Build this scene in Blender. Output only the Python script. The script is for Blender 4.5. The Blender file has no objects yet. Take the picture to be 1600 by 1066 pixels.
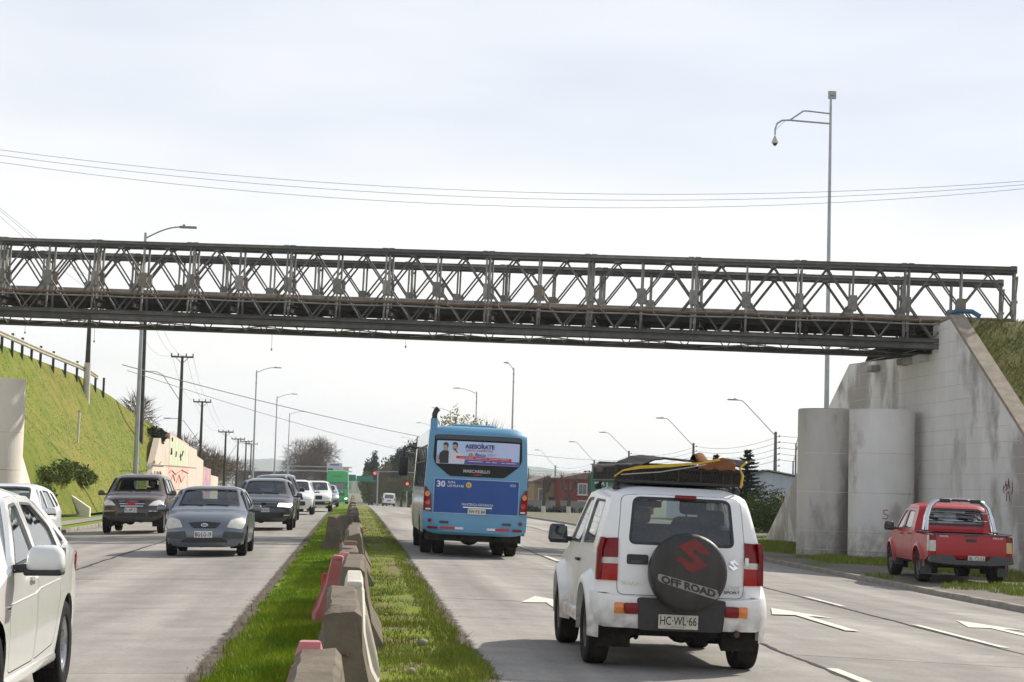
import bpy, bmesh, math, random
import numpy as np
from mathutils import Vector, Matrix
from mathutils.geometry import delaunay_2d_cdt
R_ = math.radians
rng = np.random.default_rng(7)
random.seed(7)
scene = bpy.context.scene
COL = scene.collection

# ---------------------------------------------------------------- camera
cam_data = bpy.data.cameras.new("camera")
cam_data.sensor_width = 36.0
cam_data.lens = 36.0 * 2890.0 / 1600.0
cam_data.clip_start = 0.1
cam_data.clip_end = 12000.0
cam = bpy.data.objects.new("camera", cam_data)
COL.objects.link(cam)
_roll, _pitch, _yaw = R_(1.55), R_(4.444), R_(4.772)
_f = Vector((math.sin(_yaw) * math.cos(_pitch), math.cos(_yaw) * math.cos(_pitch), math.sin(_pitch)))
_r = Vector((math.cos(_yaw), -math.sin(_yaw), 0))
_u = _r.cross(_f)
_r2 = _r * math.cos(_roll) + _u * math.sin(_roll)
_u2 = -_r * math.sin(_roll) + _u * math.cos(_roll)
_m = Matrix((_r2, _u2, -_f)).transposed().to_4x4()
_m.translation = Vector((0, 0, 1.62))
cam.matrix_world = _m
cam_data.dof.use_dof = False
scene.camera = cam

# ---------------------------------------------------------------- sky and sun
SUN_AZ, SUN_EL = R_(48), R_(37)          # azimuth from the road direction, towards the right
to_sun = Vector((math.sin(SUN_AZ) * math.cos(SUN_EL), math.cos(SUN_AZ) * math.cos(SUN_EL), math.sin(SUN_EL)))
world = bpy.data.worlds.new("World")
scene.world = world
world.use_nodes = True
nt = world.node_tree
nt.nodes.clear()
wo = nt.nodes.new("ShaderNodeOutputWorld")
bg = nt.nodes.new("ShaderNodeBackground")
bg.inputs["Strength"].default_value = 0.1
sky = nt.nodes.new("ShaderNodeTexSky")
sky.sky_type = 'NISHITA'
sky.sun_disc = False
sky.sun_elevation = SUN_EL
sky.sun_rotation = SUN_AZ
sky.air_density = 1.0
sky.dust_density = 2.0
tc = nt.nodes.new("ShaderNodeTexCoord")
mp = nt.nodes.new("ShaderNodeMapping")
mp.inputs["Scale"].default_value = (1.0, 1.0, 4.5)      # layered, flattened cloud
mp.inputs["Location"].default_value = (0.35, 0.2, 0.1)
n1 = nt.nodes.new("ShaderNodeTexNoise")
n1.inputs["Scale"].default_value = 2.1
n1.inputs["Detail"].default_value = 6
n1.inputs["Roughness"].default_value = 0.5
n1.inputs["Distortion"].default_value = 0.4
cr = nt.nodes.new("ShaderNodeValToRGB")
cr.color_ramp.elements[0].position = 0.36
cr.color_ramp.elements[0].color = (0.80, 0.80, 0.80, 1)
cr.color_ramp.elements[1].position = 0.60
cr.color_ramp.elements[1].color = (0.97, 0.97, 0.97, 1)
n2 = nt.nodes.new("ShaderNodeTexNoise")
n2.inputs["Scale"].default_value = 1.5
n2.inputs["Detail"].default_value = 4
cr2 = nt.nodes.new("ShaderNodeValToRGB")            # cloud tone: thin blue-grey to white
cr2.color_ramp.elements[0].position = 0.38
cr2.color_ramp.elements[0].color = (5.75, 6.2, 7.1, 1)
cr2.color_ramp.elements[1].position = 0.62
cr2.color_ramp.elements[1].color = (8.3, 8.25, 8.15, 1)
sz = nt.nodes.new("ShaderNodeSeparateXYZ")            # cloud deck whitens towards the horizon all round
hz = nt.nodes.new("ShaderNodeMapRange")
hz.inputs[1].default_value = 0.0
hz.inputs[2].default_value = 0.30
hz.inputs[3].default_value = 0.14
hz.inputs[4].default_value = -0.04
ah = nt.nodes.new("ShaderNodeMath")
nt.links.new(tc.outputs["Generated"], sz.inputs[0])
nt.links.new(sz.outputs["Z"], hz.inputs[0])
nt.links.new(hz.outputs[0], ah.inputs[1])
mx = nt.nodes.new("ShaderNodeMix")
mx.data_type = 'RGBA'
L = nt.links.new
L(tc.outputs["Generated"], mp.inputs["Vector"])
L(mp.outputs["Vector"], n1.inputs["Vector"])
L(mp.outputs["Vector"], n2.inputs["Vector"])
L(n1.outputs["Fac"], cr.inputs["Fac"])
L(n2.outputs["Fac"], ah.inputs[0])
L(ah.outputs[0], cr2.inputs["Fac"])
cv = nt.nodes.new("ShaderNodeMapRange")              # cloud thins towards the zenith
cv.inputs[1].default_value = 0.15
cv.inputs[2].default_value = 0.75
cv.inputs[3].default_value = 1.0
cv.inputs[4].default_value = 0.45
mc = nt.nodes.new("ShaderNodeMath")
mc.operation = 'MULTIPLY'
L(sz.outputs["Z"], cv.inputs[0])
L(cv.outputs[0], mc.inputs[0])
L(cr.outputs["Color"], mc.inputs[1])
L(mc.outputs[0], mx.inputs[0])
L(sky.outputs["Color"], mx.inputs[6])
L(cr2.outputs["Color"], mx.inputs[7])
L(mx.outputs[2], bg.inputs["Color"])
L(bg.outputs[0], wo.inputs["Surface"])

sun_data = bpy.data.lights.new("sun", 'SUN')
sun_data.energy = 4.2
sun_data.angle = R_(1.2)
sun_data.color = (1.0, 0.94, 0.85)
sun = bpy.data.objects.new("sun", sun_data)
COL.objects.link(sun)
sun.rotation_euler = to_sun.to_track_quat('Z', 'Y').to_euler()
sun.location = (40, 10, 40)

scene.view_settings.view_transform = 'Standard'
scene.view_settings.look = 'None'
scene.view_settings.exposure = 0.4
scene.view_settings.gamma = 1.0
scene.view_settings.use_curve_mapping = False
scene.cycles.max_bounces = 6
scene.cycles.volume_bounces = 2
scene.cycles.transparent_max_bounces = 16
scene.cycles.use_denoising = True

# ---------------------------------------------------------------- materials
MATS = {}


def pm(name, c1, c2=None, scale=4.0, rough=0.6, metal=0.0, bump=0.0, bscale=40.0, coat=0.0, spec=0.5,
       lo=0.35, hi=0.65, c3=None, s3=30.0, lo3=0.55, hi3=0.75, detail=5, stretch=None, emis=None, estr=0.0,
       dirt=None, trans=0.0):
    """Procedural principled material: two noise-mixed tones, an optional third fleck tone, bump."""
    if name in MATS:
        return MATS[name]
    m = bpy.data.materials.new(name)
    m.use_nodes = True
    t = m.node_tree
    b = t.nodes["Principled BSDF"]
    c2 = c2 or tuple(min(1, v * 0.86) for v in c1)
    tc = t.nodes.new("ShaderNodeTexCoord")
    vec = tc.outputs["Object"]
    if stretch:
        mp = t.nodes.new("ShaderNodeMapping")
        mp.inputs["Scale"].default_value = stretch
        t.links.new(vec, mp.inputs["Vector"])
        vec = mp.outputs["Vector"]

    def noise(s, d=detail):
        n = t.nodes.new("ShaderNodeTexNoise")
        n.inputs["Scale"].default_value = s
        n.inputs["Detail"].default_value = d
        n.inputs["Roughness"].default_value = 0.6
        t.links.new(vec, n.inputs["Vector"])
        return n.outputs["Fac"]

    def ramp(fac, a, bb):
        r = t.nodes.new("ShaderNodeMapRange")
        r.inputs[1].default_value = a
        r.inputs[2].default_value = bb
        t.links.new(fac, r.inputs[0])
        return r.outputs[0]

    def mix(fac, a, bb):
        x = t.nodes.new("ShaderNodeMix")
        x.data_type = 'RGBA'
        t.links.new(fac, x.inputs[0])
        for v, i in ((a, 6), (bb, 7)):
            if isinstance(v, tuple):
                x.inputs[i].default_value = (*v, 1)
            else:
                t.links.new(v, x.inputs[i])
        return x.outputs[2]

    col = mix(ramp(noise(scale), lo, hi), tuple(c1), tuple(c2))
    if c3:
        col = mix(ramp(noise(s3), lo3, hi3), col, tuple(c3))
    if dirt:                                   # (colour, z_full, z_none): splashed dirt with a ragged upper edge
        sp = t.nodes.new("ShaderNodeSeparateXYZ")
        t.links.new(tc.outputs["Object"], sp.inputs[0])
        r = t.nodes.new("ShaderNodeMapRange")
        r.inputs[1].default_value = dirt[2]
        r.inputs[2].default_value = dirt[1]
        t.links.new(sp.outputs["Z"], r.inputs[0])
        mu = t.nodes.new("ShaderNodeMath")
        mu.operation = 'MULTIPLY'
        t.links.new(r.outputs[0], mu.inputs[0])
        t.links.new(ramp(noise(7, 8), 0.3, 0.75), mu.inputs[1])
        col = mix(mu.outputs[0], col, dirt[0])
    t.links.new(col, b.inputs["Base Color"])
    b.inputs["Metallic"].default_value = metal
    b.inputs["Coat Weight"].default_value = coat
    b.inputs["Coat Roughness"].default_value = 0.06
    if rough >= 0.8 and spec == 0.5:
        spec = 0.12
    b.inputs["Specular IOR Level"].default_value = spec
    if trans:
        b.inputs["Transmission Weight"].default_value = trans
    rr = t.nodes.new("ShaderNodeMapRange")
    rr.inputs[3].default_value = max(0.02, rough * 0.82)
    rr.inputs[4].default_value = min(1, rough * 1.15)
    t.links.new(noise(scale * 2.7, 3), rr.inputs[0])
    t.links.new(rr.outputs[0], b.inputs["Roughness"])
    if bump:
        bp = t.nodes.new("ShaderNodeBump")
        bp.inputs["Strength"].default_value = bump
        bp.inputs["Distance"].default_value = 0.02
        t.links.new(noise(bscale, 6), bp.inputs["Height"])
        t.links.new(bp.outputs[0], b.inputs["Normal"])
    if emis:
        b.inputs["Emission Color"].default_value = (*emis, 1)
        b.inputs["Emission Strength"].default_value = estr
    MATS[name] = m
    return m


def glass_mat(name, tint, rough=0.02, base=0.06, gloss=1.0):
    if name in MATS:
        return MATS[name]
    m = bpy.data.materials.new(name)
    m.use_nodes = True
    t = m.node_tree
    t.nodes.remove(t.nodes["Principled BSDF"])
    out = t.nodes["Material Output"]
    tr = t.nodes.new("ShaderNodeBsdfTransparent")
    gl = t.nodes.new("ShaderNodeBsdfGlossy")
    gl.inputs["Roughness"].default_value = rough
    gl.inputs["Color"].default_value = (gloss * 0.96, gloss * 0.98, gloss, 1)
    n = t.nodes.new("ShaderNodeTexNoise")
    n.inputs["Scale"].default_value = 3
    mxx = t.nodes.new("ShaderNodeMix")
    mxx.data_type = 'RGBA'
    mxx.inputs[6].default_value = (*tint, 1)
    mxx.inputs[7].default_value = (*[v * 0.9 for v in tint], 1)
    t.links.new(n.outputs["Fac"], mxx.inputs[0])
    t.links.new(mxx.outputs[2], tr.inputs["Color"])
    fr = t.nodes.new("ShaderNodeLayerWeight")        # Schlick term, the same from both sides of the pane
    fr.inputs["Blend"].default_value = 0.5
    pw = t.nodes.new("ShaderNodeMath")
    pw.operation = 'POWER'
    pw.inputs[1].default_value = 5.0
    ad = t.nodes.new("ShaderNodeMath")
    ad.operation = 'MULTIPLY_ADD'
    ad.inputs[1].default_value = 0.94
    ad.inputs[2].default_value = 0.04 + base
    ad.use_clamp = True
    t.links.new(fr.outputs["Facing"], pw.inputs[0])
    t.links.new(pw.outputs[0], ad.inputs[0])
    ms = t.nodes.new("ShaderNodeMixShader")
    t.links.new(ad.outputs[0], ms.inputs[0])
    t.links.new(tr.outputs[0], ms.inputs[1])
    t.links.new(gl.outputs[0], ms.inputs[2])
    t.links.new(ms.outputs[0], out.inputs["Surface"])
    MATS[name] = m
    return m


# ---------------------------------------------------------------- objects
def tag(o, label=None, cat=None, group=None, kind=None):
    if label:
        o["label"] = label
    if cat:
        o["category"] = cat
    if group:
        o["group"] = group
    if kind:
        o["kind"] = kind
    return o


def empty(name, loc=(0, 0, 0), rz=0.0, label=None, cat=None, group=None, rx=0.0, ry=0.0):
    o = bpy.data.objects.new(name, None)
    o.empty_display_size = 0.2
    COL.objects.link(o)
    o.location = loc
    o.rotation_euler = (rx, ry, rz)
    return tag(o, label, cat, group)


def link(name, me, parent=None, loc=None, rot=None, scale=None):
    o = bpy.data.objects.new(name, me)
    COL.objects.link(o)
    if parent is not None:
        o.parent = parent
    if loc is not None:
        o.location = loc
    if rot is not None:
        o.rotation_euler = rot
    if scale is not None:
        o.scale = scale
    return o


def copy_tree(o, parent=None):
    c = o.copy()
    COL.objects.link(c)
    c.parent = parent
    for ch in list(o.children):
        copy_tree(ch, c)
    return c


class MB:
    """Collects shapes and builds ONE mesh object."""

    def __init__(s):
        s.v, s.f, s.m = [], [], []
        s.cur = 0

    def add(s, vs, fs):
        b = len(s.v)
        s.v += [tuple(map(float, p)) for p in vs]
        s.f += [tuple(b + i for i in f) for f in fs]
        s.m += [s.cur] * len(fs)
        return s

    def box(s, c, d, rz=0.0, rx=0.0, ry=0.0, taper=None):
        x, y, z = d[0] / 2, d[1] / 2, d[2] / 2
        tx, ty = taper or (1, 1)
        vs = [(-x, -y, -z), (x, -y, -z), (x, y, -z), (-x, y, -z),
              (-x * tx, -y * ty, z), (x * tx, -y * ty, z), (x * tx, y * ty, z), (-x * tx, y * ty, z)]
        if rz or rx or ry:
            M = Matrix.Rotation(rz, 3, 'Z') @ Matrix.Rotation(ry, 3, 'Y') @ Matrix.Rotation(rx, 3, 'X')
            vs = [M @ Vector(v) for v in vs]
        vs = [(v[0] + c[0], v[1] + c[1], v[2] + c[2]) for v in vs]
        return s.add(vs, [(0, 3, 2, 1), (4, 5, 6, 7), (0, 1, 5, 4), (1, 2, 6, 5), (2, 3, 7, 6), (3, 0, 4, 7)])

    def bar(s, p, q, a, b=None, up=(0, 0, 1)):
        """Rectangular bar of section a x b from p to q."""
        b = b or a
        p, q = Vector(p), Vector(q)
        d = (q - p).normalized()
        u = Vector(up)
        if abs(d.dot(u)) > 0.98:
            u = Vector((0, 1, 0))
        x = d.cross(u).normalized()
        y = x.cross(d).normalized()
        vs = []
        for e in (p, q):
            for i, j in ((-1, -1), (1, -1), (1, 1), (-1, 1)):
                vs.append(e + x * (a / 2 * i) + y * (b / 2 * j))
        return s.add(vs, [(0, 3, 2, 1), (4, 5, 6, 7), (0, 1, 5, 4), (1, 2, 6, 5), (2, 3, 7, 6), (3, 0, 4, 7)])

    def tube(s, pts, r, n=8, cap=True, r1=None):
        pts = [Vector(p) for p in pts]
        k = len(pts)
        rings = []
        x = None
        for i, p in enumerate(pts):
            d = (pts[min(i + 1, k - 1)] - pts[max(i - 1, 0)]).normalized()
            if x is None:
                u = Vector((0, 0, 1)) if abs(d.z) < 0.95 else Vector((0, 1, 0))
                x = d.cross(u).normalized()
            else:
                x = (x - d * x.dot(d)).normalized()
            y = d.cross(x)
            if isinstance(r, (list, tuple)):
                rad = r[i]
            else:
                rad = r if r1 is None else r + (r1 - r) * i / max(1, k - 1)
            rings.append([p + (x * math.cos(2 * math.pi * j / n) + y * math.sin(2 * math.pi * j / n)) * rad for j in range(n)])
        vs = [v for g in rings for v in g]
        fs = []
        for i in range(k - 1):
            for j in range(n):
                fs.append((i * n + j, i * n + (j + 1) % n, (i + 1) * n + (j + 1) % n, (i + 1) * n + j))
        if cap:
            fs.append(tuple(reversed(range(n))))
            fs.append(tuple((k - 1) * n + j for j in range(n)))
        return s.add(vs, fs)

    def lathe(s, prof, n=24, axis='Z', c=(0, 0, 0)):
        """prof: (radius, height) pairs; open ends are closed when radius is 0."""
        vs, fs = [], []
        for r, h in prof:
            for j in range(n):
                a = 2 * math.pi * j / n
                q = (r * math.cos(a), r * math.sin(a), h)
                if axis == 'X':
                    q = (h, q[0], q[1])
                elif axis == 'Y':
                    q = (q[0], h, q[1])
                vs.append((q[0] + c[0], q[1] + c[1], q[2] + c[2]))
        for i in range(len(prof) - 1):
            for j in range(n):
                fs.append((i * n + j, i * n + (j + 1) % n, (i + 1) * n + (j + 1) % n, (i + 1) * n + j))
        return s.add(vs, fs)

    def prism(s, poly, fa, fb):
        """poly of 2-D points; fa and fb map (u, v) to the two end faces."""
        n = len(poly)
        vs = [fa(*p) for p in poly] + [fb(*p) for p in poly]
        fs = [tuple(reversed(range(n))), tuple(range(n, 2 * n))]
        for i in range(n):
            fs.append((i, (i + 1) % n, n + (i + 1) % n, n + i))
        return s.add(vs, fs)

    def ball(s, c, d, n=10, k=7):
        pr = [(math.sin(math.pi * i / k), -math.cos(math.pi * i / k)) for i in range(k + 1)]
        vs, fs = [], []
        for r, h in pr:
            for j in range(n):
                a = 2 * math.pi * j / n
                vs.append((c[0] + d[0] / 2 * r * math.cos(a), c[1] + d[1] / 2 * r * math.sin(a), c[2] + d[2] / 2 * h))
        for i in range(k):
            for j in range(n):
                fs.append((i * n + j, i * n + (j + 1) % n, (i + 1) * n + (j + 1) % n, (i + 1) * n + j))
        return s.add(vs, fs)

    def rbox(s, c, d, r, seg=2, rz=0.0, rx=0.0, taper=None):
        bm = bmesh.new()
        bmesh.ops.create_cube(bm, size=1.0)
        for v in bm.verts:
            t = taper if (taper and v.co.z > 0) else (1, 1)
            v.co = Vector((v.co.x * d[0] * t[0], v.co.y * d[1] * t[1], v.co.z * d[2]))
        bmesh.ops.bevel(bm, geom=bm.edges[:], offset=min(r, min(d) * 0.49), segments=seg, affect='EDGES', profile=0.5)
        M = Matrix.Rotation(rz, 3, 'Z') @ Matrix.Rotation(rx, 3, 'X')
        vs = [M @ v.co + Vector(c) for v in bm.verts]
        bm.verts.index_update()
        fs = [tuple(v.index for v in f.verts) for f in bm.faces]
        bm.free()
        return s.add(vs, fs)

    def mesh(s, name, mats, smooth=False, merge=0.0, sharp=None, fix=False):
        me = bpy.data.meshes.new(name)
        me.from_pydata(s.v, [], s.f)
        mats = mats if isinstance(mats, (list, tuple)) else [mats]
        for m in mats:
            me.materials.append(m)
        if len(mats) > 1:
            me.polygons.foreach_set("material_index", s.m)
        if merge or fix:
            bm = bmesh.new()
            bm.from_mesh(me)
            if merge:
                bmesh.ops.remove_doubles(bm, verts=bm.verts[:], dist=merge)
            if fix:
                bmesh.ops.recalc_face_normals(bm, faces=bm.faces[:])
            bm.to_mesh(me)
            bm.free()
        if smooth:
            me.polygons.foreach_set("use_smooth", [True] * len(me.polygons))
            if sharp is not None:
                me.set_sharp_from_angle(angle=sharp)
        me.update()
        return me

    def build(s, name, mats, parent=None, smooth=False, loc=None, rot=None, merge=0.0, sharp=R_(40), fix=False):
        return link(name, s.mesh(name, mats, smooth, merge, sharp, fix), parent, loc, rot)


def np_mesh(name, verts, faces, mat, smooth=False):
    """Big mesh from numpy arrays (faces all the same size)."""
    me = bpy.data.meshes.new(name)
    k = faces.shape[1]
    me.vertices.add(len(verts))
    me.vertices.foreach_set("co", np.asarray(verts, dtype=np.float32).ravel())
    me.loops.add(faces.size)
    me.loops.foreach_set("vertex_index", faces.astype(np.int32).ravel())
    me.polygons.add(len(faces))
    me.polygons.foreach_set("loop_start", np.arange(0, faces.size, k, dtype=np.int32))
    me.materials.append(mat)
    me.update(calc_edges=True)
    if smooth:
        me.polygons.foreach_set("use_smooth", [True] * len(faces))
    return me


_txt_cache = {}


def text_verts(txt, bold=0.0):
    """(vertices 2-D centred with cap height 1, faces, width) of flat lettering."""
    k = (txt, bold)
    if k in _txt_cache:
        return _txt_cache[k]
    cu = bpy.data.curves.new("t", 'FONT')
    cu.body = txt
    cu.size = 1.0
    cu.offset = bold
    cu.resolution_u = 3
    ob = bpy.data.objects.new("t", cu)
    COL.objects.link(ob)
    bpy.context.view_layer.update()
    me = bpy.data.meshes.new_from_object(ob)
    vs = np.array([v.co[:2] for v in me.vertices])
    fs = [tuple(p.vertices) for p in me.polygons]
    bpy.data.objects.remove(ob)
    bpy.data.curves.remove(cu)
    bpy.data.meshes.remove(me)
    w = vs[:, 0].max() - vs[:, 0].min()
    vs[:, 0] -= (vs[:, 0].max() + vs[:, 0].min()) / 2
    vs /= 0.69
    vs[:, 1] -= 0.5
    _txt_cache[k] = (vs, fs, w / 0.69)
    return _txt_cache[k]


def text_flat(txt, mat, parent, name, org, ex, ez, height, width=None, bold=0.0):
    """Lettering as a flat mesh; org = centre, ex / ez = right and up axes."""
    vs, fs, w = text_verts(txt, bold)
    sx = height if width is None else width / w
    ex, ez = Vector(ex), Vector(ez)
    mb = MB()
    mb.add([Vector(org) + ex * (v[0] * sx) + ez * (v[1] * height) for v in vs], fs)
    return mb.build(name, mat, parent)


def lerp(a, b, t):
    return a + (b - a) * t


def sag(p, q, drop, n=14):
    p, q = Vector(p), Vector(q)
    return [p.lerp(q, i / n) - Vector((0, 0, drop * 4 * (i / n) * (1 - i / n))) for i in range(n + 1)]


# ---------------------------------------------------------------- lie of the land
def zc(Y):
    """Long profile of the road: level, then falling away."""
    Y = np.asarray(Y, dtype=float)
    a = -5.2e-5 * np.clip(Y - 60, 0, 120) ** 2
    return a - 0.01248 * np.clip(Y - 180, 0, 620)


def gz(X, Y):
    X = np.asarray(X, dtype=float)
    A = np.abs(X)
    return zc(Y) - 0.02 * np.clip(A - 1.15, 0, 4) - 0.04 * np.clip(A - 5.15, 0, 7)


def gzf(X, Y):
    return float(gz(X, Y))
# ---------------------------------------------------------------- sheets: polygons with holes, mapped onto curved skins
def in_poly(poly, P):
    poly = np.asarray(poly)
    x, y = P[:, 0], P[:, 1]
    c = np.zeros(len(P), bool)
    j = len(poly) - 1
    for i in range(len(poly)):
        xi, yi = poly[i]
        xj, yj = poly[j]
        if yi != yj:
            c ^= ((yi > y) != (yj > y)) & (x < (xj - xi) * (y - yi) / (yj - yi) + xi)
        j = i
    return c


def dense(poly, step):
    out = []
    n = len(poly)
    for i in range(n):
        a, b = np.array(poly[i], float), np.array(poly[(i + 1) % n], float)
        k = max(1, int(math.ceil(np.hypot(*(b - a)) / (step * 1.5))))
        for j in range(k):
            out.append(tuple(a + (b - a) * j / k))
    return out


def rounded(poly, r, n=4):
    """Round the corners of a 2-D polygon."""
    out = []
    k = len(poly)
    for i in range(k):
        p0, p1, p2 = (np.array(poly[(i + d) % k], float) for d in (-1, 0, 1))
        a, b = p0 - p1, p2 - p1
        la, lb = np.hypot(*a), np.hypot(*b)
        rr = min(r, la * 0.45, lb * 0.45)
        q0, q1 = p1 + a / la * rr, p1 + b / lb * rr
        for j in range(n + 1):
            t = j / n
            out.append(tuple((1 - t) ** 2 * q0 + 2 * t * (1 - t) * p1 + t * t * q1))
    return out


def tri_sheet(outer, holes, step):
    outer = dense(outer, step)
    holes = [dense(h, step) for h in holes]
    vs, ed = [], []
    for loop in [outer] + holes:
        b = len(vs)
        vs += loop
        ed += [(b + i, b + (i + 1) % len(loop)) for i in range(len(loop))]
    A = np.array(vs)
    lo, hi = np.array(outer).min(0), np.array(outer).max(0)
    gx = np.arange(lo[0] + step / 2, hi[0], step)
    gy = np.arange(lo[1] + step / 2, hi[1], step)
    if len(gx) and len(gy):
        Gp = np.stack(np.meshgrid(gx, gy), -1).reshape(-1, 2)
        ok = in_poly(outer, Gp)
        for h in holes:
            ok &= ~in_poly(h, Gp)
        Gp = Gp[ok]
        E0 = A[[e[0] for e in ed]]
        E1 = A[[e[1] for e in ed]]
        if len(Gp):
            d = E1 - E0
            l2 = (d ** 2).sum(1) + 1e-12
            keep = np.ones(len(Gp), bool)
            for s0 in range(0, len(Gp), 400):
                g = Gp[s0:s0 + 400]
                t = np.clip(((g[:, None] - E0) * d).sum(2) / l2, 0, 1)
                q = E0 + t[..., None] * d
                keep[s0:s0 + 400] = np.sqrt(((g[:, None] - q) ** 2).sum(2)).min(1) > step * 0.35
            vs = vs + [tuple(p) for p in Gp[keep]]
    res = delaunay_2d_cdt([Vector(v) for v in vs], ed, [], 0, 1e-7)
    V = np.array([tuple(v) for v in res[0]])
    Fc = np.array([tuple(f) for f in res[2] if len(f) == 3])
    C = V[Fc].mean(1)
    ok = in_poly(outer, C)
    for h in holes:
        ok &= ~in_poly(h, C)
    return V, Fc[ok]


def add_sheet(mb, outer, fmap, holes=(), step=0.12, thick=0.0, back=None):
    """Triangulated sheet; with thick, rims run down to the same outline at the lower offset (back map)."""
    V, F = tri_sheet(outer, holes, step)
    mb.add([fmap(u, v) for u, v in V], [tuple(f) for f in F])
    if back is not None:
        for loop in [outer] + list(holes):
            lp = dense(loop, step)
            n = len(lp)
            vs = [fmap(*p) for p in lp] + [back(*p) for p in lp]
            mb.add(vs, [(i, (i + 1) % n, n + (i + 1) % n, n + i) for i in range(n)])
    return mb


def fillet_line(pts, n=5):
    out = []
    for i, p in enumerate(pts):
        r = p[2] if len(p) > 2 else 0.05
        q = np.array(p[:2], float)
        if i == 0 or i == len(pts) - 1 or r == 0:
            out.append(tuple(q))
            continue
        a, b = np.array(pts[i - 1][:2]) - q, np.array(pts[i + 1][:2]) - q
        la, lb = np.hypot(*a), np.hypot(*b)
        rr = min(r, la * 0.48, lb * 0.48)
        q0, q1 = q + a / la * rr, q + b / lb * rr
        for j in range(n + 1):
            t = j / n
            out.append(tuple((1 - t) ** 2 * q0 + 2 * t * (1 - t) * q + t * t * q1))
    return out


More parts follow.
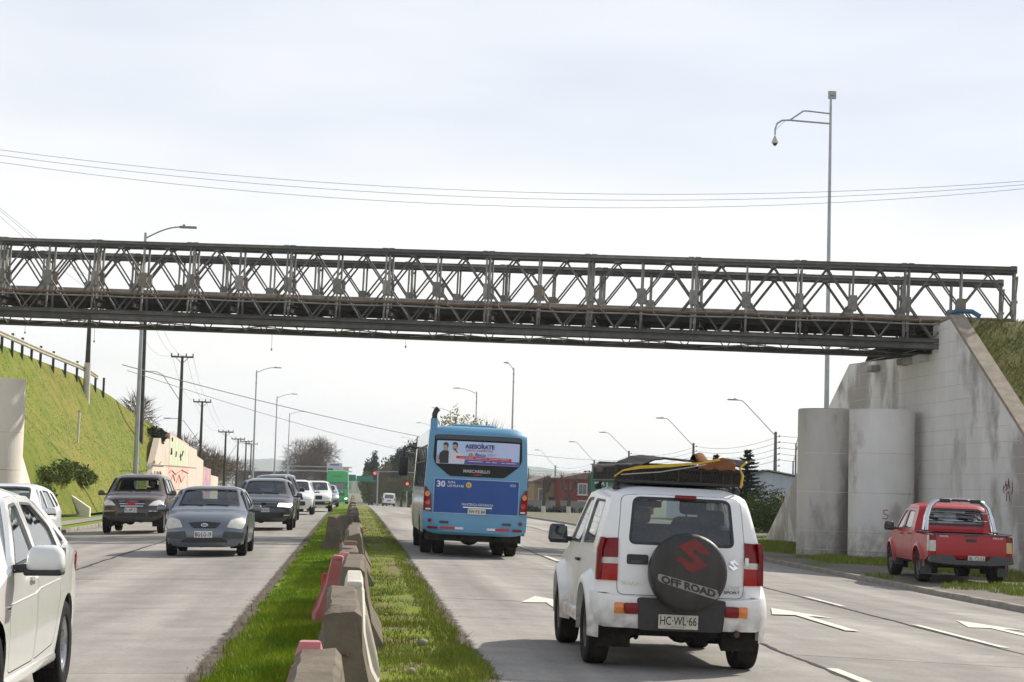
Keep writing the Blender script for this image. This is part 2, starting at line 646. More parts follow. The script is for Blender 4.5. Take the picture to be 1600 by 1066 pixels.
class Skin:
    """Vehicle skin: a side-view profile swept across the width, closed by side sheets.
    Local axes: +y forward, +x to the vehicle's right, z up from the road."""

    def __init__(s, prof, W, belt, tumble=0.25, e=0.07, pw=6, sill=0.3, bow_f=0.12, bow_r=0.06, plan_f=0.1, plan_r=0.05,
                 bulge=0.04, tz=None, tum2=0.0):
        P = np.array(fillet_line(prof))
        d = np.r_[0, np.cumsum(np.hypot(*np.diff(P, axis=0).T))]
        n = int(d[-1] / 0.05)
        s.S = np.linspace(0, d[-1], n + 1)
        s.py, s.pz = np.interp(s.S, d, P[:, 0]), np.interp(s.S, d, P[:, 1])
        h = 0.035
        ty = np.interp(s.S + h, d, P[:, 0]) - np.interp(s.S - h, d, P[:, 0])
        tz_ = np.interp(s.S + h, d, P[:, 1]) - np.interp(s.S - h, d, P[:, 1])
        l = np.hypot(ty, tz_) + 1e-9
        s.ny, s.nz = -tz_ / l, ty / l          # outward for a path going rear -> over the roof -> front
        s.W, s.belt, s.tum, s.e, s.pw, s.sill = W, belt, tumble, e, pw, sill
        s.bow_f, s.bow_r, s.plan_f, s.plan_r, s.bulge, s.tum2 = bow_f, bow_r, plan_f, plan_r, bulge, tum2
        s.y0, s.y1, s.zt = s.py.min(), s.py.max(), s.pz.max()
        s.Lmax = d[-1]
        it = int(np.argmax(s.pz))
        s.it = it
        s.rz = np.maximum.accumulate(s.pz[:it + 1])
        s.fz = np.maximum.accumulate(s.pz[it:][::-1])

    def w(s, y, z):
        h = s.W / 2
        L = s.y1 - s.y0
        f = max(0.0, (y - (s.y1 - 0.28 * L)) / (0.28 * L))
        r = max(0.0, ((s.y0 + 0.2 * L) - y) / (0.2 * L))
        h -= s.W / 2 * (s.plan_f * f * f + s.plan_r * r * r)
        if z > s.belt:
            k = z - s.belt
            h -= s.tum * k + s.tum2 * k * k
        else:
            q = (s.belt - z) / max(0.2, s.belt - s.sill)
            h -= s.bulge * (1 - 4 * (q - 0.35) ** 2 if False else max(0, q - 0.35) ** 2 * 2.2) + s.bulge * 0.35 * max(0, 0.35 - q) / 0.35
        return h

    def rib(s, S, t, off=0.0):
        y0, z0 = np.interp(S, s.S, s.py), np.interp(S, s.S, s.pz)
        ny, nz = np.interp(S, s.S, s.ny), np.interp(S, s.S, s.nz)
        k = abs(t)
        o = off - s.e * k ** s.pw
        L = s.y1 - s.y0
        bf = s.bow_f * k ** 2.5 * min(1, max(0, (y0 - (s.y0 + 0.52 * L)) / (0.4 * L)))
        br = s.bow_r * k ** 2.5 * min(1, max(0, ((s.y0 + 0.32 * L) - y0) / (0.32 * L)))
        y = y0 + ny * o - bf + br
        z = z0 + nz * o
        return (t * s.w(y, z), y, z)

    def s_rear(s, z):
        return float(np.interp(z, s.rz, s.S[:s.it + 1]))

    def s_front(s, z):
        return float(np.interp(z, s.fz, s.S[s.it:][::-1]))

    def _t(s, S, x):
        y, z = np.interp(S, s.S, s.py), np.interp(S, s.S, s.pz)
        return x / s.w(y, z)

    def rear(s, off=0.0):
        def f(x, z):
            S = s.s_rear(z)
            return s.rib(S, max(-1, min(1, s._t(S, x))), off)
        return f

    def front(s, off=0.0):
        def f(x, z):
            S = s.s_front(z)
            return s.rib(S, max(-1, min(1, s._t(S, x))), off)
        return f

    def side(s, sg, off=0.0):
        def f(y, z):
            return (sg * (s.w(y, z) + off), y, z)
        return f

    def dom(s, poly, which):
        """(x, z) polygon on the rear / front -> ribbon domain (S, t*W/2)."""
        o = []
        for x, z in poly:
            S = s.s_rear(z) if which == 'rear' else s.s_front(z)
            o.append((S, max(-0.97, min(0.97, s._t(S, x))) * s.W / 2))
        return o

    def build_body(s, mb, axles, arch, side_holes=(), rear_holes=(), front_holes=(), step=0.12, wheel_z=None, roof_holes=()):
        ww = s.W / 2
        top = [(S, ww) for S in s.S]
        bot = [(S, -ww) for S in s.S[::-1]]
        kx = int(s.W / 0.1)
        e1 = [(s.S[-1], ww - s.W * i / kx) for i in range(1, kx)]
        e0 = [(s.S[0], -ww + s.W * i / kx) for i in range(1, kx)]
        holes = [s.dom(dense(h, step * 0.6), 'rear') for h in rear_holes] + [s.dom(dense(h, step * 0.6), 'front') for h in front_holes] + list(roof_holes)
        add_sheet(mb, top + e1 + bot + e0, lambda u, v: s.rib(u, v / ww), holes, step)
        edge = [s.rib(S, 1.0) for S in s.S]
        outl = [(p[1], p[2]) for p in edge]
        wz = wheel_z if wheel_z is not None else arch - 0.06
        bottom = []
        for ya in sorted(axles, reverse=True):
            hgt = s.sill - wz
            half = math.sqrt(max(0.01, arch ** 2 - hgt ** 2))
            a0 = math.atan2(hgt, half)
            for i in range(15):
                a = a0 + (math.pi - 2 * a0) * i / 14
                bottom.append((ya + arch * math.cos(a), wz + arch * math.sin(a)))
        s.outline = outl + bottom
        for sg in (1, -1):
            add_sheet(mb, s.outline, s.side(sg), side_holes, step)
        return mb


def feature(skin, parent, name, mat, poly, face='rear', off=0.012, thick=0.02, sg=1, step=0.12, holes=(), smooth=True, label=None):
    mb = MB()
    if face == 'side':
        a, b = skin.side(sg, off), skin.side(sg, off - thick)
    else:
        a, b = getattr(skin, face)(off), getattr(skin, face)(off - thick)
    add_sheet(mb, poly, a, holes, step, thick, b if thick else None)
    o = mb.build(name, mat, parent, smooth=smooth, sharp=R_(35))
    if label:
        o["label"] = label
    return o


def rect(x0, z0, x1, z1, r=0.0, n=4):
    p = [(x0, z0), (x1, z0), (x1, z1), (x0, z1)]
    return rounded(p, r, n) if r else p


def ellipse(x, z, a, b, n=16):
    return [(x + a * math.cos(2 * math.pi * i / n), z + b * math.sin(2 * math.pi * i / n)) for i in range(n)]


def shrink(poly, d):
    """Crude inward offset of a polygon by d."""
    P = np.array(poly, float)
    n = len(P)
    area = 0.5 * sum(P[i][0] * P[(i + 1) % n][1] - P[(i + 1) % n][0] * P[i][1] for i in range(n))
    sg = 1 if area > 0 else -1
    out = []
    for i in range(n):
        a, b = P[i] - P[i - 1], P[(i + 1) % n] - P[i]
        na = np.array([-a[1], a[0]]) / (np.hypot(*a) + 1e-9)
        nb = np.array([-b[1], b[0]]) / (np.hypot(*b) + 1e-9)
        m = na + nb
        m = m / max(0.35, np.dot(m, na))
        out.append(tuple(P[i] + sg * d * m))
    return out


def text_on(skin, parent, name, mat, txt, cx, cz, h, face='rear', off=0.02, width=None, bold=0.0, slope=0.0):
    vs, fs, w = text_verts(txt, bold)
    sx = h if width is None else width / w
    f = getattr(skin, face)(off)
    sgn = 1 if face == 'rear' else -1
    mb = MB()
    mb.add([f(cx + sgn * v[0] * sx, cz + v[1] * h + slope * v[0] * sx) for v in vs], fs)
    return mb.build(name, mat, parent)


# shared vehicle materials
def paint(name, c, rough=0.32, dirt=None, coat=0.6, c2=None, metal=0.0):
    return pm("paint_" + name, c, c2 or tuple(v * 0.94 for v in c), scale=1.3, rough=rough, coat=coat, dirt=dirt, metal=metal)


M_TYRE = pm("tyre_rubber", (0.012, 0.012, 0.012), (0.026, 0.025, 0.023), 9, rough=0.85, bump=0.2, bscale=60)
M_TYRE_D = pm("tyre_rubber_dusty", (0.018, 0.017, 0.016), (0.042, 0.037, 0.032), 7, rough=0.9, bump=0.2, bscale=60)
M_ALLOY = pm("alloy_rim", (0.55, 0.56, 0.58), (0.45, 0.45, 0.46), 8, rough=0.3, metal=0.9)
M_ALLOY_D = pm("dark_alloy_rim", (0.10, 0.09, 0.085), (0.17, 0.15, 0.13), 8, rough=0.5, metal=0.5)
M_PLASTIC = pm("black_plastic", (0.018, 0.018, 0.02), (0.03, 0.03, 0.032), 12, rough=0.5)
M_PLASTIC_G = pm("grey_plastic", (0.05, 0.052, 0.056), (0.07, 0.07, 0.074), 12, rough=0.55)
M_UNDER = pm("underbody_grime", (0.014, 0.013, 0.012), (0.035, 0.03, 0.026), 8, rough=0.9)
M_TRIM = pm("cabin_trim", (0.045, 0.045, 0.048), (0.07, 0.068, 0.066), 6, rough=0.8)
M_SEAT = pm("seat_fabric", (0.03, 0.034, 0.042), (0.055, 0.058, 0.066), 30, rough=0.9, bump=0.2, bscale=200)
M_CHROME = pm("chrome", (0.75, 0.76, 0.78), (0.65, 0.66, 0.68), 5, rough=0.12, metal=1.0)
M_GLASS = glass_mat("car_glass", (0.62, 0.68, 0.66), base=0.10)
M_GLASS_D = glass_mat("tinted_car_glass", (0.10, 0.11, 0.11), base=0.08)
M_GLASS_C = glass_mat("clear_car_glass", (0.80, 0.86, 0.86), base=0.03)
M_LENS = pm("clear_lamp_lens", (0.62, 0.62, 0.58), (0.8, 0.8, 0.78), 25, rough=0.12, coat=0.8)
M_LENS_O = pm("hazed_lamp_lens", (0.48, 0.46, 0.40), (0.62, 0.60, 0.54), 14, rough=0.22, coat=0.5)
M_RED = pm("red_lamp_lens", (0.23, 0.002, 0.004), (0.16, 0.002, 0.003), 40, rough=0.25, coat=0.15, spec=0.3)
M_REDLIT = pm("lit_brake_lens", (0.32, 0.004, 0.005), (0.25, 0.003, 0.004), 30, rough=0.25, coat=0.15, spec=0.3, emis=(1, 0.03, 0.03), estr=0.02)
M_AMBER = pm("amber_lamp_lens", (0.78, 0.22, 0.02), (0.65, 0.16, 0.015), 40, rough=0.18, coat=0.8)
M_LAMP_ON = pm("lit_headlamp", (0.9, 0.9, 0.9), (0.85, 0.86, 0.9), 20, rough=0.2, emis=(1, 0.98, 0.95), estr=1.6)
M_PLATE = pm("plate_white", (0.70, 0.70, 0.66), (0.58, 0.57, 0.53), 14, rough=0.5)
M_PLATE_D = pm("plate_dusty", (0.62, 0.59, 0.50), (0.50, 0.47, 0.40), 10, rough=0.6)
M_INK = pm("plate_ink", (0.03, 0.03, 0.03), None, 10, rough=0.6)
M_WHITE_INK = pm("white_lettering", (0.75, 0.77, 0.8), None, 10, rough=0.5)
M_MIRROR = pm("mirror_glass", (0.10, 0.11, 0.12), (0.13, 0.14, 0.15), 5, rough=0.06, metal=1.0)


def wheel_meshes(name, R, wd, rimR, spokes=5, tyre=None, rim=None, style='spoke'):
    tyre = tyre or M_TYRE
    rim = rim or M_ALLOY
    h = wd / 2
    mb = MB()
    pr = [(rimR, -h * 0.72), (rimR + 0.012, -h * 0.9), (lerp(rimR, R, 0.55), -h), (R - 0.02, -h * 0.93), (R - 0.004, -h * 0.78)]
    for k in (-0.5, -0.17, 0.17, 0.5):      # tread grooves
        pr += [(R, h * k - 0.018), (R, h * k + 0.014), (R - 0.009, h * k + 0.018), (R - 0.009, h * k + 0.026)]
    pr += [(R - 0.004, h * 0.78), (R - 0.02, h * 0.93), (lerp(rimR, R, 0.55), h), (rimR + 0.012, h * 0.9), (rimR, h * 0.72)]
    mb.lathe(pr, 32, 'X')
    t = mb.mesh(name + "_tyre", tyre, True, sharp=R_(35))
    mb = MB()
    o = h * 0.5                                 # outer face towards +x
    mb.lathe([(rimR + 0.004, h * 0.80), (rimR - 0.014, h * 0.78), (rimR - 0.025, h * 0.55), (rimR - 0.03, -h * 0.3), (rimR - 0.02, -h * 0.8), (rimR + 0.004, -h * 0.8)], 32, 'X')
    mb.lathe([(rimR - 0.03, -h * 0.1), (0.05, -h * 0.02), (0.0, -h * 0.02)], 24, 'X')
    hub = 0.075
    mb.lathe([(hub, o - 0.05), (hub, o - 0.01), (hub * 0.7, o + 0.008), (0, o + 0.008)], 16, 'X')
    for i in range(spokes):
        a = 2 * math.pi * i / spokes + 0.3
        ca, sa = math.cos(a), math.sin(a)
        wi, wo = (0.035, 0.05) if spokes <= 6 else (0.014, 0.022)
        vs = []
        for r, ww, x in ((hub * 0.6, wi, o - 0.012), (rimR - 0.015, wo, h * 0.62)):
            for sgn, dx in ((-1, 0), (1, 0), (1, -0.04), (-1, -0.04)):
                vs.append((x + dx, r * ca - sgn * ww * sa, r * sa + sgn * ww * ca))
        mb.add(vs, [(0, 1, 2, 3), (4, 7, 6, 5), (0, 4, 5, 1), (1, 5, 6, 2), (2, 6, 7, 3), (3, 7, 4, 0)])
    r = mb.mesh(name + "_rim", rim, True, sharp=R_(30))
    return t, r


def add_wheels(th, name, axles, track, R, wd, rimR, spokes=5, tyre=None, rim=None, dual=()):
    t, r = wheel_meshes(name, R, wd, rimR, spokes, tyre, rim)
    for ya in axles:
        for sg in (1, -1):
            k = [track / 2]
            if ya in dual:
                k.append(track / 2 - wd - 0.03)
            for x in k:
                o = link("wheel", t, th, (sg * x, ya, R), (0.4 * ya, 0, 0 if sg > 0 else math.pi))
                link("rim", r, o)


def underbody(skin, th, axles, arch, R, z0=0.2, z1=0.52, inset=0.2):
    """Dark floor, wheel wells and inner sides so that nothing shows through the shell."""
    mb = MB()
    hw = skin.W / 2 - inset
    L0, L1 = skin.y0 + 0.22, skin.y1 - 0.28
    ys = [L0]
    for ya in sorted(axles):
        ys += [ya - arch, ya + arch]
    ys.append(L1)
    for i in range(0, len(ys) - 1, 2):
        mb.box((0, (ys[i] + ys[i + 1]) / 2, (z0 + z1) / 2), (hw * 2 + 0.16, max(0.02, ys[i + 1] - ys[i]), z1 - z0))
    mb.box((0, (L0 + L1) / 2, z1 - 0.05), (hw * 2 - 0.2, L1 - L0, 0.16))
    for ya in axles:
        for sg in (1, -1):
            n = 14
            x0, x1 = sg * (skin.w(ya, arch) - 0.012), sg * (hw - 0.14)
            vs, fs = [], []
            for i in range(n + 1):
                a = math.pi * (-0.12 + 1.24 * i / n)
                for x in (x0, x1):
                    vs.append((x, ya + (arch + 0.012) * math.cos(a), R + (arch + 0.012) * math.sin(a)))
            for i in range(n):
                fs.append((2 * i, 2 * i + 1, 2 * i + 3, 2 * i + 2))
            c = len(vs)
            vs.append((x1, ya, R))
            fs += [(2 * i + 1, c, 2 * i + 3) for i in range(n)]
            mb.add(vs, fs)
        mb.tube([(-hw, ya, R), (hw, ya, R)], 0.045, 8)
        mb.ball((0.12, ya, R), (0.3, 0.26, 0.26))
    return mb.build("underbody", M_UNDER, th)


def cabin(skin, th, y_rear, y_front, z_floor, z_belt, seats=((-0.37, 0.0), (0.37, 0.0)), rear_seat=None, wheel_at=None, hw=None):
    hw = hw or skin.W / 2 - 0.13
    mb = MB()
    mb.box((0, (y_rear + y_front) / 2, z_floor), (hw * 2, y_front - y_rear, 0.06))
    for sg in (1, -1):
        mb.box((sg * (hw - 0.02), (y_rear + y_front) / 2, (z_floor + z_belt) / 2 - 0.03), (0.05, y_front - y_rear, z_belt - z_floor - 0.06))
    mb.rbox((0, y_front - 0.16, z_belt - 0.17), (hw * 2 - 0.02, 0.42, 0.3), 0.07)
    mb.box((0, y_rear + 0.03, (z_floor + z_belt) / 2 - 0.03), (hw * 2 - 0.04, 0.05, z_belt - z_floor - 0.06))
    if wheel_at:
        x, y, z = wheel_at
        mb.tube([(x + 0.18 * math.cos(a), y + 0.09 * math.sin(a), z + 0.16 * math.sin(a)) for a in np.linspace(0, 2 * math.pi, 17)], 0.016, 6, cap=False)
        mb.bar((x, y, z), (x, y + 0.25, z - 0.15), 0.06)
    mb.build("cabin", M_TRIM, th, smooth=True)
    ss = MB()
    ss.rbox((0, 0.22, 0.13), (0.48, 0.5, 0.2), 0.06)
    ss.rbox((0, -0.06, 0.42), (0.46, 0.16, 0.6), 0.07, rx=R_(12), taper=(0.86, 0.8))
    ss.rbox((0, -0.17, 0.83), (0.27, 0.1, 0.19), 0.045, rx=R_(10))
    ss.bar((-0.06, -0.14, 0.66), (-0.06, -0.16, 0.78), 0.014)
    ss.bar((0.06, -0.14, 0.66), (0.06, -0.16, 0.78), 0.014)
    me = ss.mesh("seat", M_SEAT, True, sharp=R_(50))
    for x, y in seats:
        link("seat", me, th, (x, y, z_floor + 0.06))
    if rear_seat is not None:
        rs = MB()
        rs.rbox((0, rear_seat + 0.2, z_floor + 0.2), (hw * 2 - 0.1, 0.5, 0.2), 0.06)
        rs.rbox((0, rear_seat - 0.08, z_floor + 0.46), (hw * 2 - 0.14, 0.15, 0.5), 0.06, rx=R_(14))
        for x in (-hw * 0.55, hw * 0.55):
            rs.rbox((x, rear_seat - 0.17, z_floor + 0.78), (0.24, 0.09, 0.15), 0.04)
        rs.build("rear_seat", M_SEAT, th, smooth=True)


def mirrors(th, skin, y, z, mat, size=(0.2, 0.13, 0.16), gap=0.1, dark=None, both=(1, -1), face=-1):
    for sg in both:
        x = skin.w(y, z)
        mb = MB()
        cx = sg * (x + gap + size[0] / 2)
        mb.rbox((cx, y, z + size[2] * 0.35), size, min(size) * 0.36, 4, taper=(0.84, 0.85))
        o = mb.build("mirror", mat, th, smooth=True)
        m2 = MB()
        m2.bar((sg * (x - 0.02), y + 0.01, z + 0.0), (cx - sg * size[0] * 0.25, y + 0.01, z + size[2] * 0.05), 0.07, 0.05)
        m2.rbox((cx - sg * 0.01, y, z - size[2] * 0.12), (size[0] * 0.92, size[1] * 0.9, size[2] * 0.22), size[2] * 0.08)
        m2.build("mirror_arm", dark or M_PLASTIC, o)
        m3 = MB()
        m3.rbox((cx, y + face * (size[1] / 2 + 0.002), z + size[2] * 0.35), (size[0] * 0.82, 0.008, size[2] * 0.78), 0.003, 1)
        m3.build("mirror_glass", M_MIRROR, o)


def windscreen(skin, th, name, poly, face, mat, off=-0.012, rim=0.03):
    """Glass on the front or rear opening with a dark rubber surround."""
    g = feature(skin, th, name, mat, poly, face, off=off, thick=0.0, step=0.16)
    mb = MB()
    add_sheet(mb, poly, getattr(skin, face)(0.003), [shrink(poly, rim)], 0.2)
    mb.build("seal", M_PLASTIC, g, smooth=True)
    return g


def handle(skin, parent, sg, y, z, mat, ln=0.2):
    mb = MB()
    x = skin.w(y, z)
    mb.rbox((sg * (x + 0.024), y, z), (0.022, ln, 0.032), 0.01)
    mb.box((sg * (x + 0.006), y + ln * 0.36, z), (0.04, 0.03, 0.024))
    mb.box((sg * (x + 0.006), y - ln * 0.36, z), (0.04, 0.03, 0.024))
    return mb.build("handle", mat, parent, smooth=True)


def door(skin, th, sg, poly, win, mat, glass, hy=None, hz=None, hmat=None, gap=0.007, name="door"):
    mb = MB()
    inner = shrink(poly, gap)
    add_sheet(mb, inner, skin.side(sg, 0.0), [win] if win else [], 0.13, 0.02, skin.side(sg, -0.03))
    d = mb.build(name, mat, th, smooth=True, sharp=R_(40))
    if win:
        g = MB()
        add_sheet(g, win, skin.side(sg, -0.014), (), 0.2)
        add = g.build("window", glass, d, smooth=True)
        f = MB()
        add_sheet(f, win, skin.side(sg, 0.002), [shrink(win, 0.018)], 0.2)
        f.build("window_seal", M_PLASTIC, d)
    if hy is not None:
        handle(skin, d, sg, hy, hz, hmat or mat)
    return d


def pane(skin, th, sg, poly, glass, name="window", off=-0.014):
    g = MB()
    add_sheet(g, poly, skin.side(sg, off), (), 0.2)
    o = g.build(name, glass, th, smooth=True)
    f = MB()
    add_sheet(f, poly, skin.side(sg, 0.002), [shrink(poly, 0.02)], 0.2)
    f.build("window_seal", M_PLASTIC, o)
    return o


def plate(skin, th, face, cx, cz, txt, mat=None, w=0.36, h=0.13, off=0.03, sub=None, ts=0.078):
    p = feature(skin, th, "number_plate", mat or M_PLATE, rect(cx - w / 2, cz - h / 2, cx + w / 2, cz + h / 2, 0.01), face, off=off, thick=0.03, smooth=False)
    if txt:
        text_on(skin, p, "plate_lettering", M_INK, txt, cx, cz + (0.014 if sub else 0), ts, face, off + 0.003, width=w * 0.9, bold=0.012)
    if sub:
        text_on(skin, p, "plate_small_print", M_INK, sub, cx, cz - h * 0.36, 0.016, face, off + 0.003, width=w * 0.36)
    return p


def arch_flare(skin, th, ya, R, arch, wid, out, mat, a0=-0.05, a1=math.pi + 0.05, name="wheel_arch"):
    for sg in (1, -1):
        vs, fs = [], []
        n = 18
        for i in range(n + 1):
            a = a0 + (a1 - a0) * i / n
            for rr, o in ((arch - 0.012, -0.05), (arch - 0.006, out), (arch + wid * 0.45, out * 0.92), (arch + wid, -0.006)):
                y, z = ya + rr * math.cos(a), R + rr * math.sin(a)
                vs.append((sg * (skin.w(y, max(z, skin.sill)) + o), y, z))
        for i in range(n):
            for k in range(3):
                fs.append((4 * i + k, 4 * i + k + 1, 4 * i + k + 5, 4 * i + k + 4))
        MB().add(vs, fs).build(name, mat, th, smooth=True, sharp=R_(50), fix=True)
# ================================================================ the setting
def VERGE_Z(X, Y):
    return gzf(11.6, Y) + 0.10


def road_mat():
    m = pm("worn_concrete", (0.365, 0.340, 0.305), (0.285, 0.267, 0.24), 1.4, rough=0.85, bump=0.25, bscale=70, c3=(0.24, 0.225, 0.20), s3=24, lo3=0.5, hi3=0.75, detail=9)
    t = m.node_tree
    b = t.nodes["Principled BSDF"]
    src = b.inputs["Base Color"].links[0].from_socket
    oi = t.nodes.new("ShaderNodeObjectInfo")
    mr = t.nodes.new("ShaderNodeMapRange")
    mr.inputs[3].default_value = 0.93
    mr.inputs[4].default_value = 1.05
    t.links.new(oi.outputs["Random"], mr.inputs[0])
    # oil-darkened strip down the middle of each lane and random stains
    tcn = t.nodes.new("ShaderNodeTexCoord")
    mp = t.nodes.new("ShaderNodeMapping")
    mp.inputs["Scale"].default_value = (1.1, 0.05, 1)
    t.links.new(tcn.outputs["Object"], mp.inputs["Vector"])
    ns = t.nodes.new("ShaderNodeTexNoise")
    ns.inputs["Scale"].default_value = 1.0
    ns.inputs["Detail"].default_value = 4
    t.links.new(mp.outputs[0], ns.inputs["Vector"])
    r2 = t.nodes.new("ShaderNodeMapRange")
    r2.inputs[1].default_value = 0.35
    r2.inputs[2].default_value = 0.7
    r2.inputs[3].default_value = 1.10
    r2.inputs[4].default_value = 0.70
    t.links.new(ns.outputs["Fac"], r2.inputs[0])
    mu = t.nodes.new("ShaderNodeMath")
    mu.operation = 'MULTIPLY'
    t.links.new(mr.outputs[0], mu.inputs[0])
    t.links.new(r2.outputs[0], mu.inputs[1])
    vm = t.nodes.new("ShaderNodeVectorMath")
    vm.operation = 'SCALE'
    t.links.new(src, vm.inputs[0])
    t.links.new(mu.outputs[0], vm.inputs["Scale"])
    t.links.new(vm.outputs[0], b.inputs["Base Color"])
    return m


def vary(m, lo, hi):
    """Small tone shift from one piece to the next."""
    t = m.node_tree
    b = t.nodes["Principled BSDF"]
    src = b.inputs["Base Color"].links[0].from_socket
    oi = t.nodes.new("ShaderNodeObjectInfo")
    mr = t.nodes.new("ShaderNodeMapRange")
    mr.inputs[3].default_value, mr.inputs[4].default_value = lo, hi
    vm = t.nodes.new("ShaderNodeVectorMath")
    vm.operation = 'SCALE'
    t.links.new(oi.outputs["Random"], mr.inputs[0])
    t.links.new(src, vm.inputs[0])
    t.links.new(mr.outputs[0], vm.inputs["Scale"])
    t.links.new(vm.outputs[0], b.inputs["Base Color"])
    return m


M_ROAD = road_mat()
M_ROADBASE = pm("joint_filler", (0.035, 0.033, 0.03), (0.06, 0.055, 0.05), 3, rough=0.95)
M_TAR = pm("tar_seam", (0.03, 0.029, 0.028), (0.07, 0.066, 0.06), 5, rough=0.8)
M_PAINT = pm("road_paint", (0.66, 0.63, 0.52), (0.52, 0.49, 0.42), 3, rough=0.7, c3=(0.34, 0.32, 0.29), s3=16, lo3=0.58, hi3=0.72)
M_SOIL = pm("dry_soil", (0.115, 0.085, 0.06), (0.18, 0.14, 0.105), 3, rough=0.95, bump=0.6, bscale=25, c3=(0.05, 0.042, 0.033), s3=14)
M_TURF = pm("turf", (0.17, 0.26, 0.015), (0.12, 0.20, 0.012), 1.2, rough=0.95, bump=0.8, bscale=40, c3=(0.17, 0.20, 0.035), s3=6, lo3=0.5, hi3=0.8)
M_TURF_DIRT = pm("thin_turf", (0.175, 0.215, 0.018), (0.135, 0.175, 0.018), 1.5, rough=0.95, bump=0.8, bscale=30, c3=(0.19, 0.145, 0.09), s3=1.9, lo3=0.47, hi3=0.60)
M_BANK = pm("bank_grass", (0.15, 0.185, 0.022), (0.215, 0.19, 0.04), 0.16, rough=0.95, bump=0.9, bscale=9, c3=(0.085, 0.14, 0.016), s3=1.3, lo3=0.45, hi3=0.7, detail=9)
M_BANK2 = pm("dry_bank_grass", (0.125, 0.125, 0.03), (0.16, 0.135, 0.045), 0.5, rough=0.95, bump=0.9, bscale=9, c3=(0.07, 0.10, 0.018), s3=1.6, lo3=0.45, hi3=0.7, detail=9)
M_GROUND = pm("rough_ground", (0.10, 0.125, 0.035), (0.15, 0.13, 0.07), 0.06, rough=0.95, bump=0.5, bscale=3, c3=(0.19, 0.16, 0.11), s3=0.4)
M_DIRT = pm("verge_dirt", (0.20, 0.175, 0.15), (0.15, 0.13, 0.105), 1.1, rough=0.95, bump=0.5, bscale=30, c3=(0.10, 0.15, 0.03), s3=0.55, lo3=0.52, hi3=0.6, detail=9)
M_KERB = pm("kerb_concrete", (0.33, 0.30, 0.26), (0.24, 0.215, 0.18), 4, rough=0.9, bump=0.5, bscale=40)
M_WALK = pm("footpath", (0.30, 0.27, 0.25), (0.24, 0.22, 0.2), 1.5, rough=0.9, bump=0.2, bscale=40)


def grid_mesh(name, xs, ys, fz, mat, smooth=True):
    X, Y = np.meshgrid(xs, ys)
    Z = fz(X, Y)
    V = np.stack([X, Y, Z], -1).reshape(-1, 3)
    nx, ny = len(xs), len(ys)
    i = np.arange((ny - 1) * (nx - 1))
    r, c = i // (nx - 1), i % (nx - 1)
    a = r * nx + c
    F = np.stack([a, a + 1, a + nx + 1, a + nx], -1)
    return np_mesh(name, V, F, mat, smooth)


def hash_noise(X, Y, s, seed=0):
    """Smooth value noise for mesh displacement."""
    X, Y = (X * 0.8 - Y * 0.6) * s + seed * 17.3, (X * 0.6 + Y * 0.8) * s + seed * 5.1
    x0, y0 = np.floor(X), np.floor(Y)
    fx, fy = X - x0, Y - y0
    fx, fy = fx * fx * (3 - 2 * fx), fy * fy * (3 - 2 * fy)

    def h(a, b):
        v = np.sin(a * 127.1 + b * 311.7) * 43758.5453
        return v - np.floor(v)
    return (h(x0, y0) * (1 - fx) + h(x0 + 1, y0) * fx) * (1 - fy) + (h(x0, y0 + 1) * (1 - fx) + h(x0 + 1, y0 + 1) * fx) * fy


# ground sheet to the horizon
ys = np.r_[np.arange(-40, 200, 8), np.arange(200, 900, 25), np.arange(900, 9001, 300)]
xs = np.r_[np.arange(-6000, -200, 400), np.arange(-200, 201, 10), np.arange(300, 6001, 400)]
g = link("ground", grid_mesh("ground", xs, ys, lambda X, Y: zc(Y) - 0.52 - 0.003 * np.clip(np.abs(X) - 20, 0, 300), M_GROUND))
tag(g, kind="structure")

# carriageways: single slabs near, one sheet beyond
LANES = {"right": [1.15, 4.58, 7.80, 11.55], "left": [-8.8, -4.80, -1.15]}
SLAB_END = 130.0
for nm, ln in LANES.items():
    x0, x1 = ln[0], ln[-1]
    ysb = np.r_[np.arange(-8, 300, 6), np.arange(300, 901, 50)]
    base = link("road", grid_mesh("road_base", np.linspace(x0, x1, 9), ysb, lambda X, Y: gz(X, Y) - 0.045, M_ROADBASE))
    tag(base, kind="structure")
    far = link("far_carriageway", grid_mesh("far_road", np.linspace(x0, x1, 9), np.r_[np.arange(SLAB_END, 300, 6), np.arange(300, 801, 40)], lambda X, Y: gz(X, Y), M_ROAD), base)
    Y = -6.0
    k = 0
    while Y < SLAB_END - 0.1:
        Y2 = min(Y + 3.6, SLAB_END)
        for a, b in zip(ln[:-1], ln[1:]):
            gx, gy = 0.007, 0.006
            dz = random.uniform(-0.002, 0.002)
            q = [(a + gx, Y + gy), (b - gx, Y + gy), (b - gx, Y2 - gy), (a + gx, Y2 - gy)]
            vs = [(x, y, gzf(x, y) + dz) for x, y in q] + [(x, y, gzf(x, y) - 0.04) for x, y in q]
            mb = MB().add(vs, [(0, 1, 2, 3), (0, 4, 5, 1), (1, 5, 6, 2), (2, 6, 7, 3), (3, 7, 4, 0)])
            mb.build("concrete_slab", M_ROAD, base)
        Y = Y2
# cracked tar along the lane joints
for X0, seed in ((4.58, 1), (7.80, 2), (-4.80, 3)):
    mb = MB()
    yy = np.arange(2, 130, 0.18)
    r = np.random.default_rng(seed)
    wob = np.convolve(r.normal(0, 0.02, len(yy)), np.ones(7) / 7, 'same') * 2.0
    wid = 0.016 + 0.018 * r.random(len(yy))
    vs = []
    for y, o, w_ in zip(yy, wob, wid):
        vs += [(X0 + o - w_, y, gzf(X0, y) + 0.006), (X0 + o + w_, y, gzf(X0, y) + 0.006)]
    mb.add(vs, [(2 * i, 2 * i + 1, 2 * i + 3, 2 * i + 2) for i in range(len(yy) - 1)])
    tag(mb.build("road_joint", M_TAR), kind="structure")


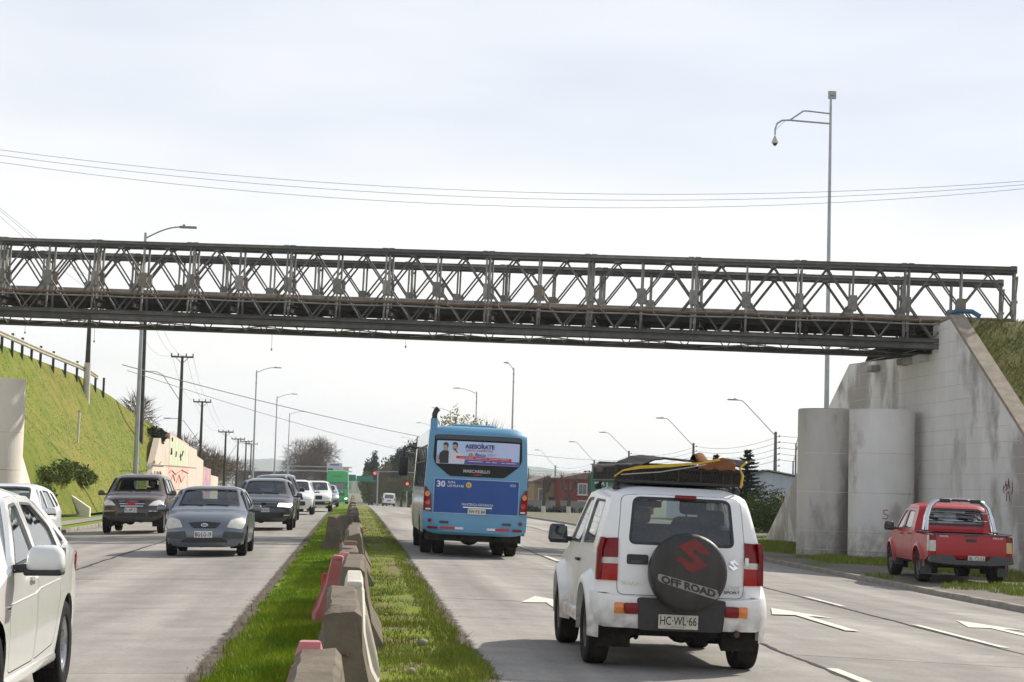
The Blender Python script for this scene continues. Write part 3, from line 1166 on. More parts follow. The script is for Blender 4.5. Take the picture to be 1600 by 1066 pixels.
# hairline cracks
r_c = random.Random(11)
for X0, Y0, dx, n in ((-2.2, 19.5, -0.10, 26), (-3.6, 23.4, 0.12, 22), (-6.4, 28, 0.05, 30), (6.1, 19.2, 0.10, 26), (8.7, 20.5, -0.08, 24), (5.6, 33, 0.07, 30), (9.6, 30, 0.06, 26), (2.0, 30, -0.03, 30)):
    vs, x, y = [], X0, Y0
    for i in range(n):
        w_ = 0.006 * r_c.uniform(0.4, 1.3)
        vs += [(x, y - w_, gzf(x, y) + 0.005), (x, y + w_, gzf(x, y) + 0.005)]
        x, y = x + dx, y + r_c.uniform(-0.07, 0.09)
    tag(MB().add(vs, [(2 * i, 2 * i + 1, 2 * i + 3, 2 * i + 2) for i in range(n - 1)]).build("road_crack", M_TAR), kind="structure")


# painted markings
def ground_poly(name, pts, mat, lift=0.009, parent=None):
    mb = MB()
    add_sheet(mb, pts, lambda x, y: (x, y, gzf(x, y) + lift), (), 0.8)
    return tag(mb.build(name, mat, parent), kind="structure")


for X0, spans in ((4.66, [(5.6, 8.4), (14.6, 17.7), (23.6, 26.4), (32.6, 35.4), (41.6, 44.6), (50.6, 53.6), (59.6, 62.6), (69, 72), (78, 81), (87, 90), (96, 99)]),
                  (7.92, [(13.6, 16.4), (22.0, 25.6), (29.4, 31.9), (38.4, 41.2), (47.4, 50.2), (56.4, 59.2), (66, 69), (75, 78), (84, 87), (93, 96), (102, 105), (120, 123), (140, 143), (160, 163)])):
    for a, b in spans:
        ground_poly("lane_marking", [(X0 - 0.06, a), (X0 + 0.06, a), (X0 + 0.06, b), (X0 - 0.06, b)], M_PAINT)
for X0, Y0 in ((2.86, 27.7), (6.42, 27.6), (9.2, 27.4)):
    ground_poly("lane_arrow", [(X0 - 0.09, Y0 - 4.2), (X0 + 0.09, Y0 - 4.2), (X0 + 0.09, Y0 - 1.5), (X0 + 0.42, Y0 - 1.65), (X0 - 0.1, Y0), (X0 - 0.46, Y0 - 1.65), (X0 - 0.09, Y0 - 1.5)], M_PAINT)
ground_poly("stop_line", [(1.5, 176), (10.8, 176), (10.8, 176.6), (1.5, 176.6)], M_PAINT, 0.02)

# median: low bank of soil and turf
def med_z(X, Y):
    e = np.clip(1 - (np.abs(X) / 1.28) ** 6, 0, 1)
    return gz(X, Y) + 0.075 * e - 0.012 + (0.05 * hash_noise(X, Y, 1.6, 1) + 0.03 * hash_noise(X, Y, 5.0, 2) - 0.03) * e


def edge_wob(Y, seed):
    return 0.10 * hash_noise(np.asarray(Y, float), np.zeros_like(Y, dtype=float), 0.9, seed) + 0.06 * hash_noise(np.asarray(Y, float), np.zeros_like(Y, dtype=float), 3.1, seed + 3)


def strip(name, xa, xb, n, ysr, fz, mat, wob=True):
    us = np.linspace(0, 1, n)
    U, Y = np.meshgrid(us, ysr)
    A, B = xa + edge_wob(Y, 4) * wob * (xa < -1), xb + edge_wob(Y, 9) * wob * (xb > 1)
    if xb > 1:
        B = xb - 0.22 + 1.9 * edge_wob(Y, 9)
    if xa < -1:
        A = xa + 0.22 - 1.9 * edge_wob(Y, 4)
    X = A + (B - A) * U
    V = np.stack([X, Y, fz(X, Y)], -1).reshape(-1, 3)
    nx, ny = len(us), len(ysr)
    i = np.arange((ny - 1) * (nx - 1))
    r, c = i // (nx - 1), i % (nx - 1)
    a = r * nx + c
    return np_mesh(name, V, np.stack([a, a + 1, a + nx + 1, a + nx], -1), mat, True)


ym = np.r_[np.arange(2, 60, 0.12), np.arange(60, 200, 1.0), np.arange(200, 500, 10)]
M_SOIL_EDGE = pm("soil_spill", (0.085, 0.066, 0.05), (0.13, 0.105, 0.08), 3, rough=0.95, bump=0.5, bscale=25)
_t = M_SOIL_EDGE.node_tree                      # soil thins out in ragged patches away from the turf
_tc = _t.nodes.new("ShaderNodeTexCoord")
_sx = _t.nodes.new("ShaderNodeSeparateXYZ")
_ab = _t.nodes.new("ShaderNodeMath")
_ab.operation = 'ABSOLUTE'
_mr = _t.nodes.new("ShaderNodeMapRange")
_mr.inputs[1].default_value, _mr.inputs[2].default_value = 1.08, 1.40
_mr.inputs[3].default_value, _mr.inputs[4].default_value = 0.55, -0.42
_ns = _t.nodes.new("ShaderNodeTexNoise")
_ns.inputs["Scale"].default_value = 3.2
_ns.inputs["Detail"].default_value = 10
_ns.inputs["Roughness"].default_value = 0.7
_ad = _t.nodes.new("ShaderNodeMath")
_m2 = _t.nodes.new("ShaderNodeMapRange")
_m2.inputs[1].default_value, _m2.inputs[2].default_value = 0.42, 0.62
for q_ in ((_tc.outputs["Object"], _sx.inputs[0]), (_sx.outputs["X"], _ab.inputs[0]), (_ab.outputs[0], _mr.inputs[0]), (_tc.outputs["Object"], _ns.inputs["Vector"]), (_mr.outputs[0], _ad.inputs[0]), (_ns.outputs["Fac"], _ad.inputs[1]), (_ad.outputs[0], _m2.inputs[0]), (_m2.outputs[0], _t.nodes["Principled BSDF"].inputs["Alpha"])):
    _t.links.new(*q_)
o = link("median_soil", grid_mesh("median_soil", np.linspace(-1.62, 1.62, 30), ym, lambda X, Y: gz(X, Y) + 0.010 + 0.012 * np.clip((1.2 - np.abs(X)) / 0.2, 0, 1), M_SOIL_EDGE))
tag(o, kind="structure")
o = link("median", strip("median", -1.13, 0.05, 16, ym, med_z, M_TURF))
tag(o, kind="structure")
o = link("median", strip("median2", 0.05, 1.12, 16, ym, med_z, M_TURF_DIRT))
tag(o, kind="structure")


def blades(name, P, H, lean, mat, label, wd=0.006, cat="grass"):
    """Triangular grass blades at points P (n,3)."""
    n = len(P)
    a = rng.uniform(0, 2 * np.pi, n)
    h = H * rng.uniform(0.5, 1.3, n)
    dx, dy = np.cos(a), np.sin(a)
    b = rng.uniform(0, 2 * np.pi, n)
    l = lean * rng.random(n) * h
    w_ = wd * rng.uniform(0.6, 1.4, n) * (0.6 + 0.4 * h / np.maximum(H, 1e-6))
    v0 = P + np.stack([-dx * w_, -dy * w_, np.full(n, -0.01)], -1)
    v1 = P + np.stack([dx * w_, dy * w_, np.full(n, -0.01)], -1)
    v2 = P + np.stack([np.cos(b) * l, np.sin(b) * l, h], -1)
    V = np.stack([v0, v1, v2], 1).reshape(-1, 3)
    F = np.arange(3 * n).reshape(-1, 3)
    o = link(name, np_mesh(name, V, F, mat))
    return tag(o, label, cat, kind="stuff")


def scatter_median(n, xa, xb, y0, y1, dens):
    X = rng.uniform(xa, xb, n)
    Y = 1 / rng.uniform(1 / y1, 1 / y0, n)         # more blades near the camera
    k = dens(X, Y) > rng.random(n)
    X, Y = X[k], Y[k]
    return np.stack([X, Y, med_z(X, Y)], -1)


M_BLADE = pm("grass_blade", (0.235, 0.30, 0.014), (0.125, 0.215, 0.01), 0.9, rough=0.8, c3=(0.27, 0.34, 0.02), s3=2.3, lo3=0.5, hi3=0.7, trans=0.0)
M_BLADE2 = pm("sparse_grass_blade", (0.19, 0.25, 0.025), (0.22, 0.24, 0.045), 1.2, rough=0.8, c3=(0.09, 0.14, 0.025), s3=3.0)
P = scatter_median(150000, -1.26, -0.05, 9, 110, lambda X, Y: np.clip(0.55 + 0.6 * hash_noise(X, Y, 2.2, 3) - 7 * np.clip(-X - 0.86 - 1.7 * edge_wob(Y, 21), 0, 1), 0, 1))
blades("lush_grass", P, 0.05 + 0.0 * P[:, 0], 0.9, M_BLADE, "lush green grass left of the median barriers", 0.006)
P = scatter_median(90000, 0.05, 1.27, 9, 110, lambda X, Y: np.clip(1.7 * hash_noise(X, Y, 1.3, 5) + 0.7 * hash_noise(X, Y, 4.1, 6) - 0.70 + 0.8 * (X > 0.85) - 8 * np.clip(X - 0.92 - 1.7 * edge_wob(Y, 25), 0, 1), 0, 1))
blades("sparse_grass", P, 0.045 + 0.045 * (P[:, 0] > 0.9) * hash_noise(P[:, 0], P[:, 1], 2.5, 6), 1.1, M_BLADE2, "thin patchy grass right of the median barriers", 0.006)
P = scatter_median(5200, -1.22, 1.25, 9, 70, lambda X, Y: np.clip(1.6 * hash_noise(X, Y, 1.1, 14) - 0.5 + 0.5 * (np.abs(X) > 0.95), 0, 1))
P = P[np.abs(P[:, 0]) > 0.33]
blades("dry_stalks", P, 0.085, 1.4, pm("straw_blade", (0.27, 0.24, 0.10), (0.20, 0.21, 0.06), 1.5, rough=0.85), "dry straw-coloured stalks scattered through the median grass", 0.005)
# stray stones on the median
M_STONE = pm("grey_stone", (0.24, 0.22, 0.19), (0.32, 0.30, 0.26), 8, rough=0.9, bump=0.5, bscale=20)


def stone(name, x, y, s, label, z=None, group=None):
    bm = bmesh.new()
    bmesh.ops.create_icosphere(bm, subdivisions=2, radius=0.5)
    r = random.Random(int(x * 1000 + y * 77))
    k = Vector((r.uniform(0.8, 1.2), r.uniform(0.8, 1.2), r.uniform(0.6, 0.9)))
    for v in bm.verts:
        v.co = Vector((v.co.x * k.x, v.co.y * k.y, v.co.z * k.z)) * s * (1 + 0.12 * math.sin(v.co.x * 9 + v.co.y * 13 + v.co.z * 7))
    me = bpy.data.meshes.new(name)
    bm.to_mesh(me)
    bm.free()
    me.materials.append(M_STONE)
    me.polygons.foreach_set("use_smooth", [True] * len(me.polygons))
    zz = float(med_z(np.array(x), np.array(y))) + s * 0.22 if z is None else z
    return tag(link(name, me, None, (x, y, zz), (0, 0, r.uniform(0, 6))), label, "stone", group)


stone("stone", 0.72, 18.0, 0.10, "round grey stone on the bare patch right of the barriers")
stone("stone", 0.66, 21.8, 0.07, "small pale stone farther along the right side of the median")
stone("stone", 0.42, 21.3, 0.05, "tiny stone close to the barrier foot on the right")
stone("stone", 0.52, 15.2, 0.09, "dark stone at the bottom edge right of the nearest barrier")
pg = np.stack([np.r_[-1.1 - 0.25 * rng.random(700) ** 3, 1.1 + 0.25 * rng.random(500) ** 3], 1 / rng.uniform(1 / 45, 1 / 10, 1200)], -1)
vs, fs = [], []
for k, (x, y) in enumerate(pg):
    s = rng.uniform(0.003, 0.010)
    z = gzf(x, y) + 0.012
    b = len(vs)
    vs += [(x - s, y, z), (x, y - s, z), (x + s, y, z), (x, y + s, z), (x, y, z + s)]
    fs += [(b, b + 1, b + 4), (b + 1, b + 2, b + 4), (b + 2, b + 3, b + 4), (b + 3, b, b + 4)]
o = MB().add(vs, fs).build("gravel", M_SOIL)
tag(o, "loose grit along both road edges of the median", "gravel", kind="stuff")

# right verge and kerb stones
def verge_f(X, Y):
    return zc(Y) - 0.25 + 0.05 * hash_noise(X, Y, 0.7, 3) * (X > 12)


o = link("verge", grid_mesh("verge", np.linspace(11.68, 40, 40), np.r_[np.arange(0, 130, 1.5), np.arange(130, 500, 12)],
                            verge_f, M_DIRT))
tag(o, kind="structure")
P = np.stack([rng.uniform(11.8, 17, 60000), rng.uniform(30, 75, 60000)], -1)
k = hash_noise(P[:, 0], P[:, 1], 0.45, 8) + 0.25 * (P[:, 0] > 13.8) - 0.25 * (P[:, 0] < 12.6) > 0.55
k &= ~((P[:, 0] > 12.2) & (P[:, 0] < 14.5) & (P[:, 1] > 38.2) & (P[:, 1] < 43.8))
P = P[k]
P = np.c_[P, verge_f(P[:, 0], P[:, 1])]
blades("verge_grass", P, 0.10, 1.0, M_BLADE2, "patchy grass on the verge below the right abutment", 0.014)


def kerb_run(X0, y0, y1, w_, ln, sgn):
    first = None
    root = None
    Y = y0
    me = None
    while Y < y1:
        if me is None:
            mb = MB()
            mb.rbox((0, ln / 2, -0.02), (w_, ln - 0.014, 0.30), 0.022, 2)
            me = mb.mesh("kerb_stone", M_KERB, True, sharp=R_(40))
            root = tag(link("kerb", MB().box((0, 0, -0.2), (w_ * 0.6, 0.5, 0.1)).mesh("kerb_bed", M_ROADBASE), None, (X0, y0, gzf(X0, y0))), kind="structure")
        c = link("kerb_stone", me, root, (random.uniform(-0.012, 0.012), Y - y0, gzf(X0, Y) - gzf(X0, y0) - 0.015 + random.uniform(-0.012, 0.008)), (0, 0, random.uniform(-0.012, 0.012)))
        Y += ln


kerb_run(11.62, 18, 120, 0.15, 1.0, 1)
kerb_run(-8.88, 40, 120, 0.15, 1.0, -1)
for X0, a in ((11.62, 120), (-8.88, 120)):
    mb = MB()
    yy = np.arange(a, 420, 6.0)
    vs = []
    for y in yy:
        z = gzf(X0, y)
        vs += [(X0 - 0.07, y, z - 0.05), (X0 - 0.07, y, z + 0.12), (X0 + 0.07, y, z + 0.12), (X0 + 0.07, y, z - 0.05)]
    mb.add(vs, [(4 * i + k, 4 * i + k + 1, 4 * i + k + 5, 4 * i + k + 4) for i in range(len(yy) - 1) for k in range(3)])
    tag(mb.build("kerb", M_KERB), kind="structure")

# ---------------------------------------------------------------- left side: footpath, embankment, walls
o = link("footpath", grid_mesh("footpath", np.linspace(-10.35, -9.45, 3), np.arange(20, 160, 3.0), lambda X, Y: gz(-8.8, Y) + 0.125 + 0 * X, M_WALK))
tag(o, kind="structure")
lx = [-60, -40, -22]
crest = [(40, -16.0, 7.35), (61, -15.8, 7.3), (70, -15.5, 7.2), (80, -15.2, 7.0), (88, -14.9, 6.85), (95, -13.95, 6.5), (103, -13.3, 5.8), (109, -12.7, 5.05), (116, -11.75, 4.25), (124, -11.35, 3.62), (131, -11.35, 3.4), (137, -11.35, 2.7), (145, -11.35, 2.0), (152, -11.35, 1.4), (160, -11.35, 0.4), (172, -11.35, -0.4), (230, -11.3, -0.9)]
toe = [(40, -12.9, 6.4), (61, -12.75, 6.1), (70.3, -12.35, 0.1), (73, -11.2, 0.0), (76, -10.6, 0.0), (88, -10.6, 0.0), (97, -10.7, 0.05), (101, -10.9, 0.25), (105, -11.12, 1.9), (107, -11.15, 3.55), (116, -11.16, 4.05), (124, -11.16, 3.55), (131, -11.16, 3.3), (137, -11.16, 2.6), (145, -11.16, 1.9), (152, -11.16, 1.35), (160, -11.16, 0.3), (172, -11.16, -0.5), (230, -11.1, -1.2)]


def interp3(tab, Y):
    t = np.array(tab)
    return np.interp(Y, t[:, 0], t[:, 1]), np.interp(Y, t[:, 0], t[:, 2])


yb = np.arange(52, 231, 0.8)
cX, cZ = interp3(crest, yb)
tX, tZ = interp3(toe, yb)
cols = []
nu = 26
for i in range(nu + 1):
    u = i / nu
    e = u + 0.05 * math.sin(2 * math.pi * u)        # slight S in the slope
    x = tX + (cX - tX) * u
    z = tZ + (cZ - tZ) * e
    z = z + (0.25 * hash_noise(x, yb, 0.35, 2) + 0.12 * hash_noise(x * 1.5, yb, 1.1, 7) - 0.18) * (0.1 < u < 0.97)
    cols.append(np.stack([x, yb, z], -1))
for dx, dz in ((-1.2, -0.02), (-8, 0.0), (-45, 0.0)):
    cols.append(np.stack([cX + dx, yb, cZ + dz], -1))
G = np.stack(cols, 1)
ny, nx = G.shape[:2]
i = np.arange((ny - 1) * (nx - 1))
r, c = i // (nx - 1), i % (nx - 1)
a = r * nx + c
o = link("embankment", np_mesh("embankment_left", G.reshape(-1, 3), np.stack([a, a + nx, a + nx + 1, a + 1], -1), M_BANK, True))
tag(o, kind="structure")
# grass fringe on the bank
bi = rng.integers(0, ny - 1, 60000)
bj = rng.random(60000) * (nu - 0.01)
j0 = bj.astype(int)
fr_ = (bj - j0)[:, None]
Pb = G[bi, j0] * (1 - fr_) + G[bi, j0 + 1] * fr_ + np.c_[np.zeros(60000), rng.uniform(-0.4, 0.4, 60000), np.zeros(60000)]
M_BLADE3 = pm("bank_blade", (0.165, 0.185, 0.028), (0.13, 0.165, 0.022), 0.22, rough=0.85, c3=(0.25, 0.225, 0.055), s3=0.7)
blades("bank_grass", Pb, 0.055, 1.6, M_BLADE3, "mown grass covering the left embankment slope", 0.010)
# grass strip between kerb, path and bank
o = link("grass_strip", grid_mesh("grass_strip", np.linspace(-9.5, -8.95, 3), np.arange(30, 160, 3.0), lambda X, Y: gz(-8.8, Y) + 0.10 + 0 * X, M_TURF))
tag(o, kind="structure")
o = link("grass_strip", grid_mesh("grass_strip2", np.linspace(-12.6, -10.3, 3), np.arange(30, 175, 3.0), lambda X, Y: gz(-8.8, Y) + 0.13 + 0 * X, M_TURF))
tag(o, kind="structure")


# ---------------------------------------------------------------- abutments
M_ABUT = pm("whitewashed_concrete", (0.82, 0.80, 0.765), (0.67, 0.65, 0.62), 0.6, rough=0.9, bump=0.35, bscale=12, c3=(0.40, 0.37, 0.34), s3=0.45, lo3=0.51, hi3=0.61, detail=12, stretch=(1, 1, 0.6), dirt=((0.26, 0.225, 0.18), 0.1, 1.2))
M_ABUT2 = pm("stained_concrete", (0.64, 0.615, 0.575), (0.49, 0.47, 0.435), 0.8, rough=0.9, bump=0.35, bscale=12, c3=(0.27, 0.245, 0.215), s3=0.7, lo3=0.49, hi3=0.6, stretch=(1, 1, 0.35), detail=10, dirt=((0.22, 0.19, 0.15), 0.1, 1.3))
M_ABUT_L = pm("cream_concrete", (0.82, 0.76, 0.66), (0.74, 0.67, 0.58), 0.6, rough=0.9, bump=0.3, bscale=12, c3=(0.36, 0.31, 0.26), s3=0.8, lo3=0.6, hi3=0.8, stretch=(1, 1, 0.4), detail=9)
M_COPE = pm("coping_concrete", (0.36, 0.31, 0.24), (0.26, 0.22, 0.17), 3, rough=0.95, bump=0.5, bscale=20)
M_STAIN = pm("black_streak", (0.14, 0.125, 0.11), (0.24, 0.22, 0.20), 6, rough=0.95, stretch=(1, 1, 0.3))


def wall_prism(name, mat, poly, org, d, n, t, parent=None):
    """Vertical wall: poly in (along, z); org = origin, d = along unit vector, n = thickness direction."""
    d, n, org = Vector(d).normalized(), Vector(n), Vector(org)
    mb = MB()
    fa = lambda u, z: (org + d * u + Vector((0, 0, z)))
    fb = lambda u, z: (org + d * u + n * t + Vector((0, 0, z)))
    add_sheet(mb, poly, fa, (), 1.0, t, fb)
    V, F = tri_sheet(poly, (), 1.0)
    mb.add([fb(u, v) for u, v in V], [tuple(reversed(f)) for f in F])
    return mb.build(name, mat, parent)


def abutment_right():
    th = empty("bridge_abutment", (16.5, 52, -0.2), 0, "tall whitewashed concrete abutment with sloping wings on the right", "abutment")
    th_inv = Vector((-16.5, -52, 0.2))
    X = 16.5
    main = [(38.6, -0.35), (61.0, -0.35), (61.0, 5.98), (52.0, 5.70), (51.9, 6.50), (50.4, 6.62)]
    mb_ = wall_prism("front_wall", M_ABUT, [(y - 52, z + 0.2) for y, z in main], (0, 0, 0), (0, 1, 0), (1, 0, 0), 0.4, th)
    dv = Vector((15.45 - 16.5, 68.6 - 61.0, 0))
    ln = dv.length
    wall_prism("wing_wall", M_ABUT, [(0.0, -0.15), (ln, -0.15), (ln, 0.05), (0.02, 6.14)], (0.0, 9.002, 0), dv, (1, 0, 0), 0.6, th)
    # coping along the near wing
    mb = MB()
    a, b = Vector((0.20, 38.6 - 52, -0.12)), Vector((0.20, 50.4 - 52, 6.86))
    mb.bar(a, b, 0.44, 0.10)
    mb.bar(Vector((0.22, 50.38 - 52, 6.84)), Vector((0.22, 51.92 - 52, 6.74)), 0.44, 0.10)
    mb.build("coping", M_COPE, th)
    # board joints of the shuttering, shallow proud lines
    mb = MB()
    for z in np.arange(0.6, 6.6, 0.41):
        ya = 38.8 + (z + 0.35) / 6.97 * 11.8 + 0.3
        if ya < 60.6:
            mb.box((-0.004, (ya + 60.8) / 2 - 52, z + 0.2), (0.006, 60.8 - ya, 0.012))
    mb.build("shutter_line", pm("shutter_grey", (0.54, 0.52, 0.49), (0.66, 0.64, 0.61), 0.8, rough=0.9), th)
    # ledge brackets and cracks under the bearing shelf
    for y in (52.6, 54.2, 57.6):
        MB().rbox((-0.12, y - 52, 5.62 + 0.2), (0.35, 0.7, 0.2), 0.04).build("bearing_block", M_ABUT2, th)
    return th


abr = abutment_right()
M_GRAF = pm("violet_spray", (0.16, 0.05, 0.10), (0.24, 0.09, 0.14), 9, rough=0.8)


def spray(root, org, strokes, r, mat=M_GRAF, name="graffiti_stroke"):
    mb = MB()
    for st in strokes:
        mb.tube([Vector(org) + Vector(p) for p in st], r, 4)
    return mb.build(name, mat, root)


# tag on the wall behind the red pickup (axes: -y to the right of the view, z up)
def wl(pts, s=1.0):
    return [(0, -u * s, v * s) for u, v in pts]


spray(abr, (-0.004, 45.95 - 52, 1.95), [wl([(0.0, 0.0), (-0.06, 0.1), (-0.02, 0.18), (0.05, 0.12)]), wl([(0.12, 0.30), (0.10, 0.18), (0.2, 0.22), (0.16, 0.06), (0.08, 0.08)]), wl([(0.26, 0.10), (0.32, 0.36), (0.40, 0.12)]), wl([(0.29, 0.2), (0.37, 0.2)]),
                                       wl([(0.18, -0.2), (0.20, 0.0), (0.3, 0.03), (0.38, -0.04), (0.40, -0.2)]), wl([(0.58, 0.26), (0.62, 0.1), (0.54, -0.02)])], 0.014)

M_PIER = M_ABUT2


def stub_column(X, Y, r, h, label, mat):
    th = empty("bridge_column", (X, Y, -0.3), 0, label, "column")
    mb = MB()
    n = 40
    pr = [(r, 0.0), (r, 0.6), (r * 1.0, h * 0.5), (r, h - 0.03), (r - 0.03, h), (0, h + 0.02)]
    mb.lathe(pr, n)
    mb.build("shaft", mat, th, smooth=True, sharp=R_(35))
    mb = MB()
    mb.lathe([(r + 0.012, 0.25), (r + 0.012, 0.28)], n)
    for k in range(3):
        z = 0.8 + k * 1.15
        mb.lathe([(r - 0.002, z), (r + 0.004, z + 0.01), (r - 0.002, z + 0.02)], n)
    mb.build("pour_line", M_ABUT2 if mat is not M_ABUT2 else M_ABUT, th, smooth=True)
    return th


cA = stub_column(14.30, 54.9, 0.97, 4.45, "left of the two round concrete stub columns before the right abutment", M_ABUT2)
cB = stub_column(15.40, 53.2, 0.95, 4.40, "right round concrete stub column with a violet letter, beside the red pickup", M_ABUT)


def on_cyl(ang, z, r):
    return (math.sin(ang) * r * 1.003, -math.cos(ang) * r * 1.003, z)


spray(cB, (0, 0, 0), [[on_cyl(-0.24 + u, 1.25 + v, 0.95) for u, v in ((0.0, 0.0), (0.14, -0.02), (0.18, 0.08), (0.05, 0.12), (0.03, 0.22), (0.16, 0.24))]], 0.012)
spray(cA, (0, 0, 0), [[on_cyl(0.42 + u, 1.2 + v, 0.97) for u, v in ((0.0, 0.0), (0.05, 0.2), (0.1, 0.02), (0.16, 0.18))]], 0.012)


def abutment_left():
    th = empty("bridge_abutment", (-12.1, 58, -0.1), 0, "pale abutment wall behind the round pillar at the left edge", "abutment")
    wall_prism("front_wall", M_ABUT_L, [(-14, -0.2), (3.4, -0.2), (3.4, 6.2), (-6, 6.3), (-7, 6.6)], (0, 0, 0), (0, 1, 0), (-1, 0, 0), 0.6, th)
    dv = Vector((0.6, 8.6, 0))
    wall_prism("wing_wall", M_ABUT_L, [(0, -0.2), (dv.length, -0.2), (dv.length, 0.1), (0.02, 6.2)], (0, 3.402, 0), dv, (-1, 0, 0), 0.6, th)
    return th


abutment_left()
stub_column(-11.14, 58.2, 0.95, 4.75, "pale round concrete pillar at the left edge under the bridge", M_ABUT_L)

# right embankment: grass mass behind the abutment
xs = np.r_[16.95, np.arange(17.4, 60, 1.6)]
yb = np.r_[np.arange(36, 76, 0.5)]
def bank_r(X, Y):
    z = np.interp(Y, [36, 38.6, 50.4, 52, 60, 66, 73, 76], [-0.35, -0.2, 6.58, 6.64, 6.5, 3.2, -0.3, -0.4])
    return z + 0.12 * hash_noise(X, Y, 0.6, 5) * (X > 17.2) - 0.10
o = link("embankment", grid_mesh("embankment_right", xs, yb, bank_r, M_BANK2))
tag(o, kind="structure")
P = np.stack([rng.uniform(17.0, 26, 30000), rng.uniform(40, 54, 30000)], -1)
P = np.c_[P, bank_r(P[:, 0], P[:, 1])]
blades("bank_grass", P, 0.10, 1.5, pm("dry_blade", (0.15, 0.155, 0.04), (0.19, 0.155, 0.06), 0.8, rough=0.85, c3=(0.09, 0.12, 0.02), s3=2), "dry grass on the embankment above the right abutment", 0.014)
mb = MB()
mb.tube([(16.62, 50.75, 6.76), (16.75, 50.5, 6.83), (17.1, 50.3, 6.80), (17.3, 50.2, 6.66)], 0.07, 10)
o = mb.build("pipe", pm("blue_pipe", (0.03, 0.19, 0.34), (0.03, 0.03, 0.035), 2.2, rough=0.4), None, smooth=True)
tag(o, "blue plastic pipe end resting on top of the right abutment", "pipe")


# ---------------------------------------------------------------- panel truss bridge
M_STEEL = pm("weathered_steel", (0.15, 0.145, 0.13), (0.10, 0.097, 0.088), 3, rough=0.7, metal=0.15, bump=0.15, bscale=60, c3=(0.16, 0.115, 0.075), s3=2.4, lo3=0.66, hi3=0.8, detail=8)
M_STEEL2 = pm("grey_painted_steel", (0.30, 0.29, 0.265), (0.20, 0.19, 0.17), 4, rough=0.65, metal=0.1, bump=0.15, bscale=60, c3=(0.17, 0.11, 0.065), s3=3.5, lo3=0.58, hi3=0.75, detail=8)
M_RUST = pm("rusty_tube", (0.21, 0.14, 0.085), (0.15, 0.105, 0.075), 5, rough=0.8, c3=(0.10, 0.085, 0.07), s3=9)
vary(M_STEEL, 0.72, 1.25)
vary(M_STEEL2, 0.65, 1.25)
M_DECK = pm("deck_steel", (0.055, 0.052, 0.048), (0.085, 0.075, 0.062), 2, rough=0.8)


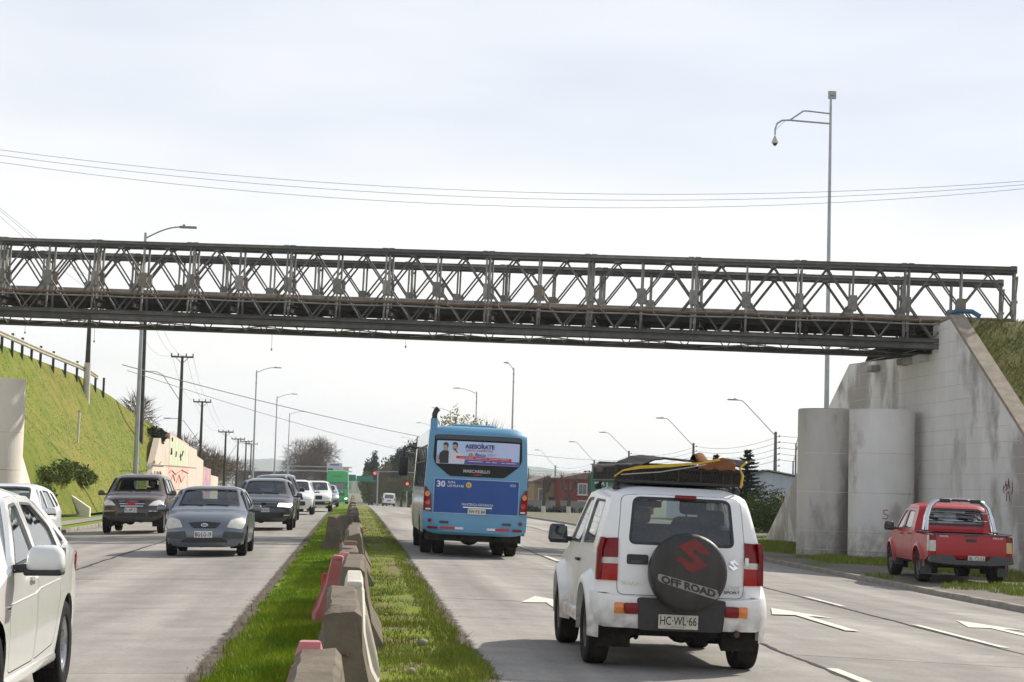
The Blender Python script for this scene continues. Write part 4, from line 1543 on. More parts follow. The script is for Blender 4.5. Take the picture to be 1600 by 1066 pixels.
def build_bridge():
    th = empty("truss_bridge", (3.7985, 54.4514, 8.5072), 0, "long grey steel panel truss bridge crossing the whole road", "bridge")
    th.rotation_euler = (0, R_(1.1974), R_(-13.3596))
    PL = 3.048
    ZT, ZB = -0.145, -2.19            # centre lines of the panel chords
    ZM = (ZT + ZB) / 2
    m = {}
    # chord = two channels back to back
    def chan(mb, z, y=0.0, h=0.085):
        for sy in (-0.05, 0.05):
            mb.box((PL / 2, y + sy, z), (PL - 0.001, 0.012, h))
            for sz in (-1, 1):
                mb.box((PL / 2, y + sy * 1.55, z + sz * (h / 2 - 0.006)), (PL - 0.001, 0.055, 0.012))
        return mb
    mb = MB()
    chan(mb, ZT)
    m["top_chord"] = mb.mesh("top_chord", M_STEEL)
    mb = MB()
    chan(mb, ZB, 0, 0.11)
    m["bottom_chord"] = mb.mesh("bottom_chord", M_STEEL)
    mb = MB()
    chan(mb, -2.355, 0, 0.14)
    m["bottom_reinforcement"] = mb.mesh("bottom_reinforcement", M_STEEL)
    mb = MB()
    chan(mb, -0.05, 0, 0.085)
    for x in (0.78, 2.27):
        mb.box((x, 0, -0.205), (0.16, 0.16, 0.03))
    for x in (0.1, PL - 0.1):
        mb.box((x, 0, 0.002), (0.16, 0.14, 0.03))
    m["top_reinforcement"] = mb.mesh("top_reinforcement", M_STEEL2)
    for nm, x in (("end_post", 0.055), ("end_post", PL - 0.055), ("middle_post", PL / 2)):
        if nm not in m:
            m[nm] = MB().box((0, 0, ZM), (0.05, 0.065, ZT - ZB - 0.08)).mesh(nm, M_STEEL2)
    q = PL / 4
    m["diagonal_up"] = MB().bar((0, 0, 0), (q - 0.04, 0, ZT - ZM - 0.04), 0.044, 0.044).mesh("diagonal_up", M_STEEL)
    m["diagonal_down"] = MB().bar((0, 0, 0), (q - 0.04, 0, ZB - ZM + 0.04), 0.044, 0.044).mesh("diagonal_down", M_STEEL)
    g2 = MB().prism([(-0.12, -0.21), (0.12, -0.21), (0.13, -0.10), (0.13, 0.10), (0.12, 0.21), (-0.12, 0.21), (-0.13, 0.10), (-0.13, -0.10)], lambda u, v: (u, -0.04, v), lambda u, v: (u, 0.04, v))
    m["gusset"] = g2.mesh("gusset", M_STEEL2)
    m["rusty_gusset"] = g2.mesh("gusset", pm("tan_steel", (0.24, 0.20, 0.15), (0.19, 0.15, 0.11), 4, rough=0.7))
    mb = MB()
    mb.prism([(0, -0.21), (0.11, -0.21), (0.12, -0.10), (0.12, 0.10), (0.11, 0.21), (0, 0.21)], lambda u, v: (u, -0.05, v), lambda u, v: (u, 0.05, v))
    m["half_gusset"] = mb.mesh("half_gusset", M_STEEL2)
    mb = MB()
    mb.tube([(0, -0.09, 0), (0, 0.09, 0)], 0.035, 8)
    m["pin"] = mb.mesh("pin", M_RUST)
    for y in (0.0, 0.46, 3.34, 3.80):
        for i in range(-8, 5):
            x0 = i * PL
            p = link("truss_panel", m["top_chord"], th, (x0, y, 0))
            if y < 1:
                link("bottom_chord", m["bottom_chord"], p)
            link("bottom_reinforcement", m["bottom_reinforcement"], p)
            link("top_reinforcement", m["top_reinforcement"], p)
            for x in (0.055, PL - 0.055):
                link("end_post", m["end_post"], p, (x, 0, 0))
            link("middle_post", m["middle_post"], p, (PL / 2, 0, 0))
            link("gusset", m["rusty_gusset" if (y in (0.46, 3.80)) != (i % 4 == 0) else "gusset"], p, (PL / 2, 0, ZM))
            link("half_gusset", m["half_gusset"], p, (0.004, 0, ZM))
            link("half_gusset", m["half_gusset"], p, (PL - 0.004, 0, ZM), (0, 0, PI_))
            for nm in ("diagonal_up", "diagonal_down"):
                link("diagonal", m[nm], p, (0.05, 0, ZM))
                link("diagonal", m[nm], p, (PL / 2 + 0.05, 0, ZM))
                link("diagonal", m[nm], p, (PL / 2 - 0.05, 0, ZM), (0, 0, PI_))
                link("diagonal", m[nm], p, (PL - 0.05, 0, ZM), (0, 0, PI_))
    # bracing frames between twin panels, at every joint
    fr = MB()
    for z in (-0.30, -1.0, -1.9):
        fr.box((0, 0.23, z), (0.045, 0.46, 0.06))
    fr.bar((0, 0.0, -0.35), (0, 0.46, -1.0), 0.04, 0.03)
    fr.box((0, 0.23, -1.1), (0.03, 0.03, 1.7))
    fme = fr.mesh("bracing_frame", M_STEEL2)
    tm = MB()                                # cross beams of I section
    tm.box((0, 1.9, -1.95), (0.012, 4.7, 0.24))
    tm.box((0, 1.9, -1.84), (0.14, 4.7, 0.016))
    tm.box((0, 1.9, -2.06), (0.14, 4.7, 0.016))
    tme = tm.mesh("cross_beam", M_DECK)
    for i in range(-8, 6):
        for y in (0.0, 3.34):
            link("bracing_frame", fme, th, (i * PL + 0.02, y, 0))
        for dx in (0.22, PL / 2 - 0.1):
            if i < 5:
                link("cross_beam", tme, th, (i * PL + dx, 0, 0))
        for yy in (-0.42, 4.22):              # raker struts
            link("raker", MB().bar((0, 0.0 if yy < 0 else 3.8, -0.45), (0, yy, -1.9), 0.04, 0.05).mesh("raker", M_STEEL2), th, (i * PL + 0.25, 0, 0)) if i < 5 and False else None
    # sway bracing in the plane of the lower chords
    sb = MB()
    sb.tube([(0.1, 0.6, -2.30), (PL - 0.1, 3.2, -2.34)], 0.018, 6)
    sb.tube([(0.1, 3.2, -2.38), (PL - 0.1, 0.6, -2.34)], 0.018, 6)
    for x in (0.7, 1.3, 1.8, 2.5):
        sb.bar((x, 3.1, -2.2), (x + 0.18, 3.1, -2.4), 0.03)
        sb.bar((x + 0.3, 3.1, -2.2), (x + 0.18, 3.1, -2.4), 0.03)
    sme = sb.mesh("sway_brace", M_STEEL2)
    for i in range(-8, 5):
        link("sway_brace", sme, th, (i * PL, 0, 0))
    # stringers and deck
    for k in range(6):
        y = 0.75 + k * 0.46
        mb = MB()
        mb.box((-4.6, y, -1.74), (39.6, 0.012, 0.20))
        mb.box((-4.6, y, -1.645), (39.6, 0.08, 0.014))
        mb.box((-4.6, y, -1.838), (39.6, 0.08, 0.014))
        mb.build("stringer", M_DECK, th)
    mb = MB()
    for k in range(130):
        mb.box((-24.3 + 0.305 * k, 1.9, -1.60), (0.295, 2.72, 0.05))
    mb.build("deck_planking", pm("deck_timber", (0.10, 0.08, 0.06), (0.07, 0.058, 0.048), 3, rough=0.9), th)
    for y in (0.66, 3.14):
        MB().rbox((-4.6, y, -1.50), (39.6, 0.14, 0.16), 0.02).build("deck_kerb", M_STEEL2, th)
    # service pipes along the near side
    for y, z, r_, mt in ((-0.14, -1.62, 0.038, M_RUST), (-0.13, -1.73, 0.024, M_STEEL2)):
        MB().tube([(x, y, z + 0.012 * math.sin(x * 1.9)) for x in np.arange(-24.4, 14.2, 0.8)], r_, 8).build("service_pipe", mt, th, smooth=True)
    MB().tube([(13.75, -0.14, -1.62), (14.6, -0.14, -1.62)], 0.048, 8).build("blue_pipe_end", pm("blue_pipe2", (0.03, 0.16, 0.30), None, 4, rough=0.4), th, smooth=True)
    bme = MB().bar((0, -0.04, -1.62), (0, -0.18, -1.62), 0.03, 0.1).mesh("pipe_bracket", M_STEEL2)
    for x in np.arange(-24, 14, 1.524):
        link("pipe_bracket", bme, th, (x, 0, 0))
    # drip lines hanging below
    for x, ln in ((-7.6, 0.55), (-13.6, 0.5), (-16.0, 0.3), (-3.2, 0.3)):
        MB().tube([(x, 3.8, -2.33), (x + 0.01, 3.8, -2.33 - ln)], 0.006, 4).ball((x + 0.01, 3.8, -2.36 - ln), (0.06, 0.06, 0.08), 6, 4).build("hanging_wire", M_STEEL, th)
    return th


PI_ = math.pi
build_bridge()
# ---------------------------------------------------------------- people in the cars
M_SKIN = pm("skin", (0.42, 0.25, 0.17), (0.36, 0.2, 0.14), 9, rough=0.55)
M_HAIR = pm("dark_hair", (0.02, 0.016, 0.013), (0.035, 0.028, 0.022), 30, rough=0.7)


def person(loc, rz, shirt, label, ry=0.0):
    mb = MB()
    mb.tube([(0, 0.0, 0.02), (0, -0.02, 0.2), (0, -0.07, 0.38), (0, -0.1, 0.5), (0, -0.1, 0.56)], [0.16, 0.155, 0.17, 0.15, 0.07], 12)
    mb.tube([(0, -0.1, 0.5), (0, -0.07, 0.68)], 0.058, 10)
    mb.ball((0, -0.05, 0.755), (0.16, 0.2, 0.235), 14, 10)
    mb.ball((0, 0.045, 0.745), (0.035, 0.05, 0.05))
    for sg in (1, -1):
        mb.tube([(sg * 0.02, -0.1, 0.49), (sg * 0.19, -0.09, 0.475), (sg * 0.25, 0.06, 0.25), (sg * 0.2, 0.3, 0.34), (sg * 0.17, 0.38, 0.37)],
                [0.08, 0.075, 0.052, 0.04, 0.035], 8)
        mb.ball((sg * 0.165, 0.41, 0.38), (0.07, 0.09, 0.09))
        for k in range(4):
            mb.tube([(sg * 0.165, 0.42, 0.35 + 0.02 * k), (sg * 0.15, 0.47, 0.355 + 0.02 * k), (sg * 0.13, 0.46, 0.355 + 0.02 * k)], 0.011, 5)
        mb.tube([(sg * 0.1, 0.0, 0.07), (sg * 0.13, 0.42, 0.1), (sg * 0.12, 0.55, -0.2)], [0.1, 0.075, 0.055], 8)
        mb.ball((sg * 0.085, -0.045, 0.745), (0.02, 0.04, 0.06))
    ob = mb.build("tmp", M_SKIN)
    md = ob.modifiers.new("r", 'REMESH')
    md.mode = 'VOXEL'
    md.voxel_size = 0.014
    sm = ob.modifiers.new("s", 'SMOOTH')
    sm.iterations = 3
    dg = bpy.context.evaluated_depsgraph_get()
    me = bpy.data.meshes.new_from_object(ob.evaluated_get(dg))
    bpy.data.objects.remove(ob)
    me.materials.clear()
    for m in (M_SKIN, shirt, M_HAIR):
        me.materials.append(m)
    idx = []
    for p in me.polygons:
        c = p.center
        if c.z > 0.62:
            idx.append(2 if (c.z > 0.79 and c.y < 0.02) or c.y < -0.075 and c.z > 0.7 or c.z > 0.835 else 0)
        elif c.y > 0.35 and c.z > 0.3:
            idx.append(0)
        else:
            idx.append(1)
    me.polygons.foreach_set("material_index", idx)
    me.polygons.foreach_set("use_smooth", [True] * len(idx))
    o = link("person", me, None, loc, (0, ry, rz))
    return tag(o, label, "person")


M_SHIRT_RED = pm("red_shirt", (0.30, 0.03, 0.035), (0.2, 0.02, 0.025), 12, rough=0.9)
M_SHIRT_DK = pm("dark_shirt", (0.03, 0.032, 0.04), (0.05, 0.05, 0.06), 12, rough=0.9)


def place(name, X, Y, heading, label, cat, group=None, z=None):
    """Vehicle root on the road, tilted with the cross-fall."""
    if z is None:
        z = gzf(X, Y)
    dY = (gzf(X, Y + 2) - gzf(X, Y - 2)) / 4
    fall = 0.02 if X > 0 else -0.02
    o = empty(name, (X, Y, z), 0, label, cat, group)
    # world tilt: down to the outside, pitch with the long profile, then heading
    M = Matrix.Rotation(fall, 4, 'Y') @ Matrix.Rotation(math.atan(dY), 4, 'X') @ Matrix.Rotation(heading, 4, 'Z')
    o.rotation_euler = M.to_euler()
    return o


# ---------------------------------------------------------------- white compact 4x4, seen from behind
def build_jeep():
    th = place("small_suv", 3.0, 18.5, 0.0, "small white boxy four-wheel-drive with spare wheel and roof rack", "car")
    DIRT = ((0.17, 0.115, 0.065), 0.38, 0.68)
    P = paint("jeep_white", (0.84, 0.84, 0.83), rough=0.38, dirt=DIRT, coat=0.4)
    ax = (-1.1, 1.15)
    R, arch = 0.345, 0.41
    prof = [(-1.60, 0.40), (-1.63, 0.44, 0.02), (-1.655, 0.66, 0.05), (-1.655, 1.02, 0.2), (-1.55, 1.56, 0.14), (-1.44, 1.665, 0.1), (-0.5, 1.70, 0.5), (0.28, 1.655, 0.12),
            (0.80, 1.10, 0.08), (1.62, 0.98, 0.12), (1.72, 0.80, 0.06), (1.76, 0.42, 0.05), (1.66, 0.34)]
    sk = Skin(prof, 1.53, 1.06, tumble=0.22, e=0.075, pw=7, sill=0.37, bow_f=0.1, bow_r=0.035, plan_f=0.05, plan_r=0.0, bulge=0.02, tum2=0.1)
    win_r = rounded([(-0.495, 1.135), (0.495, 1.135), (0.455, 1.575), (-0.455, 1.575)], 0.07, 4)
    win_f = rounded([(-0.6, 1.16), (0.6, 1.16), (0.54, 1.58), (-0.54, 1.58)], 0.06, 4)
    dr = rounded([(-0.28, 0.44), (0.72, 0.44), (0.76, 0.8), (0.70, 1.06), (0.20, 1.60), (-0.28, 1.615)], 0.06, 3)
    dw = rounded([(-0.20, 1.09), (0.58, 1.09), (0.18, 1.54), (-0.20, 1.55)], 0.05, 3)
    qw = rounded([(-1.18, 1.12), (-0.38, 1.10), (-0.38, 1.54), (-1.08, 1.53)], 0.07, 4)
    gate = rounded([(-0.585, 0.675), (0.585, 0.675), (0.60, 1.06), (0.555, 1.60), (-0.555, 1.60), (-0.60, 1.06)], 0.06, 3)
    mb = MB()
    sk.build_body(mb, ax, arch, [dr, qw], [gate], [win_f], step=0.11, wheel_z=R)
    mb.build("body", P, th, smooth=True, merge=0.002, fix=True, sharp=R_(50))
    # tailgate with window, handle, badges
    g = MB()
    gin = shrink(gate, 0.006)
    add_sheet(g, gin, sk.rear(0.004), [win_r], 0.1, 0.03, sk.rear(-0.03))
    gt = g.build("tailgate", P, th, smooth=True, sharp=R_(45))
    windscreen(sk, gt, "rear_window", win_r, 'rear', M_GLASS_C, off=-0.006, rim=0.028)
    hb = feature(sk, gt, "tailgate_handle", M_PLASTIC, rect(-0.505, 0.955, -0.31, 1.045, 0.02), 'rear', off=0.014, thick=0.02)
    feature(sk, hb, "handle_grip", M_PLASTIC_G, rect(-0.47, 0.965, -0.36, 0.99, 0.01), 'rear', off=0.024, thick=0.02)
    text_on(sk, gt, "badge_lettering", M_CHROME, "SUZUKI", -0.45, 0.785, 0.032, 'rear', 0.016, width=0.19, bold=0.01)
    text_on(sk, gt, "badge_lettering", M_CHROME, "JIMNY", 0.47, 0.775, 0.034, 'rear', 0.016, width=0.17, bold=0.02)
    text_on(sk, gt, "badge_lettering", M_PLASTIC, "SPORT", 0.475, 0.735, 0.024, 'rear', 0.016, width=0.15, bold=0.02)
    S_LOGO = [(345, 95), (458, 193), (432, 206), (398, 203), (345, 168), (328, 183), (440, 278), (325, 332), (213, 240), (235, 226), (264, 226), (325, 262), (342, 247), (228, 152)]
    lg = [(0.485 + (x - 335) * 0.00042, 0.985 - (y - 213) * 0.00042) for x, y in S_LOGO]
    feature(sk, gt, "chrome_badge", M_CHROME, lg, 'rear', off=0.018, thick=0.012, step=0.3)
    for zz in (1.02, 0.72):
        h = MB().rbox((0.6, -1.672, zz), (0.035, 0.03, 0.075), 0.01)
        h.build("hinge", P, gt)
    # spare wheel in its cover
    RC = 0.355
    cx, cy, cz = 0.03, -1.80, 0.905
    mcov = pm("vinyl_cover", (0.020, 0.019, 0.018), (0.040, 0.036, 0.032), 6, rough=0.5, bump=0.5, bscale=9, stretch=(1, 1, 0.35))
    sp = MB().lathe([(0.0, -0.115), (RC * 0.6, -0.118), (RC * 0.88, -0.112), (RC * 0.965, -0.095), (RC, -0.06), (RC, 0.06), (RC * 0.93, 0.10), (0.12, 0.11), (0.1, 0.16), (0, 0.16)], 56, 'Y')
    so = sp.build("spare_wheel_cover", mcov, th, smooth=True, loc=(cx, cy, cz), sharp=R_(60))
    mred = pm("faded_red_print", (0.19, 0.020, 0.016), (0.13, 0.014, 0.011), 14, rough=0.5)
    mtan = pm("grey_print", (0.30, 0.28, 0.25), (0.22, 0.2, 0.18), 20, rough=0.6)

    def cover_pt(d):
        def f(x, z):
            r = math.hypot(x, z) / RC
            y = -0.1195 + 0.02 * max(0, r - 0.55) ** 2
            return (x, y - d, z)
        return f
    q = [((x - 317) / 267 * RC, (333 - y) / 267 * RC) for x, y in S_LOGO]
    add_sheet(MB(), q, cover_pt(0.002))
    e = MB()
    add_sheet(e, q, cover_pt(0.002), (), 0.08)
    e.build("printed_emblem", mred, so)
    sl = -0.235
    band = rounded([(-0.285, -0.012), (0.262, -0.012 + sl * 0.547), (0.275, -0.075 + sl * 0.547), (0.245, -0.098 + sl * 0.547), (-0.262, -0.09), (-0.292, -0.062)], 0.015, 2)
    e = MB()
    add_sheet(e, band, cover_pt(0.0015), (), 0.08)
    e.build("print_band", mtan, so)
    vs, fs, w = text_verts("OFF ROAD", 0.05)
    e = MB()
    e.add([cover_pt(0.003)(v[0] * 0.50 / w - 0.008, -0.116 + v[1] * 0.058 + sl * (v[0] * 0.50 / w)) for v in vs], fs)
    e.build("print_lettering", mcov, so)
    # lamps
    for sg in (1, -1):
        x = lambda a: sg * a
        lam = lambda nm, m, z0, z1: feature(sk, th, nm, m, [(x(0.585), z0), (x(0.735), z0), (x(0.725), z1), (x(0.585), z1)], 'rear', off=0.018, thick=0.05, step=0.06)
        lam("tail_lamp", M_RED, 1.012, 1.19)
        lam("reversing_lamp", M_LENS_O, 0.955, 1.010)
        lam("brake_lamp", M_REDLIT if sg > -2 else M_RED, 0.80, 0.953)
        feature(sk, th, "lamp_side", M_RED, rect(-1.60, 0.80, -1.52, 1.19, 0.02), 'side', off=0.012, thick=0.04, sg=sg, step=0.06)
    # bumper: white corners, black centre
    for sg in (1, -1):
        mb = MB()
        secs = []
        for y, xo, zt_, zb_ in ((-1.45, 0.835, 0.70, 0.41), (-1.62, 0.80, 0.69, 0.40), (-1.72, 0.70, 0.68, 0.385), (-1.735, 0.37, 0.66, 0.38)):
            secs.append((y, xo, zt_, zb_))
        vs, fs = [], []
        for y, xo, zt_, zb_ in secs:
            inn = 0.14
            if y < -1.68:
                vs += [(sg * xo, y + 0.14, zt_ + 0.0), (sg * xo, y + 0.02, zt_), (sg * xo, y, (zt_ + zb_) / 2), (sg * xo, y + 0.03, zb_), (sg * xo, y + 0.14, zb_)]
            else:
                vs += [(sg * (xo - inn), y, zt_), (sg * (xo - 0.02), y, zt_), (sg * xo, y, (zt_ + zb_) / 2), (sg * (xo - 0.03), y, zb_), (sg * (xo - inn), y, zb_)]
        for i in range(len(secs) - 1):
            for k in range(4):
                fs.append((5 * i + k, 5 * i + k + 1, 5 * i + k + 6, 5 * i + k + 5))
        fs.append(tuple(5 * (len(secs) - 1) + k for k in range(5)))
        mb.add(vs, fs)
        bm_ = mb.build("bumper_corner", P, th, smooth=True, sharp=R_(50), fix=True)
        for nm, m, a, b in (("fog_lamp", M_RED, 0.40, 0.525), ("turn_lamp", M_AMBER, 0.527, 0.615)) if sg < 0 else (("fog_lamp", M_RED, 0.40, 0.525), ("turn_lamp", M_AMBER, 0.527, 0.615)):
            lp = MB().rbox((sg * (a + b) / 2, -1.733 + 0.02 * (a > 0.5), 0.56), (b - a, 0.05, 0.10), 0.012)
            lp.build(nm, m, bm_, smooth=True)
    mb = MB()
    add_sheet(mb, rounded([(-0.385, 0.37), (0.385, 0.37), (0.41, 0.66), (-0.41, 0.66)], 0.03, 3), lambda x, z: (x, -1.75 + 0.05 * abs(z - 0.53) + 0.02 * x * x, z), (), 0.1, 0.1, lambda x, z: (x, -1.62, z))
    bc = mb.build("bumper_centre", M_PLASTIC, th, smooth=True, sharp=R_(40))
    pl = MB()
    pl.rbox((-0.03, -1.762, 0.455), (0.365, 0.012, 0.13), 0.004, 1)
    po = pl.build("number_plate", M_PLATE_D, th)
    text_flat("HC·WL·66", M_INK, po, "plate_lettering", (-0.03, -1.7705, 0.465), (1, 0, 0), (0, 0, 1), 0.075, 0.335, 0.008)
    text_flat("C H I L E", M_INK, po, "plate_small_print", (-0.03, -1.7705, 0.408), (1, 0, 0), (0, 0, 1), 0.015, 0.12)
    # doors, windows
    for sg in (1, -1):
        door(sk, th, sg, dr, dw, P, M_GLASS_C, -0.17, 0.93, M_PLASTIC)
        pane(sk, th, sg, qw, M_GLASS_C, "quarter_window")
        arch_flare(sk, th, -1.1, R, arch, 0.13, 0.085, P, -0.12, math.pi + 0.12, "wheel_arch")
        break
    door(sk, th, -1, dr, dw, P, M_GLASS_C, -0.17, 0.93, M_PLASTIC)
    pane(sk, th, -1, qw, M_GLASS_C, "quarter_window")
    arch_flare(sk, th, 1.15, R, arch, 0.13, 0.085, P, -0.12, math.pi + 0.12, "wheel_arch")
    for sg in (1, -1):
        mb = MB()
        mb.rbox((sg * 0.765, 0.02, 0.40), (0.10, 1.42, 0.13), 0.035)
        mb.build("sill", P, th, smooth=True)
        # mud on the bumper corner
    windscreen(sk, th, "windscreen", win_f, 'front', M_GLASS_C)
    add_wheels(th, "jeep", ax, 1.40, R, 0.215, 0.2, 5, M_TYRE_D, M_ALLOY_D)
    underbody(sk, th, ax, arch, R, 0.30, 0.58)
    cabin(sk, th, -1.5, 0.82, 0.62, 1.10, ((-0.34, -0.1), (0.34, -0.1)), -1.02, (-0.34, 0.42, 1.08))
    mirrors(th, sk, 0.60, 1.10, M_PLASTIC, (0.21, 0.10, 0.18), 0.035)
    mb = MB()
    mb.rbox((0, 0.30, 1.50), (0.24, 0.03, 0.07), 0.02)
    mb.bar((0, 0.32, 1.53), (0, 0.34, 1.62), 0.02)
    mb.build("rear_view_mirror", M_PLASTIC, th, smooth=True)
    mb = MB()
    mb.tube([(0.52, -1.3, 0.36), (0.52, -1.74, 0.36)], 0.035, 12, cap=False)
    mb.tube([(0.52, -1.735, 0.36), (0.52, -1.60, 0.36)], 0.028, 12)
    mb.build("exhaust_pipe", pm("rusty_pipe", (0.12, 0.085, 0.06), (0.07, 0.055, 0.045), 12, rough=0.6, metal=0.6), th, smooth=True)
    mb = MB()
    for x in (-0.42, 0.30):
        mb.tube([(x, -1.1, 0.3), (x, -1.45, 0.31)], 0.045, 8)
        for k in range(4):
            mb.ball((x + 0.03 * (k % 2) - 0.06 + 0.03 * k, -1.42, 0.30), (0.06, 0.05, 0.09), 6, 4)
    mb.build("suspension_arm", M_UNDER, th)
    mb = MB()
    mb.rbox((0.03, -1.71, 0.66), (0.16, 0.12, 0.16), 0.02)
    mb.build("spare_wheel_bracket", M_PLASTIC, th)
    mb = MB()
    mb.rbox((0.03, -1.56, 1.585), (0.20, 0.04, 0.035), 0.01)
    mb.build("high_brake_lamp", M_RED, th)
    # roof rack
    M_RACK = pm("rack_black_steel", (0.02, 0.02, 0.021), (0.045, 0.035, 0.028), 14, rough=0.6)
    rk = MB()
    zb, zt_ = 1.715, 1.85
    for zz in (zb, zt_):
        rk.tube([(-0.62, -1.3, zz), (0.62, -1.3, zz), (0.62, 0.32, zz), (0.55, 0.45, zz + (0.05 if zz > 1.8 else 0)), (-0.55, 0.45, zz + (0.05 if zz > 1.8 else 0)), (-0.62, 0.32, zz), (-0.62, -1.3, zz)], 0.014, 6)
    for y in np.linspace(-1.3, 0.3, 7):
        rk.bar((-0.62, y, zb), (0.62, y, zb), 0.03, 0.018)
        for sg in (1, -1):
            rk.bar((sg * 0.62, y, zb), (sg * 0.62, y, zt_), 0.016)
    for x in np.linspace(-0.45, 0.45, 5):
        rk.bar((x, -1.3, zb), (x, -1.3, zt_), 0.014)
        rk.bar((x, 0.42, zb), (x, 0.44, zt_ + 0.03), 0.014)
    ro = rk.build("roof_rack", M_RACK, th)
    ms = MB()                                   # expanded-metal basket sides
    n = 40
    for i in range(n):
        x0 = -0.62 + 1.24 * i / n
        ms.bar((x0, -1.3, zb), (x0 + 0.06, -1.3, zt_), 0.008, 0.004)
        ms.bar((x0 + 0.06, -1.3, zb), (x0, -1.3, zt_), 0.008, 0.004)
    for sg in (1, -1):
        for i in range(48):
            y0 = -1.3 + 1.6 * i / 48
            ms.bar((sg * 0.62, y0, zb), (sg * 0.62, y0 + 0.06, zt_), 0.008, 0.004)
            ms.bar((sg * 0.62, y0 + 0.06, zb), (sg * 0.62, y0, zt_), 0.008, 0.004)
    ms.build("mesh_side", M_RACK, ro)
    ro.scale.x = 0.95
    for y in (-1.2, 0.1):
        for sg in (1, -1):
            mb = MB()
            mb.bar((sg * 0.56, y, zb), (sg * 0.60, y, 1.66), 0.03, 0.03)
            mb.rbox((sg * 0.60, y, 1.655), (0.07, 0.09, 0.05), 0.012)
            mb.build("rack_foot", M_RACK, ro)
    return th


jeep = build_jeep()


def jeep_pt(x, y, z):
    return jeep.matrix_basis @ Vector((x, y, z))


def load_pt(x, y, z):
    return jeep_pt(x * 0.95, y, z - 0.09)


def build_load():
    """Sheets and cloth strapped on the rack: separate things lying on it."""
    M_BOARD = pm("black_corrugated_sheet", (0.014, 0.014, 0.014), (0.03, 0.028, 0.026), 5, rough=0.85, bump=0.2, bscale=30)
    n = 60
    vs, fs = [], []
    for i in range(n + 1):
        u = i / n
        x = -0.40 + 1.14 * u
        zz = 1.945 + 0.085 * math.sin(min(1, u * 4.5) * math.pi / 2) + 0.003 * math.sin(u * 60) + 0.05 * max(0, u - 0.9) / 0.1 - 0.06 * max(0, min(u, 0.9) - 0.25)
        for y in (-1.32, -0.9, -0.3, 0.2):
            vs.append((x, y - 0.03 * math.sin(u * 3), zz + 0.035 * (y + 1.32)))
            vs.append((x, y - 0.03 * math.sin(u * 3), zz + 0.035 * (y + 1.32) - 0.012))
    for i in range(n):
        for k in range(3):
            a = 8 * i + 2 * k
            fs.append((a, a + 2, a + 10, a + 8))
            fs.append((a + 1, a + 9, a + 11, a + 3))
        fs.append((8 * i, 8 * i + 8, 8 * i + 9, 8 * i + 1))
        fs.append((8 * i + 6, 8 * i + 7, 8 * i + 15, 8 * i + 14))
    o = MB().add([load_pt(*v) for v in vs], fs).build("roofing_sheet", M_BOARD, None, smooth=True)
    tag(o, "black corrugated sheet lying on the white four-wheel-drive's roof rack", "sheet")
    mb = MB()                                   # dark bundle inside the basket
    mb.rbox((0.05, -0.45, 1.88), (1.0, 1.6, 0.2), 0.03)
    mb.rbox((-0.45, -0.6, 1.92), (0.3, 1.2, 0.10), 0.04, rz=0.1)
    mb.rbox((0.05, -1.23, 1.87), (0.62, 0.08, 0.13), 0.03)
    o = MB().add([load_pt(*v) for v in mb.v], mb.f).build("cargo_bundle", pm("dark_tarp", (0.016, 0.016, 0.017), (0.035, 0.034, 0.032), 6, rough=0.6, bump=0.4, bscale=12), None, smooth=True)
    tag(o, "dark bundle packed inside the mesh roof rack under the black sheet", "bundle")
    # orange-brown cloth
    vs, fs = [], []
    nx, ny = 16, 8
    for i in range(nx + 1):
        for j in range(ny + 1):
            u, v = i / nx, j / ny
            x = 0.18 + 0.37 * u
            if v < 0.5:
                y, z = -1.375 - 0.01 * math.sin(u * 9), 1.945 + 0.17 * v + 0.006 * math.sin(u * 17)
            else:
                y, z = -1.37 + (v - 0.5) * 0.9, 2.03 + 0.02 * math.sin(v * 9 + u * 5) + 0.012 * math.sin(u * 12)
            if u < 0.3 and v > 0.55:
                z += 0.045 * math.sin((v - 0.55) / 0.45 * math.pi)
            vs.append((x, y, z))
    for i in range(nx):
        for j in range(ny):
            a = i * (ny + 1) + j
            fs.append((a, a + ny + 1, a + ny + 2, a + 1))
    o = MB().add([load_pt(*v) for v in vs], fs).build("cloth", pm("orange_brown_cloth", (0.26, 0.115, 0.05), (0.17, 0.075, 0.035), 14, rough=0.85, bump=0.4, bscale=40), None, smooth=True)
    md = o.modifiers.new("solid", 'SOLIDIFY')
    md.thickness = 0.008
    tag(o, "crumpled orange-brown cloth folded over the edge of the black roof sheet", "cloth")
    M_STRAP = pm("yellow_strap", (0.62, 0.43, 0.03), (0.5, 0.34, 0.03), 20, rough=0.7)
    path = [(-0.64, -1.31, 1.84), (-0.56, -1.34, 1.90), (-0.40, -1.385, 1.935), (-0.1, -1.40, 1.965), (0.2, -1.41, 2.0), (0.36, -1.41, 2.035), (0.5, -1.25, 2.06)]
    vs, fs = [], []
    for i, p in enumerate(path):
        wd = 0.015 if 1 < i < 4 else 0.008
        vs += [(p[0], p[1], p[2] - wd), (p[0], p[1], p[2] + wd), (p[0], p[1] + 0.006, p[2] + wd), (p[0], p[1] + 0.006, p[2] - wd)]
    for i in range(len(path) - 1):
        for k in range(4):
            fs.append((4 * i + k, 4 * i + (k + 1) % 4, 4 * i + 4 + (k + 1) % 4, 4 * i + 4 + k))
    o = MB().add([load_pt(*v) for v in vs], fs).build("strap", M_STRAP)
    tag(o, "long yellow lashing strap running across the roof load of the white four-wheel-drive", "strap")
    mb = MB()
    mb.tube([load_pt(*p) for p in [(0.62, -1.34, 1.79), (0.635, -1.345, 1.9), (0.60, -1.35, 1.97), (0.66, -1.33, 2.02), (0.70, -1.2, 2.03)]], 0.011, 6)
    o = mb.build("rope", M_STRAP, None, smooth=True)
    tag(o, "short yellow rope knotted at the right rear corner of the roof rack", "rope")
    mb = MB()
